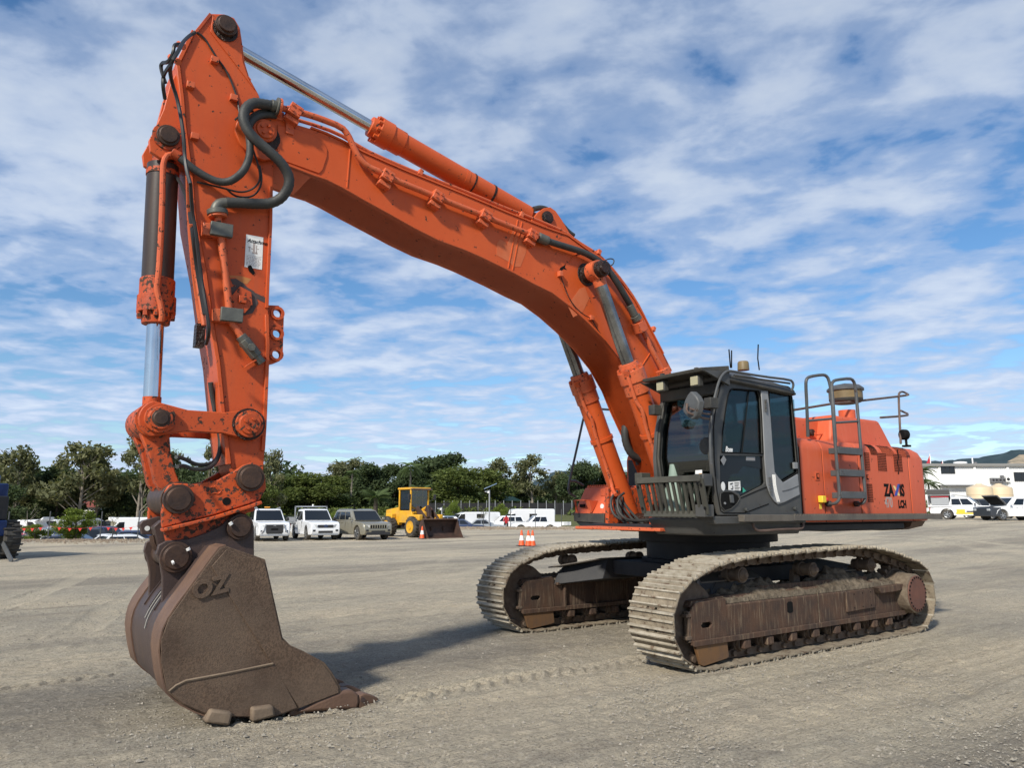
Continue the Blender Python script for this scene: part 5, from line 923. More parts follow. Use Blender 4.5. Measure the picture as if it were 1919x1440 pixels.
# stickers
q = [(1.67,2.31),(1.627,2.263),(1.679,2.193),(1.731,2.252)]; MB().py(q, YN+.001, YN+.0025).build('diamond_sticker', 'silver', CAB)
q = [(1.59,2.01),(1.378,2.024),(1.377,1.913),(1.597,1.909)]; o = MB().py(q, YN-.016, YN-.014).build('safety_sticker', 'white', CAB); ik = MB(); zt, zb_ = max(p[1] for p in q), min(p[1] for p in q); xl, xr = q[0][0], q[1][0]
for r_ in range(6): ik.box((xl+(xr-xl)*.5, YN-.0138, zt-.028-.018*r_), (xl+(xr-xl)*(.92-.05*(r_ % 3)), YN-.0135, zt-.020-.018*r_))
ik.tube([(xl+(xr-xl)*t, YN-.0136, zt+(zb_-zt)*v) for t, v in ((.32, .5), (.34, .75), (.26, .85), (.18, .80))], .006, 5).tube([(xl+(xr-xl)*t, YN-.0136, zt+(zb_-zt)*v) for t, v in ((.12, .36), (.34, .26))], .006, 5); ik.build('printed_notes', 'ink_hole_blk', o)
q = [(1.246,2.315),(1.075,2.319),(1.079,2.271),(1.25,2.268)]; o = MB().py(q, YN-.016, YN-.014).build('small_sticker', 'silver', CAB); MB().box((q[0][0]-.015, YN-.0138, q[0][1]-.02), (q[1][0]+.012, YN-.0132, q[2][1]+.018)).build('printed_notes', 'grayink', o)
q = [(1.706,1.956)][0]; MB().py([(q[0]+.035*math.cos(t), q[1]+.052*math.sin(t)) for t in np.linspace(0, 6.1, 14)], YN+.001, YN+.0025).build('oval_sticker', 'white', CAB)
q = [(1.335,1.951),(1.28,1.911),(1.341,1.889)]; MB().py(q, YN-.016, YN-.014).build('green_triangle', 'green', CAB)
q = [(1.61,2.359)][0]; text('Bose', .085, 'window_script', 'white', CAB, (q[0], YN-.020, q[1]), (-1, 0, 0), (0, 0, 1), .001, .004, .35, .75)
# windscreen, front frame
prof = [(1.764,2.072),(1.801,2.326),(1.76,2.656),(1.672,2.963),(1.627,3.063)]; prof = [(x-.03, z) for x, z in prof]
MB().ribbon(prof, .006, YF+.05, YN-.05).build('windscreen', 'wtint', CAB)
low = [(x-.03, z) for x, z in [(1.71,1.656),(1.752,1.848),(1.764,2.072)]]; MB().ribbon(low, .006, YF+.05, YN-.05).build('lower_windscreen', 'wtint', CAB)
px0 = prof[0]; MB().box((px0[0]-.03, YF, px0[1]-.03), (px0[0]+.02, YN-.03, px0[1]+.02)).build('screen_rail', 'ink_hole_blk', CAB, .004)
for y0, y1 in ((YF-.02, YF+.07), (YN-.085, YN-.02)): MB().ribbon([(x+.02, z) for x, z in [(1.71,1.656),(1.752,1.848),(1.764,2.072),(1.801,2.326),(1.76,2.656),(1.672,2.963),(1.592,3.149)]], -.03, y0, y1).build('front_pillar', 'cab2', CAB, .01)
tp = out[6]; MB().box((tp[0]+.04, YF-.02, tp[1]-.10), (tp[0]-.05, YN-.01, tp[1]+.04)).build('header_rail', 'cab2', CAB, .02, 3)
# roof
rz = out[8][1]; xf_, xr_ = out[7][0], out[12][0]
MB().loft([[(xf_+.06, YF-.03, rz-.06), (xf_+.06, YN+.03, rz-.06), (xr_-.03, YN+.03, out[11][1]-.05), (xr_-.03, YF-.03, out[11][1]-.05)], [(xf_+.08, YF-.03, rz+.02), (xf_+.08, YN+.03, rz+.02), (xr_-.04, YN+.03, out[11][1]+.03), (xr_-.04, YF-.03, out[11][1]+.03)], [(xf_-.05, YF+.10, rz+.13), (xf_-.05, YN-.10, rz+.13), (xr_+.15, YN-.12, out[11][1]+.12), (xr_+.15, YF+.12, out[11][1]+.12)]]).build('roof_cap', 'cab', CAB, .025, 3)
MB().tube([(xf_+.05, YN+.04, rz-.04), ((xf_+xr_)/2, YN+.04, rz-.07), (xr_, YN+.04, out[11][1]-.03)], .018, 8).build('rain_gutter', 'cab2', CAB)
# visor with two lamps under it
v0 = [(2,0.835,3.285),(2,1.774,3.279)]; VS = MB()
vyF, vyN = v0[0][1], v0[1][1]; vz = (v0[0][2]+v0[1][2])/2
VS.loft([[(2.0, .80, vz-.02), (2.0, 1.74, vz-.02), (2.02, 1.74, vz+.02), (2.02, .80, vz+.02)], [(xf_-.0, .76, rz+.03), (xf_-.0, 1.78, rz+.03), (xf_-.0, 1.78, rz+.12), (xf_-.0, .76, rz+.12)]])
VS = VS.build('roof_visor', 'cab2', CAB, .008); MB().py([(2.01, vz-.02), (xf_, rz-.12), (xf_, rz+.05)], 1.745, 1.78).build('visor_side', 'cab', CAB, .004); MB().py([(2.01, vz-.02), (xf_, rz-.12), (xf_, rz+.05)], .745, .77).build('visor_side', 'cab', CAB, .004)
for a in ([(1.93,1.034,3.19)][0], [(1.93,1.574,3.178)][0]):
    o = MB().box((1.86, a[1]-.07, a[2]-.075), (1.95, a[1]+.07, a[2]+.07)).build('roof_lamp', 'cab2', CAB, .02, 3); MB().box((1.948, a[1]-.055, a[2]-.055), (1.957, a[1]+.055, a[2]+.05)).build('lamp_lens', 'lens', o, .01); MB().box((1.88, a[1]-.02, a[2]+.05), (1.92, a[1]+.02, a[2]+.16)).build('lamp_bracket', 'cab2', o)
# beacon, aerials
bz = [(0.671,1.3,3.516)][0]; MB().lathe((bz[0], 1.3, bz[2]-.03), (0, 0, 1), [(0, .075), (.10, .07), (.115, .06)], 18).build('beacon', 'tan', CAB)
for a in ([(0.994,1.35,3.471),(1.019,1.36,3.709)], [(0.973,1.35,3.474),(0.968,1.36,3.702)], [(0.339,1.3,3.524),(0.358,1.3,3.681),(0.33,1.3,3.874)]): MB().tube(a, .009, 6).build('aerial', 'ink_hole_blk', CAB)
# hand tube up the pillar
MB().tube([(1.986,1.8,2.197),(1.992,1.8,2.375),(1.975,1.8,2.616),(1.913,1.8,2.864),(1.823,1.8,3.088),(1.759,1.8,3.201),(1.678,1.8,3.272),(1.6,1.8,3.3),(1.484,1.8,3.3),(0.96,1.8,3.297),(0.408,1.8,3.314),(0.356,1.8,3.285),(0.349,1.8,3.238),(0.372,1.78,3.177)], .015, 8, 1).build('pillar_tube', 'rail', CAB)
MB().tube([(1.494,1.79,3.255),(0.95,1.79,3.26),(0.41,1.79,3.268)], .013, 8).build('pillar_tube', 'cab2', CAB)
# mirror
mc = [(1.853,1.42,2.933)][0]; MR = thing_part('wing_mirror', CAB)
mcx = Vector((2.30, 1.42, 0)); q = [(2.3,1.811,2.849)][0]; u_ = Vector((.35, .94, 0)).normalized()
pts = [(2.3,1.818,2.991),(2.3,1.891,2.922),(2.3,1.925,2.859),(2.3,1.904,2.761),(2.3,1.871,2.706),(2.3,1.824,2.669),(2.3,1.757,2.706),(2.3,1.698,2.766),(2.3,1.692,2.809),(2.3,1.728,2.901),(2.3,1.77,2.956)]
MB().prism(pts, (-.07, .03, 0)).build('mirror_shell', 'rail', MR, .015, 3); MB().tube([[(2.34,1.8,2.847)][0], [(2.36,1.798,2.756)][0], [(2.3,1.849,2.72)][0], [(2.15,1.854,2.695)][0], [(1.894,1.76,2.711)][0]], .013, 8, 1).tube([[(2.34,1.828,2.79)][0], [(2.28,1.872,2.766)][0], [(2.15,1.872,2.741)][0], [(1.881,1.76,2.767)][0]], .011, 8, 1).build('mirror_arm', 'railr', MR)
# hinge blocks on the frame
for a in ([(2,0.972,2.894)][0], [(2,1.836,2.877)][0]): MB().box((1.92, a[1]-.05, a[2]-.06), (2.05, a[1]+.05, a[2]+.06)).build('guard_mount', 'cab2', CAB, .006)
# round mirror seen through the screen, interior
sp_ = thing_part('interior', CAB)
MB().cyl((1.80, 1.60, 2.42), (1.83, 1.60, 2.42), .10, 18).build('round_mirror', 'cab2', sp_, .01)
MB().box((.95, 1.02, 1.72), (1.35, 1.50, 1.86)).box((.80, 1.02, 1.72), (.97, 1.50, 2.55)).box((.80, 1.14, 2.55), (.92, 1.38, 2.78)).build('operator_seat', 'seat', sp_, .05, 3)
MB().box((.85, .86, 1.6), (1.45, .98, 2.0)).box((.85, 1.53, 1.6), (1.40, 1.63, 2.0)).build('side_console', 'seat', sp_, .03)
MB().lathe((1.72, 1.0, 1.62), (0, 0, 1), [(0, .13), (.32, .12), (.40, .07), (.44, .075), (.62, .05), (.63, .02)], 20).build('water_jug', 'pale', sp_)
MB().box((1.58, 1.15, 1.95), (1.70, 1.40, 2.10)).build('dash_monitor', 'pale', sp_, .02)
for a in ((1.45, .98), (1.45, 1.56)): MB().tube([(a[0], a[1], 1.95), (a[0]+.02, a[1], 2.15)], .02, 8).build('joystick', 'seat', sp_)
for y in (1.18, 1.30): MB().tube([(1.75, y, 1.6), (1.68, y, 2.12)], .012, 8).build('travel_lever', 'pale', sp_)
# cab floor and skirt
MB().py([(1.90, 1.60), (1.86, 1.53), (.15, 1.53), (.15, 1.62), (1.9, 1.62)], .78, YN-.001).build('cab_floor', 'cab', CAB, .01)
MB().box((.16, YF, 1.6), (.12, YN-.06, 2.5)).build('rear_panel', 'cab2', CAB, .01); MB().box((.15, YF+.06, 2.52), (.145, YN-.06, 3.1)).build('rear_window', 'clear', CAB)
sk = [(1.95,0.867,1.629),(1.95,1.899,1.634),(1.95,1.868,1.484),(1.95,0.937,1.441)]; skz0 = 1.41
SKP = [(1.93, .74), (1.93, 1.45), (1.88, 1.58), (1.76, 1.66), (1.3, 1.68), (.2, 1.68), (.2, .74)]
MB().loft([[(x-.10 if x > 1.7 else x, y+(.04 if y < 1 else -.03), 1.40) for x, y in SKP], [(x, y, 1.56) for x, y in SKP], [(x, y, 1.60) for x, y in SKP]]).build('lower_skirt', 'cab', CAB, .02, 3)
q = [(1.673,1.62),(1.626,1.62),(1.633,1.53),(1.679,1.53)]; MB().py(q, 1.681, 1.685).build('white_tag', 'white', CAB)
# front guard
GD = thing_part('screen_guard', CAB)
g0 = [(2.16,0.812,2.042),(2.16,1.788,2.03),(2.02,1.736,1.642),(2.02,0.776,1.644)]; A0, A1, A2, A3 = (Vector(v) for v in g0)
A0.z = A1.z = (A0.z+A1.z)/2; A2.z = A3.z = (A2.z+A3.z)/2
def bar(a, b, w, t=.02, nm='guard_bar', mt='cab2'):
    d = (b-a).normalized(); nn = Vector((1, 0, .15)).normalized(); s_ = d.cross(nn).normalized(); return MB().obox((a+b)/2, d, s_, nn, (b-a).length, w, t).build(nm, mt, GD, .003)
gm = surf('dusty_olive_guard', (.06, .06, .05), (.04, .04, .035), 6, .7, bump=.3, dust=.35, dustc=(.085, .078, .06)); M['gm'] = gm
bar(A0, A1, .07, .03, 'guard_rail', 'gm'); bar(A3, A2, .07, .03, 'guard_rail', 'gm'); bar(A0, A3, .07, .028, 'guard_rail', 'gm'); bar(A1, A2, .07, .028, 'guard_rail', 'gm')
for k in range(1, 11):
    t = .055+k*.0855; bar(A0.lerp(A1, t), A3.lerp(A2, t), .034, .03, 'guard_bar', 'gm')
for p_ in (A1.lerp(A2, .18), A1.lerp(A2, .83), A0.lerp(A3, .18), A0.lerp(A3, .83)): MB().cyl((p_.x+.012, p_.y, p_.z), (p_.x+.02, p_.y, p_.z), .018, 10).build('guard_hole', 'ink_hole_blk', GD)
for z_ in (2.02, 1.68): MB().box((1.90, 1.60, z_-.07), (2.06, 1.74, z_+.07)).build('guard_mount', 'cab', GD, .01)
MB().box((1.90, .66, 2.0), (2.06, .78, 2.14)).build('guard_mount', 'gm', GD, .01)
q = [(2,1.578,2.135),(2,1.675,2.136),(2,1.671,2.065),(2,1.574,2.063)]; o = MB().prism(q, (-.004, 0, 0)).build('white_notice', 'white', CAB); q = [(2.003,1.629,2.096),(2.003,1.672,2.098),(2.003,1.67,2.065),(2.003,1.628,2.063)]; MB().prism(q, (-.002, 0, 0)).build('amber_square', 'amber', o)
# ---------------------------------------------------------------- vehicles
M.update(
 wpaint=plain('white_vehicle_paint', (.74, .75, .76), .28, coat=.5), beige=plain('champagne_paint', (.27, .25, .19), .3, metal=.35, coat=.5), silverp=plain('silver_vehicle_paint', (.38, .40, .42), .3, metal=.4, coat=.5),
 darkp=plain('dark_vehicle_paint', (.03, .035, .045), .25, coat=.5), redp=plain('red_vehicle_paint', (.42, .02, .03), .3, coat=.5), bluep=plain('blue_vehicle_paint', (.02, .035, .09), .3, coat=.5), navy=surf('dark_blue_machine_paint', (.006, .02, .085), (.012, .035, .13), 2, .35, bump=0),
 trim=plain('black_plastic_trim', (.025, .025, .027), .6), tyre=surf('dusty_tyre', (.035, .033, .030), (.09, .082, .07), 3, .9, bump=.3), alloy=plain('alloy_wheel', (.45, .46, .47), .3, metal=.8), steelw=plain('steel_wheel', (.28, .28, .27), .5, metal=.5),
 lampc=plain('headlamp_glass', (.55, .57, .58), .08, metal=.3), chromet=plain('bright_trim', (.6, .6, .6), .2, metal=.9), tanc=plain('cream_paint', (.45, .40, .30), .5), yel=surf('yellow_machine_paint', (.72, .38, .015), (.62, .31, .02), 2, .45, bump=.05, dust=.3, dustc=(.38, .27, .12)),
 lbucket=surf('rusted_loader_bucket', (.075, .042, .032), (.045, .03, .025), 3, .6, bump=.4), alu=plain('tray_aluminium', (.40, .41, .42), .45, metal=.6), greyc=plain('grey_canopy', (.14, .14, .145), .5), orange=plain('barrier_orange', (.75, .10, .02), .5), conew=plain('cone_white_band', (.78, .78, .76), .5), skin=plain('skin', (.4, .22, .15), .6))
def wheel(par, x, y, r, w, side, mt='alloy', spokes=6, name='wheel'):
    o = MB().lathe((x, y-w/2, r), (0, 1, 0), [(0, r*.62), (0, r*.9), (w*.12, r), (w*.88, r), (w, r*.9), (w, r*.62)], 26).build(name, 'tyre', par, 0)
    yo = y+side*(w*.5+.004); m = MB().lathe((x, yo-.02*side, r), (0, side, 0), [(-.01, r*.66), (.022, r*.64), (.012, r*.56), (.001, r*.54)], 22, cap=False); m2 = MB()
    for k in range(spokes): a = 2*math.pi*k/spokes+.3; m2.obox((x+r*.32*math.cos(a), yo, r+r*.32*math.sin(a)), (math.cos(a), 0, math.sin(a)), (0, 1, 0), (-math.sin(a), 0, math.cos(a)), r*.58, .03, r*.13)
    m2.cyl((x, yo-.02, r), (x, yo+.02*side+.001, r), r*.13, 10); MB().lathe((x, yo-.006*side, r), (0, side, 0), [(0, r*.6), (.004, r*.6)], 20).build('hub_well', 'trim', o); m.build('rim', mt, o); m2.build('spokes', mt, o); return o
def arch(cx, r, n=7): return [(cx+r*math.cos(t), .34+r*math.sin(t)) for t in np.linspace(0, math.pi, n)]
def car(label, cat, loc, rz, kind='suv', paint='wpaint', group=None, full=True, name=None, roofrack=False, rim='alloy'):
    """x forward; built to metre dimensions"""
    K = dict(ute=dict(L=5.3, W=1.85, H=1.80, hood=1.08, belt=1.10, wb=3.1, fo=.95, cab=(.55, -1.25), r=.39), suv=dict(L=4.85, W=1.94, H=1.76, hood=1.05, belt=1.10, wb=2.92, fo=.9, cab=(.75, -2.25), r=.38),
             hatch=dict(L=4.2, W=1.75, H=1.48, hood=.88, belt=.92, wb=2.55, fo=.85, cab=(.75, -1.85), r=.32), sedan=dict(L=4.7, W=1.8, H=1.46, hood=.88, belt=.92, wb=2.75, fo=.9, cab=(.6, -1.5), r=.33),
             van=dict(L=5.9, W=2.0, H=2.45, hood=1.25, belt=1.25, wb=3.6, fo=.95, cab=(2.35, -2.9), r=.36))[kind]
    T = thing(name or {'ute': 'utility_vehicle', 'suv': 'parked_suv', 'hatch': 'parked_hatchback', 'sedan': 'parked_sedan', 'van': 'parked_van'}[kind], label, cat, loc, rz, group)
    L, Wd, H, hood, belt, r = K['L'], K['W'], K['H'], K['hood'], K['belt'], K['r']; xf = L/2; xr = -L/2; wf = xf-K['fo']; wr = wf-K['wb']; c0, c1 = K['cab']
    zb = .30 if kind in ('ute', 'suv') else .22
    ra = r+.09
    def ac(cx): return [(cx+ra*math.cos(t), max(zb, r+ra*math.sin(t))) for t in np.linspace(-.2, math.pi+.2, 9)]
    nose = [(xf-.06, zb+.02), (xf, zb+.12), (xf, .62), (xf-.03, hood-.22), (xf-.14, hood-.10), (xf-.45, hood-.03), (c0+.35, hood+.02), (c0+.1, belt+.03)]
    rear_top = belt+.02 if kind != 'ute' else 1.12
    if kind == 'van': nose = [(xf-.06, zb+.02), (xf, zb+.12), (xf, .75), (xf-.1, .95), (xf-.55, 1.2), (c0-.1, 1.3)]
    tail = [(xr+.05, rear_top), (xr, rear_top-.1), (xr, .60), (xr+.06, zb+.1)]
    prof = nose+tail+ac(wr)[::-1]+ac(wf)[::-1]
    # lower body as three lengthwise slices so that the flanks curve in at the sill and shoulder
    w2 = Wd/2; mb = MB()
    xs0 = np.linspace(0, 1, 2)
    body = MB(); body.py(prof, -w2, w2); nv = len(prof)
    body.v = [(x, y*(1-.05*max(0, (z-.75)/.4)-.03*max(0, (.45-z)/.2)-.10*max(0, (abs(x)-L*.36)/(L*.14))**2), z) for x, y, z in body.v]
    B = body.build('body', paint, T, .045, 3)
    # cabin
    wt = w2*(.80 if kind != 'van' else .9); wbm = w2*.94
    sl_f = .70 if kind in ('ute', 'suv') else .85; sl_r = {'ute': .18, 'suv': .35, 'hatch': .45, 'sedan': .7, 'van': .04}[kind]
    if kind == 'van': sl_f = .75
    lo_ = [(c0+.35, -wbm, belt), (c0+.35, wbm, belt), (c1, wbm, belt), (c1, -wbm, belt)]; xa, xb = c0+.35-sl_f, c1+sl_r
    hi = [(xa, -wt, H-.05), (xa, wt, H-.05), (xb, wt, H-.05), (xb, -wt, H-.05)]; top = [(xa-.25, -wt*.82, H), (xa-.25, wt*.82, H), (xb+.2, wt*.82, H-.01), (xb+.2, -wt*.82, H-.01)]
    G_ = MB().loft([lo_, hi, top]).build('roof', paint, T, .04, 3)
    def pane(nm, a, b, c, d, off, u0=.06, u1=.94, v0=.08, v1=.88, mt='dglass'):
        a, b, c, d = map(Vector, (a, b, c, d)); n_ = (b-a).cross(d-a).normalized(); n_ = n_ if n_.dot(Vector(off)) > 0 else -n_
        f = lambda u, v: a.lerp(b, u).lerp(d.lerp(c, u), v)+n_*.004
        MB().prism([f(u0, v0), f(u1, v0), f(u1, v1), f(u0, v1)], n_*.006).build(nm, mt, G_)
    pane('windscreen', lo_[0], lo_[1], hi[1], hi[0], (1, 0, 0), .05, .95, .04, .93)
    if not kind == 'van' : pane('rear_window', lo_[2], lo_[3], hi[3], hi[2], (-1, 0, 0), .1, .9, .15, .85)
    for sgn, (i, j) in ((1, (1, 2)), (-1, (0, 3))):
        nwin = {'ute': 2, 'suv': 3, 'hatch': 2, 'sedan': 2, 'van': 1}[kind]; us = np.linspace(.13, .96, nwin+1) if kind != 'van' else [.06, .24]
        if kind == 'ute' and rim == 'steelw': us = [.10, .9]
        for a, b in zip(us, us[1:]): pane('side_window', lo_[i], lo_[j], hi[j], hi[i], (0, sgn, 0), a+.01, b-.02, .10, .85)
    for sgn in (1, -1):
        for cx in (wf, wr): wheel(T, cx, sgn*(w2-.14), r, .24, sgn, rim)
        if full:
            MB().box((c0+.15, sgn*(w2+.02), belt+.02), (c0+.05, sgn*(w2+.20), belt+.20)).build('wing_mirror', paint if kind == 'suv' else 'trim', T, .04)
            zl = hood-.26; MB().prism([(xf-.015, sgn*(w2*.52), zl-.08), (xf-.015, sgn*(w2*.52), zl+.08), (xf-.14, sgn*(w2*.93), zl+.10), (xf-.14, sgn*(w2*.93), zl-.06)], (.03, 0, 0)).build('headlight', 'lampc', T, .01)
            MB().box((xf-.06, sgn*w2*.62, .50), (xf+.012, sgn*w2*.80, .62)).build('fog_lamp', 'trim', T, .02)
            MB().box((xr-.008, sgn*w2*.78, .75), (xr+.05, sgn*w2*.92, 1.0)).build('tail_light', 'redp', T, .01)
            for cx in (c0-.35, c0-1.3): 
                if cx > xr+1 and kind != 'van': MB().box((cx, sgn*(w2*.985), belt-.14), (cx-.16, sgn*(w2+.012), belt-.10)).build('door_handle', paint, T, .006)
            for cx in (c0+.12, c0-.85): 
                MB().box((cx, sgn*(w2*.99), .42), (cx-.008, sgn*(w2*1.001), belt-.02)).build('door_seam', 'trim', T)
    if full:
        zg = hood-.26; MB().box((xf-.03, -w2*.48, zg-.10), (xf+.012, w2*.48, zg+.07)).build('grille', 'trim', T, .01); MB().box((xf-.03, -w2*.45, .42), (xf+.014, w2*.45, .55)).build('lower_intake', 'trim', T, .01)
        MB().box((xf-.02, -w2*.8, .30), (xf+.02, w2*.8, .36)).build('skid_lip', 'trim' if kind != 'ute' else 'alu', T, .01)
    return T, dict(xf=xf, xr=xr, w2=w2, hood=hood, belt=belt, c0=c0, c1=c1, H=H, wr=wr, wf=wf, xa=xa, xb=xb, B=B)
def face(a):   # yaw of a vehicle whose front points at the camera, turned a radians to the right
    h = -FW*math.cos(a)+RT*math.sin(a); return math.atan2(h.y, h.x)
# three parked in the row behind the bucket
T, k = car('white dual-cab ute with a black trapezoid grille, nearest the digger bucket', 'ute', pt(502, 44.0), face(R_(27)), 'ute')
MB().box((k['xf']+.0, -.46, .48), (k['xf']+.02, .46, .93)).build('lower_grille', 'trim', T, .02)
for y in (-.62, .62): MB().tube([(k['xf']+.02, y*.78, .95), (k['xf']+.03, y*.95, .62), (k['xf']+.02, y*1.15, .46)], .03, 6).build('chrome_blade', 'chromet', T)
for a in (0, 2.094, 4.189): MB().prism([(k['xf']+.02, 0, .88), (k['xf']+.02, math.cos(a+1.57+.5)*.045, .88+math.sin(a+1.57+.5)*.045), (k['xf']+.02, math.cos(a+1.57)*.09, .88+math.sin(a+1.57)*.09), (k['xf']+.02, math.cos(a+1.57-.5)*.045, .88+math.sin(a+1.57-.5)*.045)], (.008, 0, 0)).build('grille_badge', 'chromet', T)
MB().box((k['xf']+.02, -.19, .62), (k['xf']+.03, .19, .72)).build('number_plate', 'ink_hole_blk', T)
for y in (-.7, .7): MB().tube([(-1.2, y, 1.1), (-1.2, y, 1.84), (.1, y*.95, 1.88), (.3, y*.9, 1.8)], .025, 6).build('rack_tube', 'alu', T)
MB().box((-.2, -.15, 1.86), (-.35, .15, 1.92)).build('rack_light', 'amber', T, .01)
T, k = car('white single-cab ute with an aluminium headboard and flat tray', 'ute', pt(590, 45.5), face(R_(29)), 'ute', rim='steelw')
MB().box((-.95, -.98, .92), (-2.75, .98, 1.02)).build('tray_bed', 'alu', T, .01); MB().box((-.95, -1.0, 1.02), (-2.75, -.96, 1.30)).box((-.95, .96, 1.02), (-2.75, 1.0, 1.30)).build('tray_side', 'alu', T, .006)
hbd = MB(); hbd.box((-.86, -1.0, .95), (-.93, -.93, 1.98)).box((-.86, .93, .95), (-.93, 1.0, 1.98)).box((-.86, -1.0, 1.90), (-.93, 1.0, 1.98)).box((-.86, -.93, 1.3), (-.93, .93, 1.34)); hbd.build('headboard', 'alu', T)
MB().lathe((-.9, .1, 1.98), (0, 0, 1), [(0, .06), (.10, .05)], 10).build('beacon', 'white', T); el_ = MB().lathe((k['xf']+.012, 0, .82), (1, 0, 0), [(0, .085), (.01, .08)], 16); el_.v = [(x, y*1.5, z) for x, y, z in el_.v]; el_.build('grille_badge', 'bluep', T)
T, k = car('champagne beige SUV with a seven-slot grille at the right end of the parked row', 'SUV', pt(677, 45.5), face(R_(36)), 'suv', 'beige')
for i in range(7): y = -.45+i*.15; MB().box((k['xf']+.0, y-.035, k['hood']-.36), (k['xf']+.025, y+.035, k['hood']-.18)).build('grille_slot', 'ink_hole_blk', T, .01)
for i in range(8): y = -.525+i*.15; MB().box((k['xf']-.0, y-.025, k['hood']-.38), (k['xf']+.03, y+.025, k['hood']-.16)).build('grille_bar', 'beige', T, .008)
MB().box((k['xf']-.05, -.75, .30), (k['xf']+.03, .75, .46)).build('lower_bumper', 'trim', T, .02)
for y in (-.62, .62): MB().tube([(.1, y, 1.77), (-1.9, y, 1.77)], .02, 6).build('roof_rail', 'chromet', T)
# wheel loader
def loader():
    T = thing('wheel_loader', 'yellow wheel loader with a wide rusty bucket lowered to the ground', 'loader', pt(776, 49.5), face(R_(41)))
    for sgn in (1, -1):
        for x in (1.35, -1.55):
            R = .66; w = .52; y = sgn*.93
            o = MB().lathe((x, y-w/2, R), (0, 1, 0), [(0, R*.55), (0, R*.86), (.08, R*.97), (w-.08, R*.97), (w, R*.86), (w, R*.55)], 30).build('wheel', 'tyre', T)
            lg = MB()
            for k in range(20):
                for s2 in (-1, 1): a = 2*math.pi*(k+.25*s2)/20; lg.obox((x+R*.97*math.cos(a), y+s2*w*.22, R+R*.97*math.sin(a)), (-math.sin(a), s2*.45, math.cos(a)), (0, 1, 0), (math.cos(a), 0, math.sin(a)), .07, w*.46, .06)
            lg.build('tread_lugs', 'tyre', o, kind='stuff'); MB().lathe((x, y+sgn*(w/2+.004), R), (0, sgn, 0), [(-.01, R*.60), (.03, R*.58), (.02, R*.50), (.004, R*.47), (.004, .16), (.05, .14), (.05, .01)], 26, cap=False).build('rim', 'yel', o)
    MB().py([(-2.6, .75), (-2.5, 1.75), (-.75, 1.95), (-.7, 1.2), (-.9, .75)], -.62, .62).build('engine_cover', 'yel', T, .05, 3); MB().box((-2.65, -.75, .75), (-2.2, .75, 1.15)).build('rear_counterweight', 'yel', T, .05); MB().box((-2.55, -.45, 1.1), (-2.57, .45, 1.6)).build('radiator_grille', 'trim', T)
    MB().box((-1.9, .62, 1.0), (-1.2, .98, 1.5)).box((-1.9, -.98, 1.0), (-1.2, -.62, 1.5)).build('rear_fender', 'yel', T, .06)
    MB().py([(-.75, .9), (-.75, 1.7), (.75, 1.7), (.9, 1.35), (.75, .9)], -.72, .72).build('cab_base', 'yel', T, .04); MB().box((.5, .62, 1.05), (2.0, .95, 1.45)).box((.5, -.95, 1.05), (2.0, -.62, 1.45)).build('front_fender', 'yel', T, .08, 3)
    MB().py([(.3, .45), (.3, 1.3), (1.1, 1.75), (1.6, 1.6), (1.7, .9), (1.3, .45)], -.30, .30).build('front_frame', 'yel', T, .03); MB().box((-2.2, -.35, .5), (.6, .35, 1.0)).build('chassis', 'trim', T, .03)
    for x, y in ((-.72, .68), (-.72, -.68), (.62, .68), (.62, -.68)): MB().box((x-.05, y-.05, 1.65), (x+.05, y+.05, 3.08)).build('cab_post', 'yel', T, .02)
    MB().box((-.05, .64, 1.65), (.05, .72, 3.05)).build('cab_post', 'amber', T, .01); MB().box((-.85, -.78, 3.05), (.80, .78, 3.2)).build('cab_roof', 'yel', T, .05, 3); MB().box((.78, -.80, 3.02), (.95, .80, 3.12)).build('roof_visor', 'railr', T, .02)
    MB().box((.60, -.62, 1.7), (.62, .62, 3.04)).build('windscreen', 'clear', T); MB().box((-.66, .66, 1.75), (.58, .67, 3.0)).box((-.66, -.67, 1.75), (.58, -.66, 3.0)).build('side_glass', 'tint', T); MB().box((-.7, -.62, 1.7), (-.69, .62, 3.04)).build('rear_glass', 'tint', T)
    MB().box((-.4, -.25, 1.7), (.0, .25, 2.5)).build('seat', 'trim', T, .06); MB().tube([(.35, 0, 1.7), (.25, 0, 2.3)], .04).build('steering_column', 'trim', T)
    for s in (1, -1): MB().box((.9, s*.60, 1.62), (1.12, s*.82, 1.80)).build('head_lamp', 'trim', T, .03); MB().tube([(.6, s*.72, 2.2), (.95, s*.95, 2.5)], .02).box((.9, s*.90, 2.4), (.96, s*1.08, 2.75)).build('mirror', 'trim', T, .01)
    for s in (1, -1): MB().py([(.95, 1.85), (1.15, 2.0), (1.9, 1.45), (2.75, .62), (2.6, .38), (1.8, 1.05), (1.0, 1.6)], s*.42, s*.52).build('lift_arm', 'lbucket', T, .02)
    MB().py([(1.35, 1.6), (1.55, 2.05), (1.75, 2.0), (1.9, 1.3), (1.6, 1.2)], -.12, .12).build('bell_crank', 'lbucket', T, .03); MB().cyl((1.0, .0, 1.75), (1.6, 0, 1.95), .09, 14).build('tilt_cylinder', 'yel', T); MB().cyl((1.8, 0, 1.35), (2.6, 0, .95), .06, 10).build('tilt_rod', 'lbucket', T)
    for s in (1, -1): MB().cyl((1.1, s*.48, .9), (1.9, s*.48, 1.25), .07, 12).build('lift_cylinder', 'yel', T)
    cv = [(3.65, .02), (3.1, .05), (2.78, .16), (2.62, .40), (2.62, .75), (2.75, 1.02), (3.02, 1.16)]
    MB().ribbon(cv, .035, -1.33, 1.33).build('bucket', 'lbucket', T)
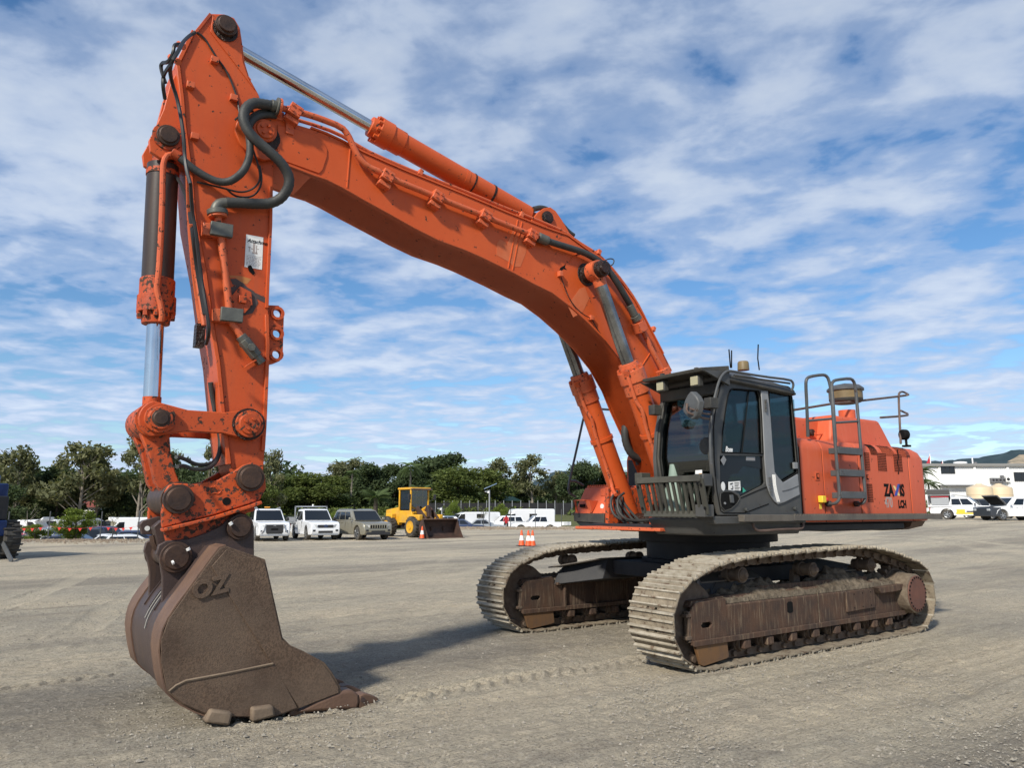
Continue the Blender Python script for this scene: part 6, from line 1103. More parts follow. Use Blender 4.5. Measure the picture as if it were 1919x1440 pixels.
    for s in (1, -1): MB().py([(3.65, .02), (3.1, .05), (2.78, .16), (2.62, .40), (2.62, .75), (2.75, 1.02), (3.02, 1.16), (3.15, .85)], s*1.30, s*1.335).build('bucket_cheek', 'lbucket', T)
    MB().box((3.0, -1.34, 1.13), (3.07, 1.34, 1.20)).build('bucket_spill_edge', 'rust', T, .01); MB().box((3.5, -1.36, .0), (3.78, 1.36, .03)).build('cutting_edge', 'rust', T)
    return T
loader()
# cones
def cone():
    T = thing('traffic_cone', 'x', 'traffic cone'); MB().box((-.19, -.19, 0), (.19, .19, .035)).build('base', 'trim', T, .02)
    MB().lathe((0, 0, .03), (0, 0, 1), [(0, .15), (.02, .145), (.22, .11)], 22).build('cone_skirt', 'orange', T); MB().lathe((0, 0, .25), (0, 0, 1), [(0, .112), (.22, .072)], 22).build('white_band', 'conew', T); MB().lathe((0, 0, .47), (0, 0, 1), [(0, .07), (.22, .035), (.24, .03)], 22).build('cone_tip', 'orange', T); return T
c0_ = cone()
cl = [(977.5, 1021.3, 'orange traffic cone with a white band, leftmost of three beside the digger'), (990, 1022, 'orange traffic cone with a white band, middle one of three, partly hidden'), (998, 1022, 'orange traffic cone with a white band, rightmost and nearest of three'), (792, 1008.5, 'orange traffic cone standing alone in front of the loader bucket'), (724.5, 1007, 'orange traffic cone seen between the beige SUV and the loader')]
for i, (x_, y_, lb) in enumerate(cl):
    o = c0_ if i == 0 else copy_tree(c0_); d = 1.68*1380/(y_-958); o.location = pt(x_, d); o['label'] = lb; o['group'] = 'traffic cones'; o.scale = (1.06,)*3
# blue machine at the left edge
def bluemachine():
    T = thing('articulated_machine', 'dark blue machine with big chevron tyres cut off by the left edge', 'tractor', pt(-66, 26.5), face(R_(58)))
    for x, y in ((1.0, .95), (1.0, -.95), (-2.2, .95), (-2.2, -.95)):
        R, w = .68, .55; o = MB().lathe((x, y-w/2, R), (0, 1, 0), [(0, R*.5), (0, R*.86), (.06, R*.95), (w-.06, R*.95), (w, R*.86), (w, R*.5)], 30).build('wheel', 'tyre', T); lg = MB()
        for k in range(18):
            for s2 in (-1, 1): a = 2*math.pi*(k+.25*s2)/18; lg.obox((x+R*.96*math.cos(a), y+s2*w*.24, R+R*.96*math.sin(a)), (-math.sin(a), s2*.9, math.cos(a)), (0, 1, 0), (math.cos(a), 0, math.sin(a)), .06, w*.62, .08)
        lg.build('chevron_lugs', 'tyre', o, kind='stuff'); MB().lathe((x, y-.15, R), (0, 1, 0), [(0, .3), (.3, .3)], 16).build('rim', 'navy', o)
    MB().box((-2.9, -.75, .8), (1.5, .75, 1.35)).build('chassis', 'navy', T, .04); MB().box((-2.9, -.9, 1.35), (1.0, .9, 2.65)).build('body_box', 'navy', T, .06, 3); MB().box((.9, -.8, 1.35), (1.35, .8, 2.2)).build('front_cowl', 'black', T, .05)
    MB().box((.2, -.7, 2.65), (.8, .7, 2.95)).build('roof_pod', 'bluep', T, .05); MB().tube([(.98, -.6, 2.5), (1.15, -.3, 2.2), (1.1, .3, 2.35), (.98, .6, 2.1)], .03, 8, 2).build('hydraulic_hose', 'wire', T); return T
bluemachine()
q = pt(33, 27.2); lb_ = MB(); b0 = pt(4, 26.8)+Vector((0, 0, .80)); b1 = pt(33, 25.0)+Vector((0, 0, .02)); d_ = (b1-b0).normalized(); sdn = RT
lb_.obox((b0+b1)/2, d_, FW, d_.cross(FW), (b1-b0).length, .05, .16); o = lb_.build('metal_strut', 'rail'); tag(o, 'grey steel strut leaning from the big tyre to the gravel at left', 'strut')
# lower car park beyond the bank, left
LOT = 'cars parked in the lower lot beyond the bank'
lot = [  # px, distance, kind, paint, heading, label
 (252, 47.5, 'hatch', 'wpaint', 100, 'white hatchback just beyond the bank, nearest the digger coupler'), (216, 49, 'sedan', 'wpaint', 96, 'white sedan beyond the bank, partly behind the white hatchback'),
 (122, 48, 'sedan', 'silverp', 80, 'silver sedan beyond the bank, right of the leftmost bunting post'), (152, 47.5, 'hatch', 'bluep', 75, 'small dark blue hatchback behind the round yellow-green tree'), (180, 52, 'suv', 'darkp', 95, 'dark SUV parked right of the round yellow-green tree'),
 (96, 51, 'suv', 'silverp', 60, 'silver four-wheel drive left of the leftmost bunting post'), (46, 50, 'hatch', 'redp', 90, 'red hatchback next to the big tyre at the left edge'), (74, 48.5, 'sedan', 'darkp', 85, 'low dark sedan behind the small shrub'), (30, 56, 'suv', 'wpaint', 70, 'white SUV behind the red hatchback'),
 (210, 58, 'suv', 'bluep', 90, 'dark blue SUV in the second row of the lower lot'), (246, 60, 'sedan', 'silverp', 100, 'silver sedan in the second row near the coupler'), (128, 58, 'ute', 'wpaint', 110, 'white ute in the second row behind the leftmost post'), (270, 57, 'hatch', 'bluep', 80, 'blue hatchback half hidden by the coupler latch'), (16, 49, 'sedan', 'darkp', 95, 'dark sedan in the corner behind the big tyre')]
for x_, d, kd, pn, hd, lb in lot: car(lb, {'hatch': 'hatchback', 'sedan': 'sedan', 'suv': 'SUV', 'ute': 'ute'}[kd], pt(x_, d), face(R_(hd+28)), kd, pn, LOT, full=False)
def camper(label, loc, rz, L=5.6, over=False, grp=None, cat='motorhome', H=2.75, pn='wpaint'):
    T = thing('motorhome', label, cat, loc, rz, grp); pr = [(L/2-.05, .35), (L/2, .9), (L/2-.25, 1.15), (L/2-.95, 1.35), (L/2-1.5, 2.0), (L/2-1.7, H-.1), (L/2-1.9, H), (-L/2+.1, H), (-L/2, H-.15), (-L/2, .4), (-L/2+.3, .3)]
    if over: pr = [(L/2-.05, .35), (L/2, .9), (L/2-.25, 1.15), (L/2-.8, 1.30), (L/2-1.25, 1.9), (L/2-.55, 2.05), (L/2-.5, 2.4), (L/2-.9, H), (-L/2+.1, H), (-L/2, H-.15), (-L/2, .4), (-L/2+.3, .3)]
    MB().py(pr, -1.02, 1.02).build('body', pn, T, .10, 3); MB().box((-L/2-.01, -.5, 1.2), (-L/2-.02, .5, 1.7)).build('rear_window', 'dglass', T); MB().box((L/2-.6, -1.03, .5), (-L/2+.3, 1.03, .62)).build('trim_stripe', 'greyc', T)
    for s in (1, -1): MB().py([(L/2-1.0, 1.40), (L/2-1.42, 1.92), (L/2-1.85, 1.95), (L/2-1.85, 1.38)], s*1.022, s*1.03).build('side_window', 'dglass', T); MB().box((-.2, s*1.022, 1.5), (-1.1, s*1.03, 1.95)).build('side_window', 'dglass', T)
    MB().prism([(L/2-.93, -.85, 1.38), (L/2-.93, .85, 1.38), (L/2-1.36, .8, 1.9), (L/2-1.36, -.8, 1.9)], (.03, 0, .02)).build('windscreen', 'dglass', T)
    for s in (1, -1):
        for x in (L/2-.95, -L/2+1.2): wheel(T, x, s*.88, .35, .22, s, 'steelw')
    return T
camper('white panel van with a rounded nose behind the loader bucket', pt(884, 82), face(R_(-66)), 6.0, cat='van', H=2.15); camper('white cab-over motorhome right of the solar light pole', pt(984, 86), face(R_(-74)), 6.6, cat='motorhome', H=2.5); camper('white box caravan behind the light pole', pt(915, 89), face(R_(90)), 4.4, cat='caravan', H=2.15)
car('white dual-cab ute parked below the bank in front of the motorhome', 'ute', pt(1003, 79), face(R_(-80)), 'ute', 'wpaint', full=False); car('white estate parked between the panel van and the motorhome', 'estate', pt(944, 82), face(R_(-84)), 'suv', 'wpaint', full=False)
car('dark sedan just below the bank in front of the panel van', 'sedan', pt(870, 76), face(R_(88)), 'sedan', 'bluep', full=False); car('silver sedan with a dark stripe just below the bank by the light pole', 'sedan', pt(908, 77), face(R_(96)), 'sedan', 'silverp', full=False); car('white car roof seen between the loader arms and the panel van', 'car', pt(848, 80), face(R_(90)), 'suv', 'wpaint', full=False)
camper('white caravan at the far left behind the dark cars', pt(56, 70), face(R_(95)), 4.6, True, cat='caravan', H=2.1); camper('white motorhome with a raised bunk, left of the coupler', pt(258, 68), face(R_(-70)), 5.4, True, H=2.35); camper('white caravan right of the leftmost bunting post', pt(112, 74), face(R_(120)), 4.6, cat='caravan', H=2.1); camper('white box truck body behind the dark blue SUV', pt(178, 76), face(R_(125)), 4.4, cat='truck', H=2.2, pn='alu'); camper('cream caravan behind the round tree', pt(214, 78), face(R_(-60)), 4.2, cat='caravan', H=2.1, pn='tanc')
# right side: canopy ute, open-bonnet four-wheel drive
T, k = car('white ute with yellow door graphics and an open grey canopy, by the shed', 'ute', pt(1815, 61), face(R_(50)), 'ute')
MB().box((-1.0, -.95, 1.0), (-2.75, .95, 1.12)).box((-1.0, -.95, 1.1), (-1.05, .95, 1.95)).box((-2.70, -.95, 1.1), (-2.75, .95, 1.95)).box((-1.0, -.93, 1.93), (-2.75, .93, 1.98)).box((-1.0, -.03, 1.1), (-2.75, .03, 1.95)).build('canopy_box', 'wpaint', T, .02)
MB().prism([(-1.05, -.96, 1.98), (-2.7, -.96, 1.98), (-2.7, -1.25, 2.38), (-1.05, -1.25, 2.38)], (0, .04, .04)).prism([(-1.05, -1.25, 2.38), (-2.7, -1.25, 2.38), (-2.7, -.7, 2.42), (-1.05, -.7, 2.42)], (0, 0, .03)).build('canopy_door', 'greyc', T); MB().box((-1.2, -.80, 1.15), (-2.5, -.2, 1.75)).build('tool_drawers', 'alu', T, .02); MB().box((-1.2, -.82, 1.78), (-2.5, -.2, 1.9)).build('stowed_bags', 'redp', T, .02)
MB().tube([(.2, -.7, 1.83), (-.9, -.7, 1.98), (-.9, .7, 1.98), (.2, .7, 1.83)], .03, 6).build('roof_rack', 'alu', T)
for s in (-1,): o = MB().box((-.75, s*.932, .42), (.85, s*.938, .55)).build('yellow_stripe', 'yellow', T); MB().box((-.7, s*.930, .55), (-.1, s*.937, .80)).build('yellow_graphic', 'yellow', T); MB().box((.0, s*.930, .57), (.75, s*.938, .68)).build('dark_graphic', 'trim', T)
T, k = car('white four-wheel drive with a black front and its bonnet propped open', 'four-wheel drive', pt(1896, 57), face(R_(-84)), 'suv', 'wpaint', roofrack=True)
MB().box((1.6, -.96, .3), (2.47, .96, .98)).build('black_front', 'darkp', T, .06, 3); MB().prism([(1.05, -.85, 1.18), (1.05, .85, 1.18), (1.75, .82, 1.85), (1.75, -.82, 1.85)], (-.04, 0, .05)).build('open_bonnet', 'greyc', T, .03); MB().prism([(1.12, -.7, 1.2), (1.12, .7, 1.2), (1.70, .68, 1.76), (1.70, -.68, 1.76)], (.02, 0, -.02)).build('bonnet_lining', 'ink_hole_blk', T); MB().box((1.15, -.75, 1.0), (2.3, .75, 1.04)).build('engine_bay', 'ink_hole_blk', T)
for s in (1, -1): MB().box((2.46, s*.55, .72), (2.50, s*.88, .88)).build('headlight_unit', 'lampc', T, .02)
car('dark grey wagon behind the open-bonnet vehicle', 'wagon', pt(1850, 67), face(R_(50)), 'suv', 'darkp', full=False)
# ---------------------------------------------------------------- far setting
def hills():
    xs = np.linspace(-2600, 3800, 420); ds = np.linspace(1900, 3600, 36); S_, D_ = np.meshgrid(xs, ds, indexing='ij'); t = (D_-1900)/1700
    Bm = S_/D_; ridge = 1.0*np.interp(S_/2600, [-1.2, -.6, -.2, .02, .07, .12, .35, .52, .60, .68, .80, 1.2, 1.5], [20, 30, 45, 80, 145, 80, 100, 168, 170, 192, 250, 330, 280])
    Z_ = ridge*np.sin(np.clip(t*1.7, 0, 1.7)*math.pi/1.7)**.8*(1)+60*fbm(S_/420, D_/420, 5)*t*(1-t)*3+16*fbm(S_/26, D_/30, 3)*(t > .15); Z_ = np.maximum(Z_, -5)
    P = [(CAM.x+FW.x*d+RT.x*s, CAM.y+FW.y*d+RT.y*s, z) for s, d, z in zip(S_.ravel(), D_.ravel(), Z_.ravel())]; n = len(ds)
    mb = MB().add(P, [(i*n+j, i*n+j+1, (i+1)*n+j+1, (i+1)*n+j) for i in range(len(xs)-1) for j in range(n-1)])
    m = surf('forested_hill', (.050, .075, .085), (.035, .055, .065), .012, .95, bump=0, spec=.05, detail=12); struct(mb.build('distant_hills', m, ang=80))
    o = bpy.data.objects['distant_hills']; o.data.materials.append(surf('bare_quarry_rock', (.42, .33, .23), (.18, .16, .12), .03, .95, bump=0)); nf = fbm(S_/90, D_/200, 4)
    for f in o.data.polygons:
        i, j = divmod(f.index, n-1); b_ = float(S_[i, j]/D_[i, j]); e_ = float((Z_[i, j]-1.7)/D_[i, j])
        if .655 < b_ < .74 and abs(e_-.058-(b_-.68)*.16) < .007+.008*float(nf[i, j]): f.material_index = 1
hills()
def shed():
    dsh = 86; zc = dsh*math.cos(PIT); base = CAM+FW*dsh; base.z = 1.0; rz = math.atan2(RT.y, RT.x)
    T = thing('warehouse_shed', 'long white corrugated shed with a grey roof edge and dark windows at right', 'shed', base, rz); lx = lambda p: (p-959.5)/1380*zc; hz = lambda y: (958-y)/1380*zc*1.0+.68
    x0, x1 = lx(1700), lx(2260); top = hz(873.5); mb = MB(); n = int((x1-x0)/.22)
    m_w = surf('white_corrugated_cladding', (.74, .75, .74), (.66, .67, .67), .5, .55, bump=0, streak=.15, streakc=(.5, .49, .46)); wv = []
    for i in range(n+1):
        x = x0+(x1-x0)*i/n
        for o, y in ((0, 0), (.13, 0), (.15, -.035), (.20, -.035)): wv.append((x+o, y))
    k = len(wv); vs = [(x, y, 0) for x, y in wv]+[(x, y, top) for x, y in wv]; mb.add(vs, [(i, i+1, i+1+k, i+k) for i in range(k-1)]); mb.build('wall', m_w, T)
    MB().box((x0, .08, 0), (x1, 18, top)).build('shed_body', m_w, T); MB().box((x0-.5, -.35, top-.08), (x1, -.02, top+.22)).build('gutter', plain('grey_gutter', (.22, .22, .21), .6), T); MB().prism([(x0-.5, -.3, top+.1), (x0-.5, 9, top+.45), (x0-.5, 18.5, top+.1)], (x1-x0+.5, 0, 0)).build('roof', plain('grey_roof_sheet', (.30, .30, .29), .5), T)
    for p in (1767, 1833.5, 1896, 1960, 2024): MB().box((lx(p)-.13, -.18, 0), (lx(p)+.13, .0, top-.1)).build('downpipe_pilaster', 'conew', T, .03)
    for a, b_, c, d_ in ((1770, 1795.5, 875, 887.5), (1908, 1950, 887, 902)):
        w = MB().box((lx(a), -.06, hz(d_)), (lx(b_), -.045, hz(c))).build('window', 'dglass', T); f = MB(); xa, xb, za, zb = lx(a), lx(b_), hz(d_), hz(c); f.box((xa-.06, -.09, za-.06), (xb+.06, -.04, za)).box((xa-.06, -.09, zb), (xb+.06, -.04, zb+.06)).box((xa-.06, -.09, za), (xa, -.04, zb)).box((xb, -.09, za), (xb+.06, -.04, zb)); f.build('window_frame', 'trim', w)
        for t in (1/3, 2/3): MB().box((xa+(xb-xa)*t-.02, -.08, za), (xa+(xb-xa)*t+.02, -.05, zb)).build('mullion', 'trim', w)
    MB().box((lx(1764), -.8, hz(912)), (lx(1822), -.05, hz(910))).build('awning', 'greyc', T)
    MB().lathe((lx(1858), 5, top+.2), (0, 0, 1), [(0, .5), (.3, .5), (.3, .75), (.55, .75), (.6, .3)], 18).build('roof_ventilator', 'conew', T); MB().cyl((lx(1873), 4, top+.2), (lx(1873), 4, top+1.2), .08, 8).build('vent_pipe', 'conew', T); MB().cyl((lx(1868), 3, top+.2), (lx(1868), 3, top+.6), .2, 10).build('roof_ventilator', 'greyc', T)
    for i, p in enumerate((1863, 1869, 1876, 1883, 1891)):
        x = lx(p); z = hz(906)+(.1 if i == 4 else 0); w = .38 if i < 4 else .5; mt = 'conew' if i == 4 else 'greyc'; ac = MB().box((x-w/2, -.5, z), (x+w/2, -.08, z+.55+(.15 if i == 4 else 0))).build('air_conditioner', mt, T, .02); MB().lathe((x, -.505, z+.3), (0, -1, 0), [(0, w*.36), (.01, w*.36)], 16).build('fan_grille', 'trim', ac)
    MB().box((lx(1883)-.15, -.3, hz(896)), (lx(1883)+.15, -.05, hz(892))).build('flood_lamp', 'greyc', T)
    for i, p in enumerate((1753, 1776)):
        F = thing('flag_pole', ['red flag on a white pole nearest the counterweight', 'red flag on a white pole behind the shed roof edge'][i], 'flag', CAM+FW*96+RT*((p-959.5)/1380*96*.985)+Vector((0, 0, -CAM.z+1)), rz); H = 8.0 if i == 0 else 7.2
        MB().cyl((0, 0, 0), (0, 0, H), .05, 8).build('pole', 'conew', F); MB().prism([(0, 0, H-.1), (-.35, .05, H-.9), (-.75, .0, H-1.7), (-.55, 0, H-1.7), (-.05, 0, H-1.1)], (0, .03, 0)).build('flag', 'redp', F)
    for i, (p, d_) in enumerate(((1840, 78), (1877, 79))):
        zc2 = d_*.985; c = CAM+FW*d_+RT*((p-959.5)/1380*zc2); c.z = 1.0; tm = plain('cream_tank_plastic', (.62, .50, .33), .5); M['tank'] = tm
        K = thing('water_tank', ['cream poly water tank nearer the ute, left of the pair', 'cream poly water tank under the air conditioners, right of the pair'][i], 'water tank', c, 0, 'water tanks'); h = (958-915)/1380*zc2+.68; R = .95*23/1380*zc2
        b = MB().lathe((0, 0, 0), (0, 0, 1), [(0, R), (h-.15, R), (h, R*.96)], 40).build('tank_wall', 'tank', K); MB().lathe((0, 0, h), (0, 0, 1), [(0, R*.96), (.35, R*.25), (.42, R*.22)], 40).build('tank_lid', 'tank', K)
        for j in range(6): MB().lathe((0, 0, .3+j*.4), (0, 0, 1), [(0, R), (.02, R+.03), (.04, R)], 40, cap=False).build('hoop_rib', 'tank', K)
shed()
# ---------------------------------------------------------------- trees
def leafmat(name, a, b):
    m = surf(name, a, b, 1.1, .75, bump=0, spec=.12, detail=3); p = m.node_tree.nodes['Principled BSDF']; p.inputs['Subsurface Weight'].default_value = 0
    nt = m.node_tree; tr = nt.nodes.new('ShaderNodeBsdfTranslucent'); tr.inputs[0].default_value = (a[0]*1.6, a[1]*1.7, a[2], 1); mx = nt.nodes.new('ShaderNodeMixShader'); mx.inputs[0].default_value = .22
    out = [n for n in nt.nodes if n.type == 'OUTPUT_MATERIAL'][0]; nt.links.new(p.outputs[0], mx.inputs[1]); nt.links.new(tr.outputs[0], mx.inputs[2]); nt.links.new(mx.outputs[0], out.inputs[0]); M[name] = m
leafmat('gum_leaves', (.165, .165, .085), (.095, .105, .055)); leafmat('dark_leaves', (.075, .10, .045), (.042, .062, .03)); leafmat('olive_leaves', (.12, .145, .042), (.07, .095, .03)); leafmat('bright_leaves', (.16, .20, .035), (.09, .13, .03)); leafmat('palm_leaves', (.085, .12, .045), (.06, .085, .035))
M['bark'] = surf('pale_bark', (.26, .23, .19), (.14, .12, .10), 2, .9, bump=.2); M['dbark'] = surf('dark_bark', (.08, .065, .05), (.05, .04, .035), 3, .9)
LF = {}
def leafmesh(name, blobs, per, size, mt, seed, shell=.55):
    r = np.random.RandomState(seed); V = []; 
    for (c, rad) in blobs:
        n = int(per*(rad[0]*rad[1]*rad[2])**.66/1.0); d = r.normal(size=(n, 3)); d /= np.linalg.norm(d, axis=1)[:, None]; k = shell+(1-shell)*r.rand(n)**.6; k *= 1+.18*r.normal(size=n); p = np.array(c)+d*k[:, None]*np.array(rad)
        a = r.normal(size=(n, 3)); a += d*.3; a /= np.linalg.norm(a, axis=1)[:, None]; b = np.cross(a, r.normal(size=(n, 3))); b /= np.linalg.norm(b, axis=1)[:, None]; s = size*(.5+r.rand(n))[:, None]
        V.append(np.stack([p-a*s, p-b*s*.45, p+a*s, p+b*s*.45], 1))
    V = np.concatenate(V).reshape(-1, 3); F = np.arange(len(V)).reshape(-1, 4); me = bpy.data.meshes.new(name); me.vertices.add(len(V)); me.vertices.foreach_set('co', V.ravel()); me.loops.add(F.size); me.loops.foreach_set('vertex_index', F.ravel()); me.polygons.add(len(F)); me.polygons.foreach_set('loop_start', np.arange(len(F))*4); me.polygons.foreach_set('loop_total', np.full(len(F), 4)); me.update(); me.materials.append(M[mt]); return me
def treekit(kind, v):
    """unit tree: 10 m tall, about 7 m wide"""
    key = (kind, v)
    if key in LF: return LF[key]
    r = random.Random(hash(kind) % 97 if False else len(kind)*13+v*7); tr = MB(); blobs = []; mt = {'gum': 'gum_leaves', 'dense': 'dark_leaves', 'olive': 'olive_leaves', 'round': 'bright_leaves', 'bare': 'gum_leaves'}[kind]
    H = 10; stems = 2 if kind == 'gum' else 1
    for s in range(stems):
        bx = r.uniform(-.4, .4) if stems > 1 else 0; top = (bx+r.uniform(-.6, .6), r.uniform(-.5, .5), H*.8); pts = [(bx, 0, -.3), (bx*1.3, .1, H*.25), ((bx+top[0])/2+r.uniform(-.3, .3), top[1]/2, H*.52), top]
        n = len(pts)
        for i in range(n-1): tr.cyl(pts[i], pts[i+1], .22*(1-i*.28), 7, .22*(1-(i+1)*.28)+.01)
        nb = {'gum': 9, 'dense': 16, 'olive': 15, 'round': 12, 'bare': 8}[kind]
        for j in range(nb):
            f = (.40 if kind == 'gum' else .18)+(.62 if kind == 'gum' else .80)*(j+r.random())/nb; a = r.uniform(0, 6.28); reach = (3.0 if kind != 'gum' else 2.7)*math.sin(math.pi*min(1, (f-.05)*.95))**.6*r.uniform(.55, 1.05)
            z = H*f*.93+.3; e = (top[0]*f+reach*math.cos(a), top[1]*f+reach*math.sin(a), z); st = (pts[1][0], pts[1][1], max(1.5, z-1.6*r.uniform(.8, 1.5)))
            tr.cyl(st, e, .07, 5, .02)
            rr = r.uniform(.75, 1.25)*(1.0 if kind == 'gum' else 1.35)
            if kind == 'bare': rr *= .6
            blobs.append((e, (rr*1.15, rr*1.15, rr*.85)))
            if kind in ('gum', 'bare') or r.random() < .6: blobs.append(((e[0]+r.uniform(-.9, .9), e[1]+r.uniform(-.9, .9), e[2]+r.uniform(-.9, .6)), (rr*.7, rr*.7, rr*.6)))
    blobs.append(((top[0], top[1], H*.9), (1.2, 1.2, 1.0)))
    cr = leafmesh(kind+'_crown', blobs, {'gum': 105, 'dense': 230, 'olive': 230, 'round': 260, 'bare': 40}[kind], {'gum': .26, 'dense': .27, 'olive': .22, 'round': .20, 'bare': .16}[kind], mt, v+3, .5 if kind != 'gum' else .3)
    tm = tr.mesh(kind+'_trunk'); tm.materials.append(M['bark' if kind in ('gum', 'bare') else 'dbark']); LF[key] = (cr, tm); return LF[key]
def tree(px_, topy, d, wpx, kind, v, label, group='trees beyond the yard', z=None, name=None):
    q = pt(px_, d); 
    if z is not None: q.z = z
    H = (958-topy)/1380*d*.985+CAM.z-q.z; wd = wpx/1380*d; T = thing(name or {'gum': 'gum_tree', 'dense': 'leafy_tree', 'olive': 'leafy_tree', 'round': 'small_tree', 'bare': 'small_tree'}[kind], label, 'tree', q, v*1.3+px_*.01, group)
    cr, tm = treekit(kind, v); s = (wd/6.4, wd/6.4, H/10.2); c = link('crown', cr, T); c.scale = s; c = link('trunk', tm, T); c.scale = s; return T
TR = [(22, 843, 84, 95, 'gum', 0, 'open-crowned gum tree above the blue machine'), (70, 884, 92, 90, 'dense', 0, 'dark dense tree between the blue machine and the tallest left gums'), (105, 872, 88, 80, 'dense', 1, 'dark tree left of the broad olive gum'), (140, 833, 86, 120, 'gum', 1, 'broad olive gum tree behind the round yellow-green tree'), (182, 850, 90, 85, 'gum', 2, 'olive gum on the right shoulder of the broad gum'), (222, 890, 94, 80, 'dense', 2, 'low dark tree left of the tall open gum'), (262, 812, 88, 95, 'gum', 3, 'tall open gum tree just left of the coupler links'), (300, 842, 92, 80, 'gum', 0, 'gum tree partly hidden by the bucket linkage'),
 (345, 878, 92, 70, 'dense', 1, 'dark rounded tree seen through the linkage opening'), (392, 828, 96, 62, 'gum', 2, 'gum tree seen between linkage and arm tip'), (430, 870, 98, 70, 'dense', 0, 'dark tree behind the arm end'), (506, 848, 98, 62, 'gum', 1, 'tall gum rising right of the arm end'), (470, 905, 95, 80, 'olive', 0, 'olive tree behind the white dual-cab ute'), (520, 893, 110, 80, 'olive', 1, 'olive green tree above the two white utes'), (566, 886, 112, 100, 'olive', 2, 'broad olive tree above the flat-tray ute'), (612, 893, 112, 90, 'olive', 0, 'olive tree between the flat-tray ute and the palm'), (628, 868, 128, 70, 'gum', 3, 'brownish gum behind the left tall palm'), (662, 860, 132, 80, 'gum', 2, 'tall dark gum behind the left tall palm, highest of the middle row'), (700, 872, 128, 75, 'dense', 2, 'dark tree above the low feather palm'), (738, 870, 128, 62, 'dense', 1, 'dark flat-topped tree left of the loader cab'),
 (795, 885, 128, 70, 'dense', 0, 'dark tree right behind the loader cab'), (822, 853, 132, 95, 'dense', 2, 'tallest dark tree, above the loader arms'), (858, 874, 115, 105, 'olive', 1, 'wide olive tree left of the solar light pole'), (905, 878, 118, 85, 'olive', 2, 'olive tree above the green shelter roof'), (940, 863, 134, 72, 'gum', 1, 'dark gum between the shelter and the cream building'), (996, 857, 126, 76, 'gum', 3, 'pale-trunked gum above the cream building'), (1042, 888, 130, 62, 'gum', 0, 'small bare-limbed gum right of the cream building'), (968, 900, 138, 70, 'dense', 1, 'low dark tree behind the cream building'), (1082, 868, 118, 66, 'dense', 0, 'dark tree behind the far handrail'), (1112, 872, 120, 60, 'gum', 2, 'gum tree between the handrail and the far boom cylinder'), (1146, 880, 120, 70, 'dense', 2, 'dark tree behind the far boom cylinder'), (1180, 885, 125, 70, 'gum', 1, 'gum behind the cab front, mostly hidden'), (5, 905, 78, 70, 'dense', 2, 'dark low tree behind the blue machine')]
for t in TR: tree(*t)
tree(146, 953, 43.5, 62, 'round', 0, 'round yellow-green tree on the bank between two bunting posts', 'young trees on the bank', z=-.25); tree(70, 983, 43.5, 42, 'round', 1, 'small green shrub on the bank near the big tyre', 'young trees on the bank', z=-.2); tree(58, 940, 45, 50, 'bare', 0, 'thin sparse-leaved tree on the bank behind the small shrub', 'young trees on the bank', z=-.4); tree(215, 958, 45, 34, 'bare', 1, 'thin sapling on the bank near the right bunting post', 'young trees on the bank', z=-.4)
tree(850, 940, 82, 24, 'round', 1, 'small yellow-green tree above the loader bucket', 'young trees by the vans', z=-.4); tree(937, 944, 86, 24, 'round', 0, 'small bright tree under the green shelter roof', 'young trees by the vans', z=-.4); tree(903, 946, 80, 22, 'bare', 1, 'sparse sapling left of the light pole', 'young trees by the vans', z=-.4); tree(630, 960, 60, 30, 'round', 1, 'yellowish shrub behind the beige SUV', 'young trees by the vans', z=-.2)
# wood behind
def wood():
    r = np.random.RandomState(8); bl = []
    for px_ in np.linspace(-160, 1240, 190): bl.append(px_)
    blobs = []
    for px_ in bl:
        for rep in range(2):
            d = r.uniform(138, 160); q = pt(float(px_+r.uniform(-8, 8)), float(d)); h = r.uniform(2.0, 5.2) if px_ > 560 else r.uniform(4.0, 8.0); R = r.uniform(2.0, 3.4); blobs.append(((q.x, q.y, 1+h*.6), (R, R, h*.62)))
    me = leafmesh('wood_mass', blobs, 26, .55, 'dark_leaves', 4, .6); o = link('far_wood', me, kind='stuff'); tag(o, 'dark far wood closing the gaps between the tree trunks along the horizon', 'wood', kind='stuff')
    blobs = [((p.x, p.y, p.z+.4), (1.6, 1.6, .8)) for p in (pt(float(x), float(r.uniform(106, 112))) for x in np.linspace(-60, 1180, 150) if not 1000 < x < 1080)]
    me = leafmesh('hedge_mass', blobs, 40, .28, 'olive_leaves', 6, .5); o = link('undergrowth', me, kind='stuff'); tag(o, 'low green undergrowth along the foot of the trees beyond the car park', 'undergrowth', kind='stuff')
wood()
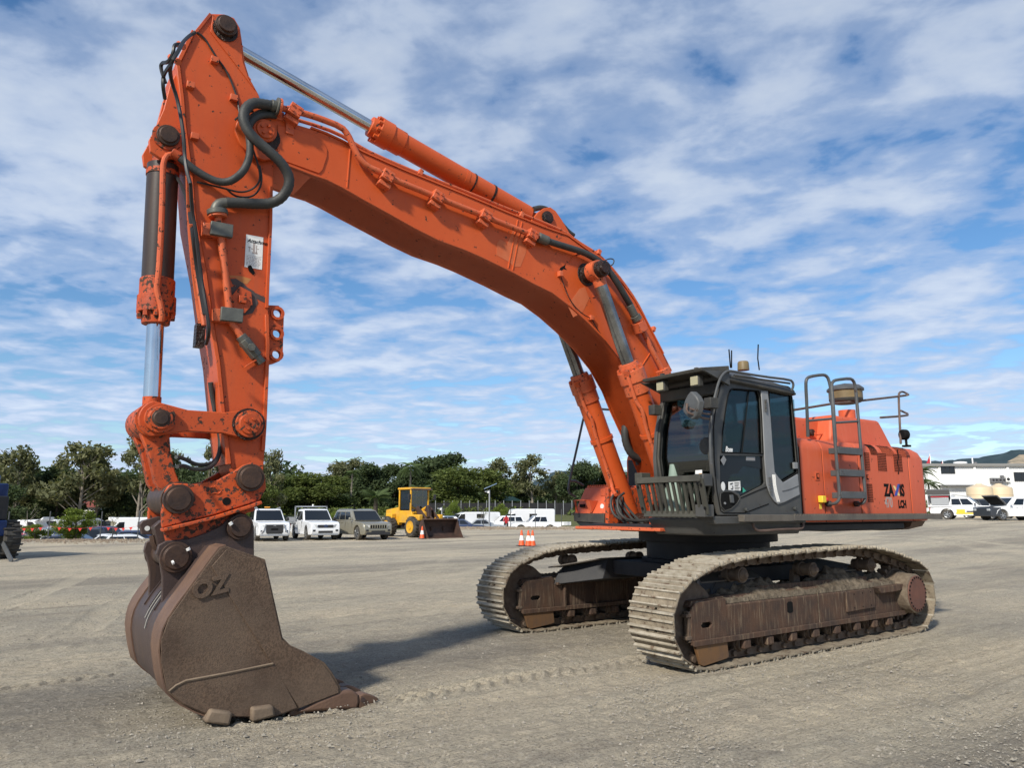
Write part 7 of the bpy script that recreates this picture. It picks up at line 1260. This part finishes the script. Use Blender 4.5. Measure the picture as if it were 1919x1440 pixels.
def palm(px_, topy, d, L, label, kind='tall', z=None, n=16, th=.14):
    q = pt(px_, d)
    if z is not None: q.z = z
    H = (958-topy)/1380*d*.985+CAM.z-q.z-L*.25; T = thing('palm_tree', label, 'palm', q, px_*.3, 'palms')
    lean = .02*H; MB().cyl((0, 0, -.2), (lean, 0, H*.5), th*1.2, 8, th).cyl((lean, 0, H*.5), (lean*1.5, 0, H), th, 8, th*.85).build('trunk', 'bark' if kind == 'tall' else 'dbark', T)
    key = ('frond', kind)
    if key not in LF:
        mb = MB(); droop = .9 if kind == 'tall' else .55; pts = []
        for i in range(13): t = i/12; pts.append(Vector((t*.95, 0, .42*t-droop*t*t*(1 if kind == 'tall' else .9))))
        mb.tube(pts, .012, 4)
        for i in range(2, 13):
            for j in range(3):
                t = (i+j/3)/12; 
                if t > 1: continue
                p = Vector((t*.95, 0, .42*t-droop*t*t)); ll = .30*math.sin(math.pi*min(.97, t+.08))**.7
                for s in (-1, 1): e = p+Vector((ll*.45, s*ll, -ll*.5)); mb.add([p+Vector((-.012, 0, 0)), p+Vector((.02, 0, .008)), e], [(0, 1, 2)])
        me = mb.mesh('frond'); me.materials.append(M['palm_leaves']); LF[key] = me
    r = random.Random(int(px_))
    for k in range(n): o = link('frond', LF[key], T); o.location = (lean*1.5, 0, H); o.rotation_euler = (0, r.uniform(-.75, .45), k*2.4+r.uniform(-.2, .2)); s = L*r.uniform(.8, 1.1); o.scale = (s, s, s)
palm(656, 884, 118, 1.8, 'tall slim palm with a pale trunk above the beige SUV'); palm(768, 868, 112, 2.5, 'tall shaggy palm rising behind the loader cab roof', n=20); palm(703, 926, 100, 2.6, 'low feather palm spreading behind the beige SUV and loader', 'low', n=22, th=.3); palm(786, 915, 108, 1.9, 'low palm behind the loader cab', 'low', n=16, th=.2)
palm(1733, 878, 74, 1.6, 'palm beside the counterweight, tallest of the clump by the shed', n=18, th=.10); palm(1743, 900, 73, 1.5, 'middle palm of the clump by the shed', n=16, th=.09); palm(1750, 920, 72, 1.3, 'lowest palm of the clump by the shed', n=14, th=.08)
tree(1745, 938, 70, 24, 'round', 1, 'leafy shrub under the palms by the shed', 'young trees by the vans', z=1.0)
# fence, poles, shelter, buildings
def fence():
    a, b = pt(800, 108), pt(1120, 108); T = thing('mesh_fence', 'black shade-cloth fence on steel posts behind the motorhome', 'fence', a); L = (b-a).length; T.rotation_euler.z = math.atan2((b-a).y, (b-a).x); n = 20
    fm = surf('black_shade_cloth', (.012, .012, .014), (.02, .02, .022), 2, .8, bump=0)
    for i in range(n): MB().box((L*i/n+.05, -.02, .1), (L*(i+1)/n-.05, .01, 1.75)).build('cloth_panel', fm, T)
    for i in range(n+1): MB().cyl((L*i/n, -.04, 0), (L*i/n, -.04, 2.1), .05, 8).build('post', 'alu', T)
fence()
for i, (x_, d, h, lb) in enumerate(((828, 78, 2.7, 'solar light pole left, above the loader bucket'), (917, 76, 4.4, 'taller solar light pole between the vans'))):
    q = pt(x_, d, -.6); T = thing('solar_light', lb, 'light pole', q, math.atan2(RT.y, RT.x), 'solar light poles'); MB().cyl((0, 0, 0), (0, 0, h), .07, 10).build('pole', 'alu', T); MB().prism([(-.55, -.4, h+.0), (.75, -.4, h+.55), (.75, .5, h+.65), (-.55, .5, h+.1)], (0, 0, .05)).build('solar_panel', 'dglass', T); MB().box((-.2, -.1, h-.35), (.0, .1, h-.05)).box((-.45, -.06, h-.25), (-.2, .06, h-.1)).build('lamp_head', 'conew', T, .03)
q = pt(944, 122); T = thing('shelter', 'green hipped shelter roof on posts behind the black fence', 'shelter', q, math.atan2(RT.y, RT.x)); MB().add([(-3, -3, 2.2), (3, -3, 2.2), (3, 3, 2.2), (-3, 3, 2.2), (0, 0, 3.6)], [(0, 1, 4), (1, 2, 4), (2, 3, 4), (3, 0, 4), (0, 3, 2, 1)]).build('roof', surf('green_roof', (.10, .20, .13), (.08, .16, .10), 2, .5, bump=0), T)
for x in (-2.7, 2.7):
    for y in (-2.7, 2.7): MB().cyl((x, y, 0), (x, y, 2.2), .08, 8).build('post', 'alu', T)
bl_ = surf('cream_render', (.52, .42, .27), (.46, .37, .24), 1, .8, bump=0)
q = pt(992, 165); T = thing('building', 'cream building with a blue panel between the tree trunks', 'building', q, math.atan2(RT.y, RT.x)); MB().box((-5, 0, 0), (-1, 8, 3.9)).build('wall', 'conew', T); MB().box((-.3, -.5, 0), (8, 8, 4.6)).build('wall', bl_, T); MB().box((-1.0, -.8, 0), (-.3, 2, 4.8)).build('blue_panel', 'bluep', T); MB().box((-5.3, -.5, 3.9), (-1, 8.5, 4.3)).build('roof', 'greyc', T)
for x in (2, 5): MB().box((x, -.52, 1.5), (x+1.2, -.5, 2.6)).build('window', 'dglass', T)
q = pt(140, 100); T = thing('building', 'pale low building with red roof glimpsed through the gums at left', 'building', q, math.atan2(RT.y, RT.x)); MB().box((-3, 0, 0), (3, 5, 2.4)).build('wall', 'conew', T); MB().prism([(-3.3, -.4, 2.4), (-3.3, 5.4, 2.4), (-3.3, 2.5, 3.4)], (6.6, 0, 0)).build('roof', surf('red_tile_roof', (.22, .06, .04), (.17, .05, .035), 3, .8, bump=0), T); MB().box((-1, -.02, .8), (.2, -.01, 1.6)).build('window', 'dglass', T)
# posts and bunting along the bank
posts = [(18, 41.2), (95, 41.2), (192, 41.3), (262, 41.4)]; pl = ['steel post hidden beside the big tyre', 'steel bunting post left of the round yellow-green tree', 'steel bunting post right of the round yellow-green tree', 'steel bunting post beside the coupler latch']
for (x_, d), lb in zip(posts, pl): q = pt(x_, d); o = MB().cyl((0, 0, -.1), (0, 0, 1.55-q.z*0), .03, 6).build('fence_post', 'rail'); o.location = q; tag(o, lb, 'post', 'bunting posts')
BT = None
for i in range(len(posts)-1):
    a = pt(*posts[i])+Vector((0, 0, .75)); b = pt(*posts[i+1])+Vector((0, 0, .75)); T = thing('bunting', ['string of red pennants from the tyre to the left post', 'string of red pennants between the posts either side of the round tree', 'string of red pennants from the right post towards the coupler'][i], 'bunting', a, 0, 'pennant strings'); f = lambda t: (a.lerp(b, t)-a)+Vector((0, 0, -.5*t*(1-t))); MB().tube([f(t/10) for t in range(11)], .006, 4).build('cord', 'redp', T)
    for k in range(1, 5): p = f(k/5); dx = (b-a).normalized()*.10; MB().prism([p-dx, p+dx, p-Vector((0, 0, .17))], (.0, .01, 0)).build('pennant', 'red', T)
for x_, d, lb in ((906, 71, 'short post left of the light pole'), (1003, 71.5, 'thin post in front of the white dual-cab ute'), (957, 72, 'thin post by the person in red'), (1052, 73, 'post near the concrete block')): q = pt(x_, d); o = MB().cyl((0, 0, -.1), (0, 0, 1.7), .035, 6).build('fence_post', 'rail'); o.location = q; tag(o, lb, 'post', 'posts by the vans')
o = MB().box((-.5, -.25, 0), (.5, .25, .35)).build('concrete_block', 'conew', bevel=.03); o.location = pt(1060, 74.5)+Vector((0, 0, .3)); tag(o, 'small pale concrete block on the grass left of the orange tool box', 'concrete block')
for x_, d, lb in ((714, 57, 'red and white barrier behind the bonnet of the beige SUV'), (728, 58, 'red and white barrier just left of the loader wheel')):
    T = thing('water_barrier', lb, 'barrier', pt(x_, d), math.atan2(RT.y, RT.x), 'road barriers'); MB().box((-.45, -.2, 0), (.0, .2, .9)).build('white_half', 'conew', T, .06); MB().box((.0, -.2, 0), (.45, .2, .9)).build('red_half', 'redp', T, .06)
# leaf litter and rubble on the crest of the bank
def rubble():
    rnd = random.Random(6); mb = MB(); base = [(1,0,0),(0,1,0),(-1,0,0),(0,-1,0),(0,0,.7)]; fs = [(0,1,4),(1,2,4),(2,3,4),(3,0,4)]
    for i in range(5200):
        x_ = rnd.uniform(-40, 300) if i % 2 else rnd.uniform(835, 1140); d = (40.2+rnd.gauss(0, .7)) if i % 2 else (70.5+rnd.gauss(0, 1.4)); q = pt(x_, d); r = rnd.uniform(.02, .06)*(1 if i % 2 else 1.6)*(1 if rnd.random() < .95 else 2); a = rnd.random()*6
        mb.add([(q.x+r*(v[0]*math.cos(a)-v[1]*math.sin(a)), q.y+r*(v[0]*math.sin(a)+v[1]*math.cos(a)), q.z+r*v[2]) for v in base], fs)
    o = mb.build('bank_rubble', surf('leaf_litter', (.30, .24, .17), (.15, .11, .08), 1.5, .95, bump=0), kind='stuff', ang=20); tag(o, 'brown leaf litter and small stones along the crest of the bank', 'rubble', kind='stuff')
rubble()
# worker in a red shirt by the vans
def worker():
    T = thing('person', 'person in a red top and cap bending beside the white estate beyond the bank', 'person', pt(948.5, 76.5, -.45), face(0)); me = bpy.data.meshes.new('body')
    J = [(0, 0, .95), (0, .02, 1.2), (0.1, .02, 1.42), (.16, .02, 1.55), (.2, .02, 1.68), (0, .12, .9), (.03, .13, .5), (0, .13, .06), (.12, .13, .03), (0, -.12, .9), (.03, -.13, .5), (0, -.13, .06), (.12, -.13, .03), (.1, .2, 1.42), (.22, .27, 1.18), (.4, .22, 1.05), (.1, -.18, 1.42), (.2, -.26, 1.18), (.38, -.22, 1.0)]
    E_ = [(0,1),(1,2),(2,3),(3,4),(0,5),(5,6),(6,7),(7,8),(0,9),(9,10),(10,11),(11,12),(2,13),(13,14),(14,15),(2,16),(16,17),(17,18)]
    Rd = [.15, .15, .16, .06, .11, .10, .07, .05, .04, .10, .07, .05, .04, .07, .05, .035, .07, .05, .035]
    me.from_pydata(J, E_, []); o = bpy.data.objects.new('body', me); COL.objects.link(o); o.parent = T; me.materials.append(M['redp']); sk = o.modifiers.new('skin', 'SKIN'); 
    lay = me.skin_vertices[0].data if len(me.skin_vertices) else None
    if lay is None:
        bm = bmesh.new(); bm.from_mesh(me); bm.verts.layers.skin.verify(); bm.to_mesh(me); bm.free(); lay = me.skin_vertices[0].data
    for i, r in enumerate(Rd): lay[i].radius = (r, r)
    lay[0].use_root = True; o.modifiers.new('sub', 'SUBSURF').levels = 1
    MB().lathe((.2, .02, 1.66), (0, 0, 1), [(0, .12), (.06, .115), (.10, .05)], 12).build('cap', 'trim', T)
    MB().cyl((0, .12, .92), (.02, .13, .1), .115, 8, .08).build('trouser_leg', 'trim', T); MB().cyl((0, -.12, .92), (.02, -.13, .1), .115, 8, .08).build('trouser_leg', 'trim', T)
worker()
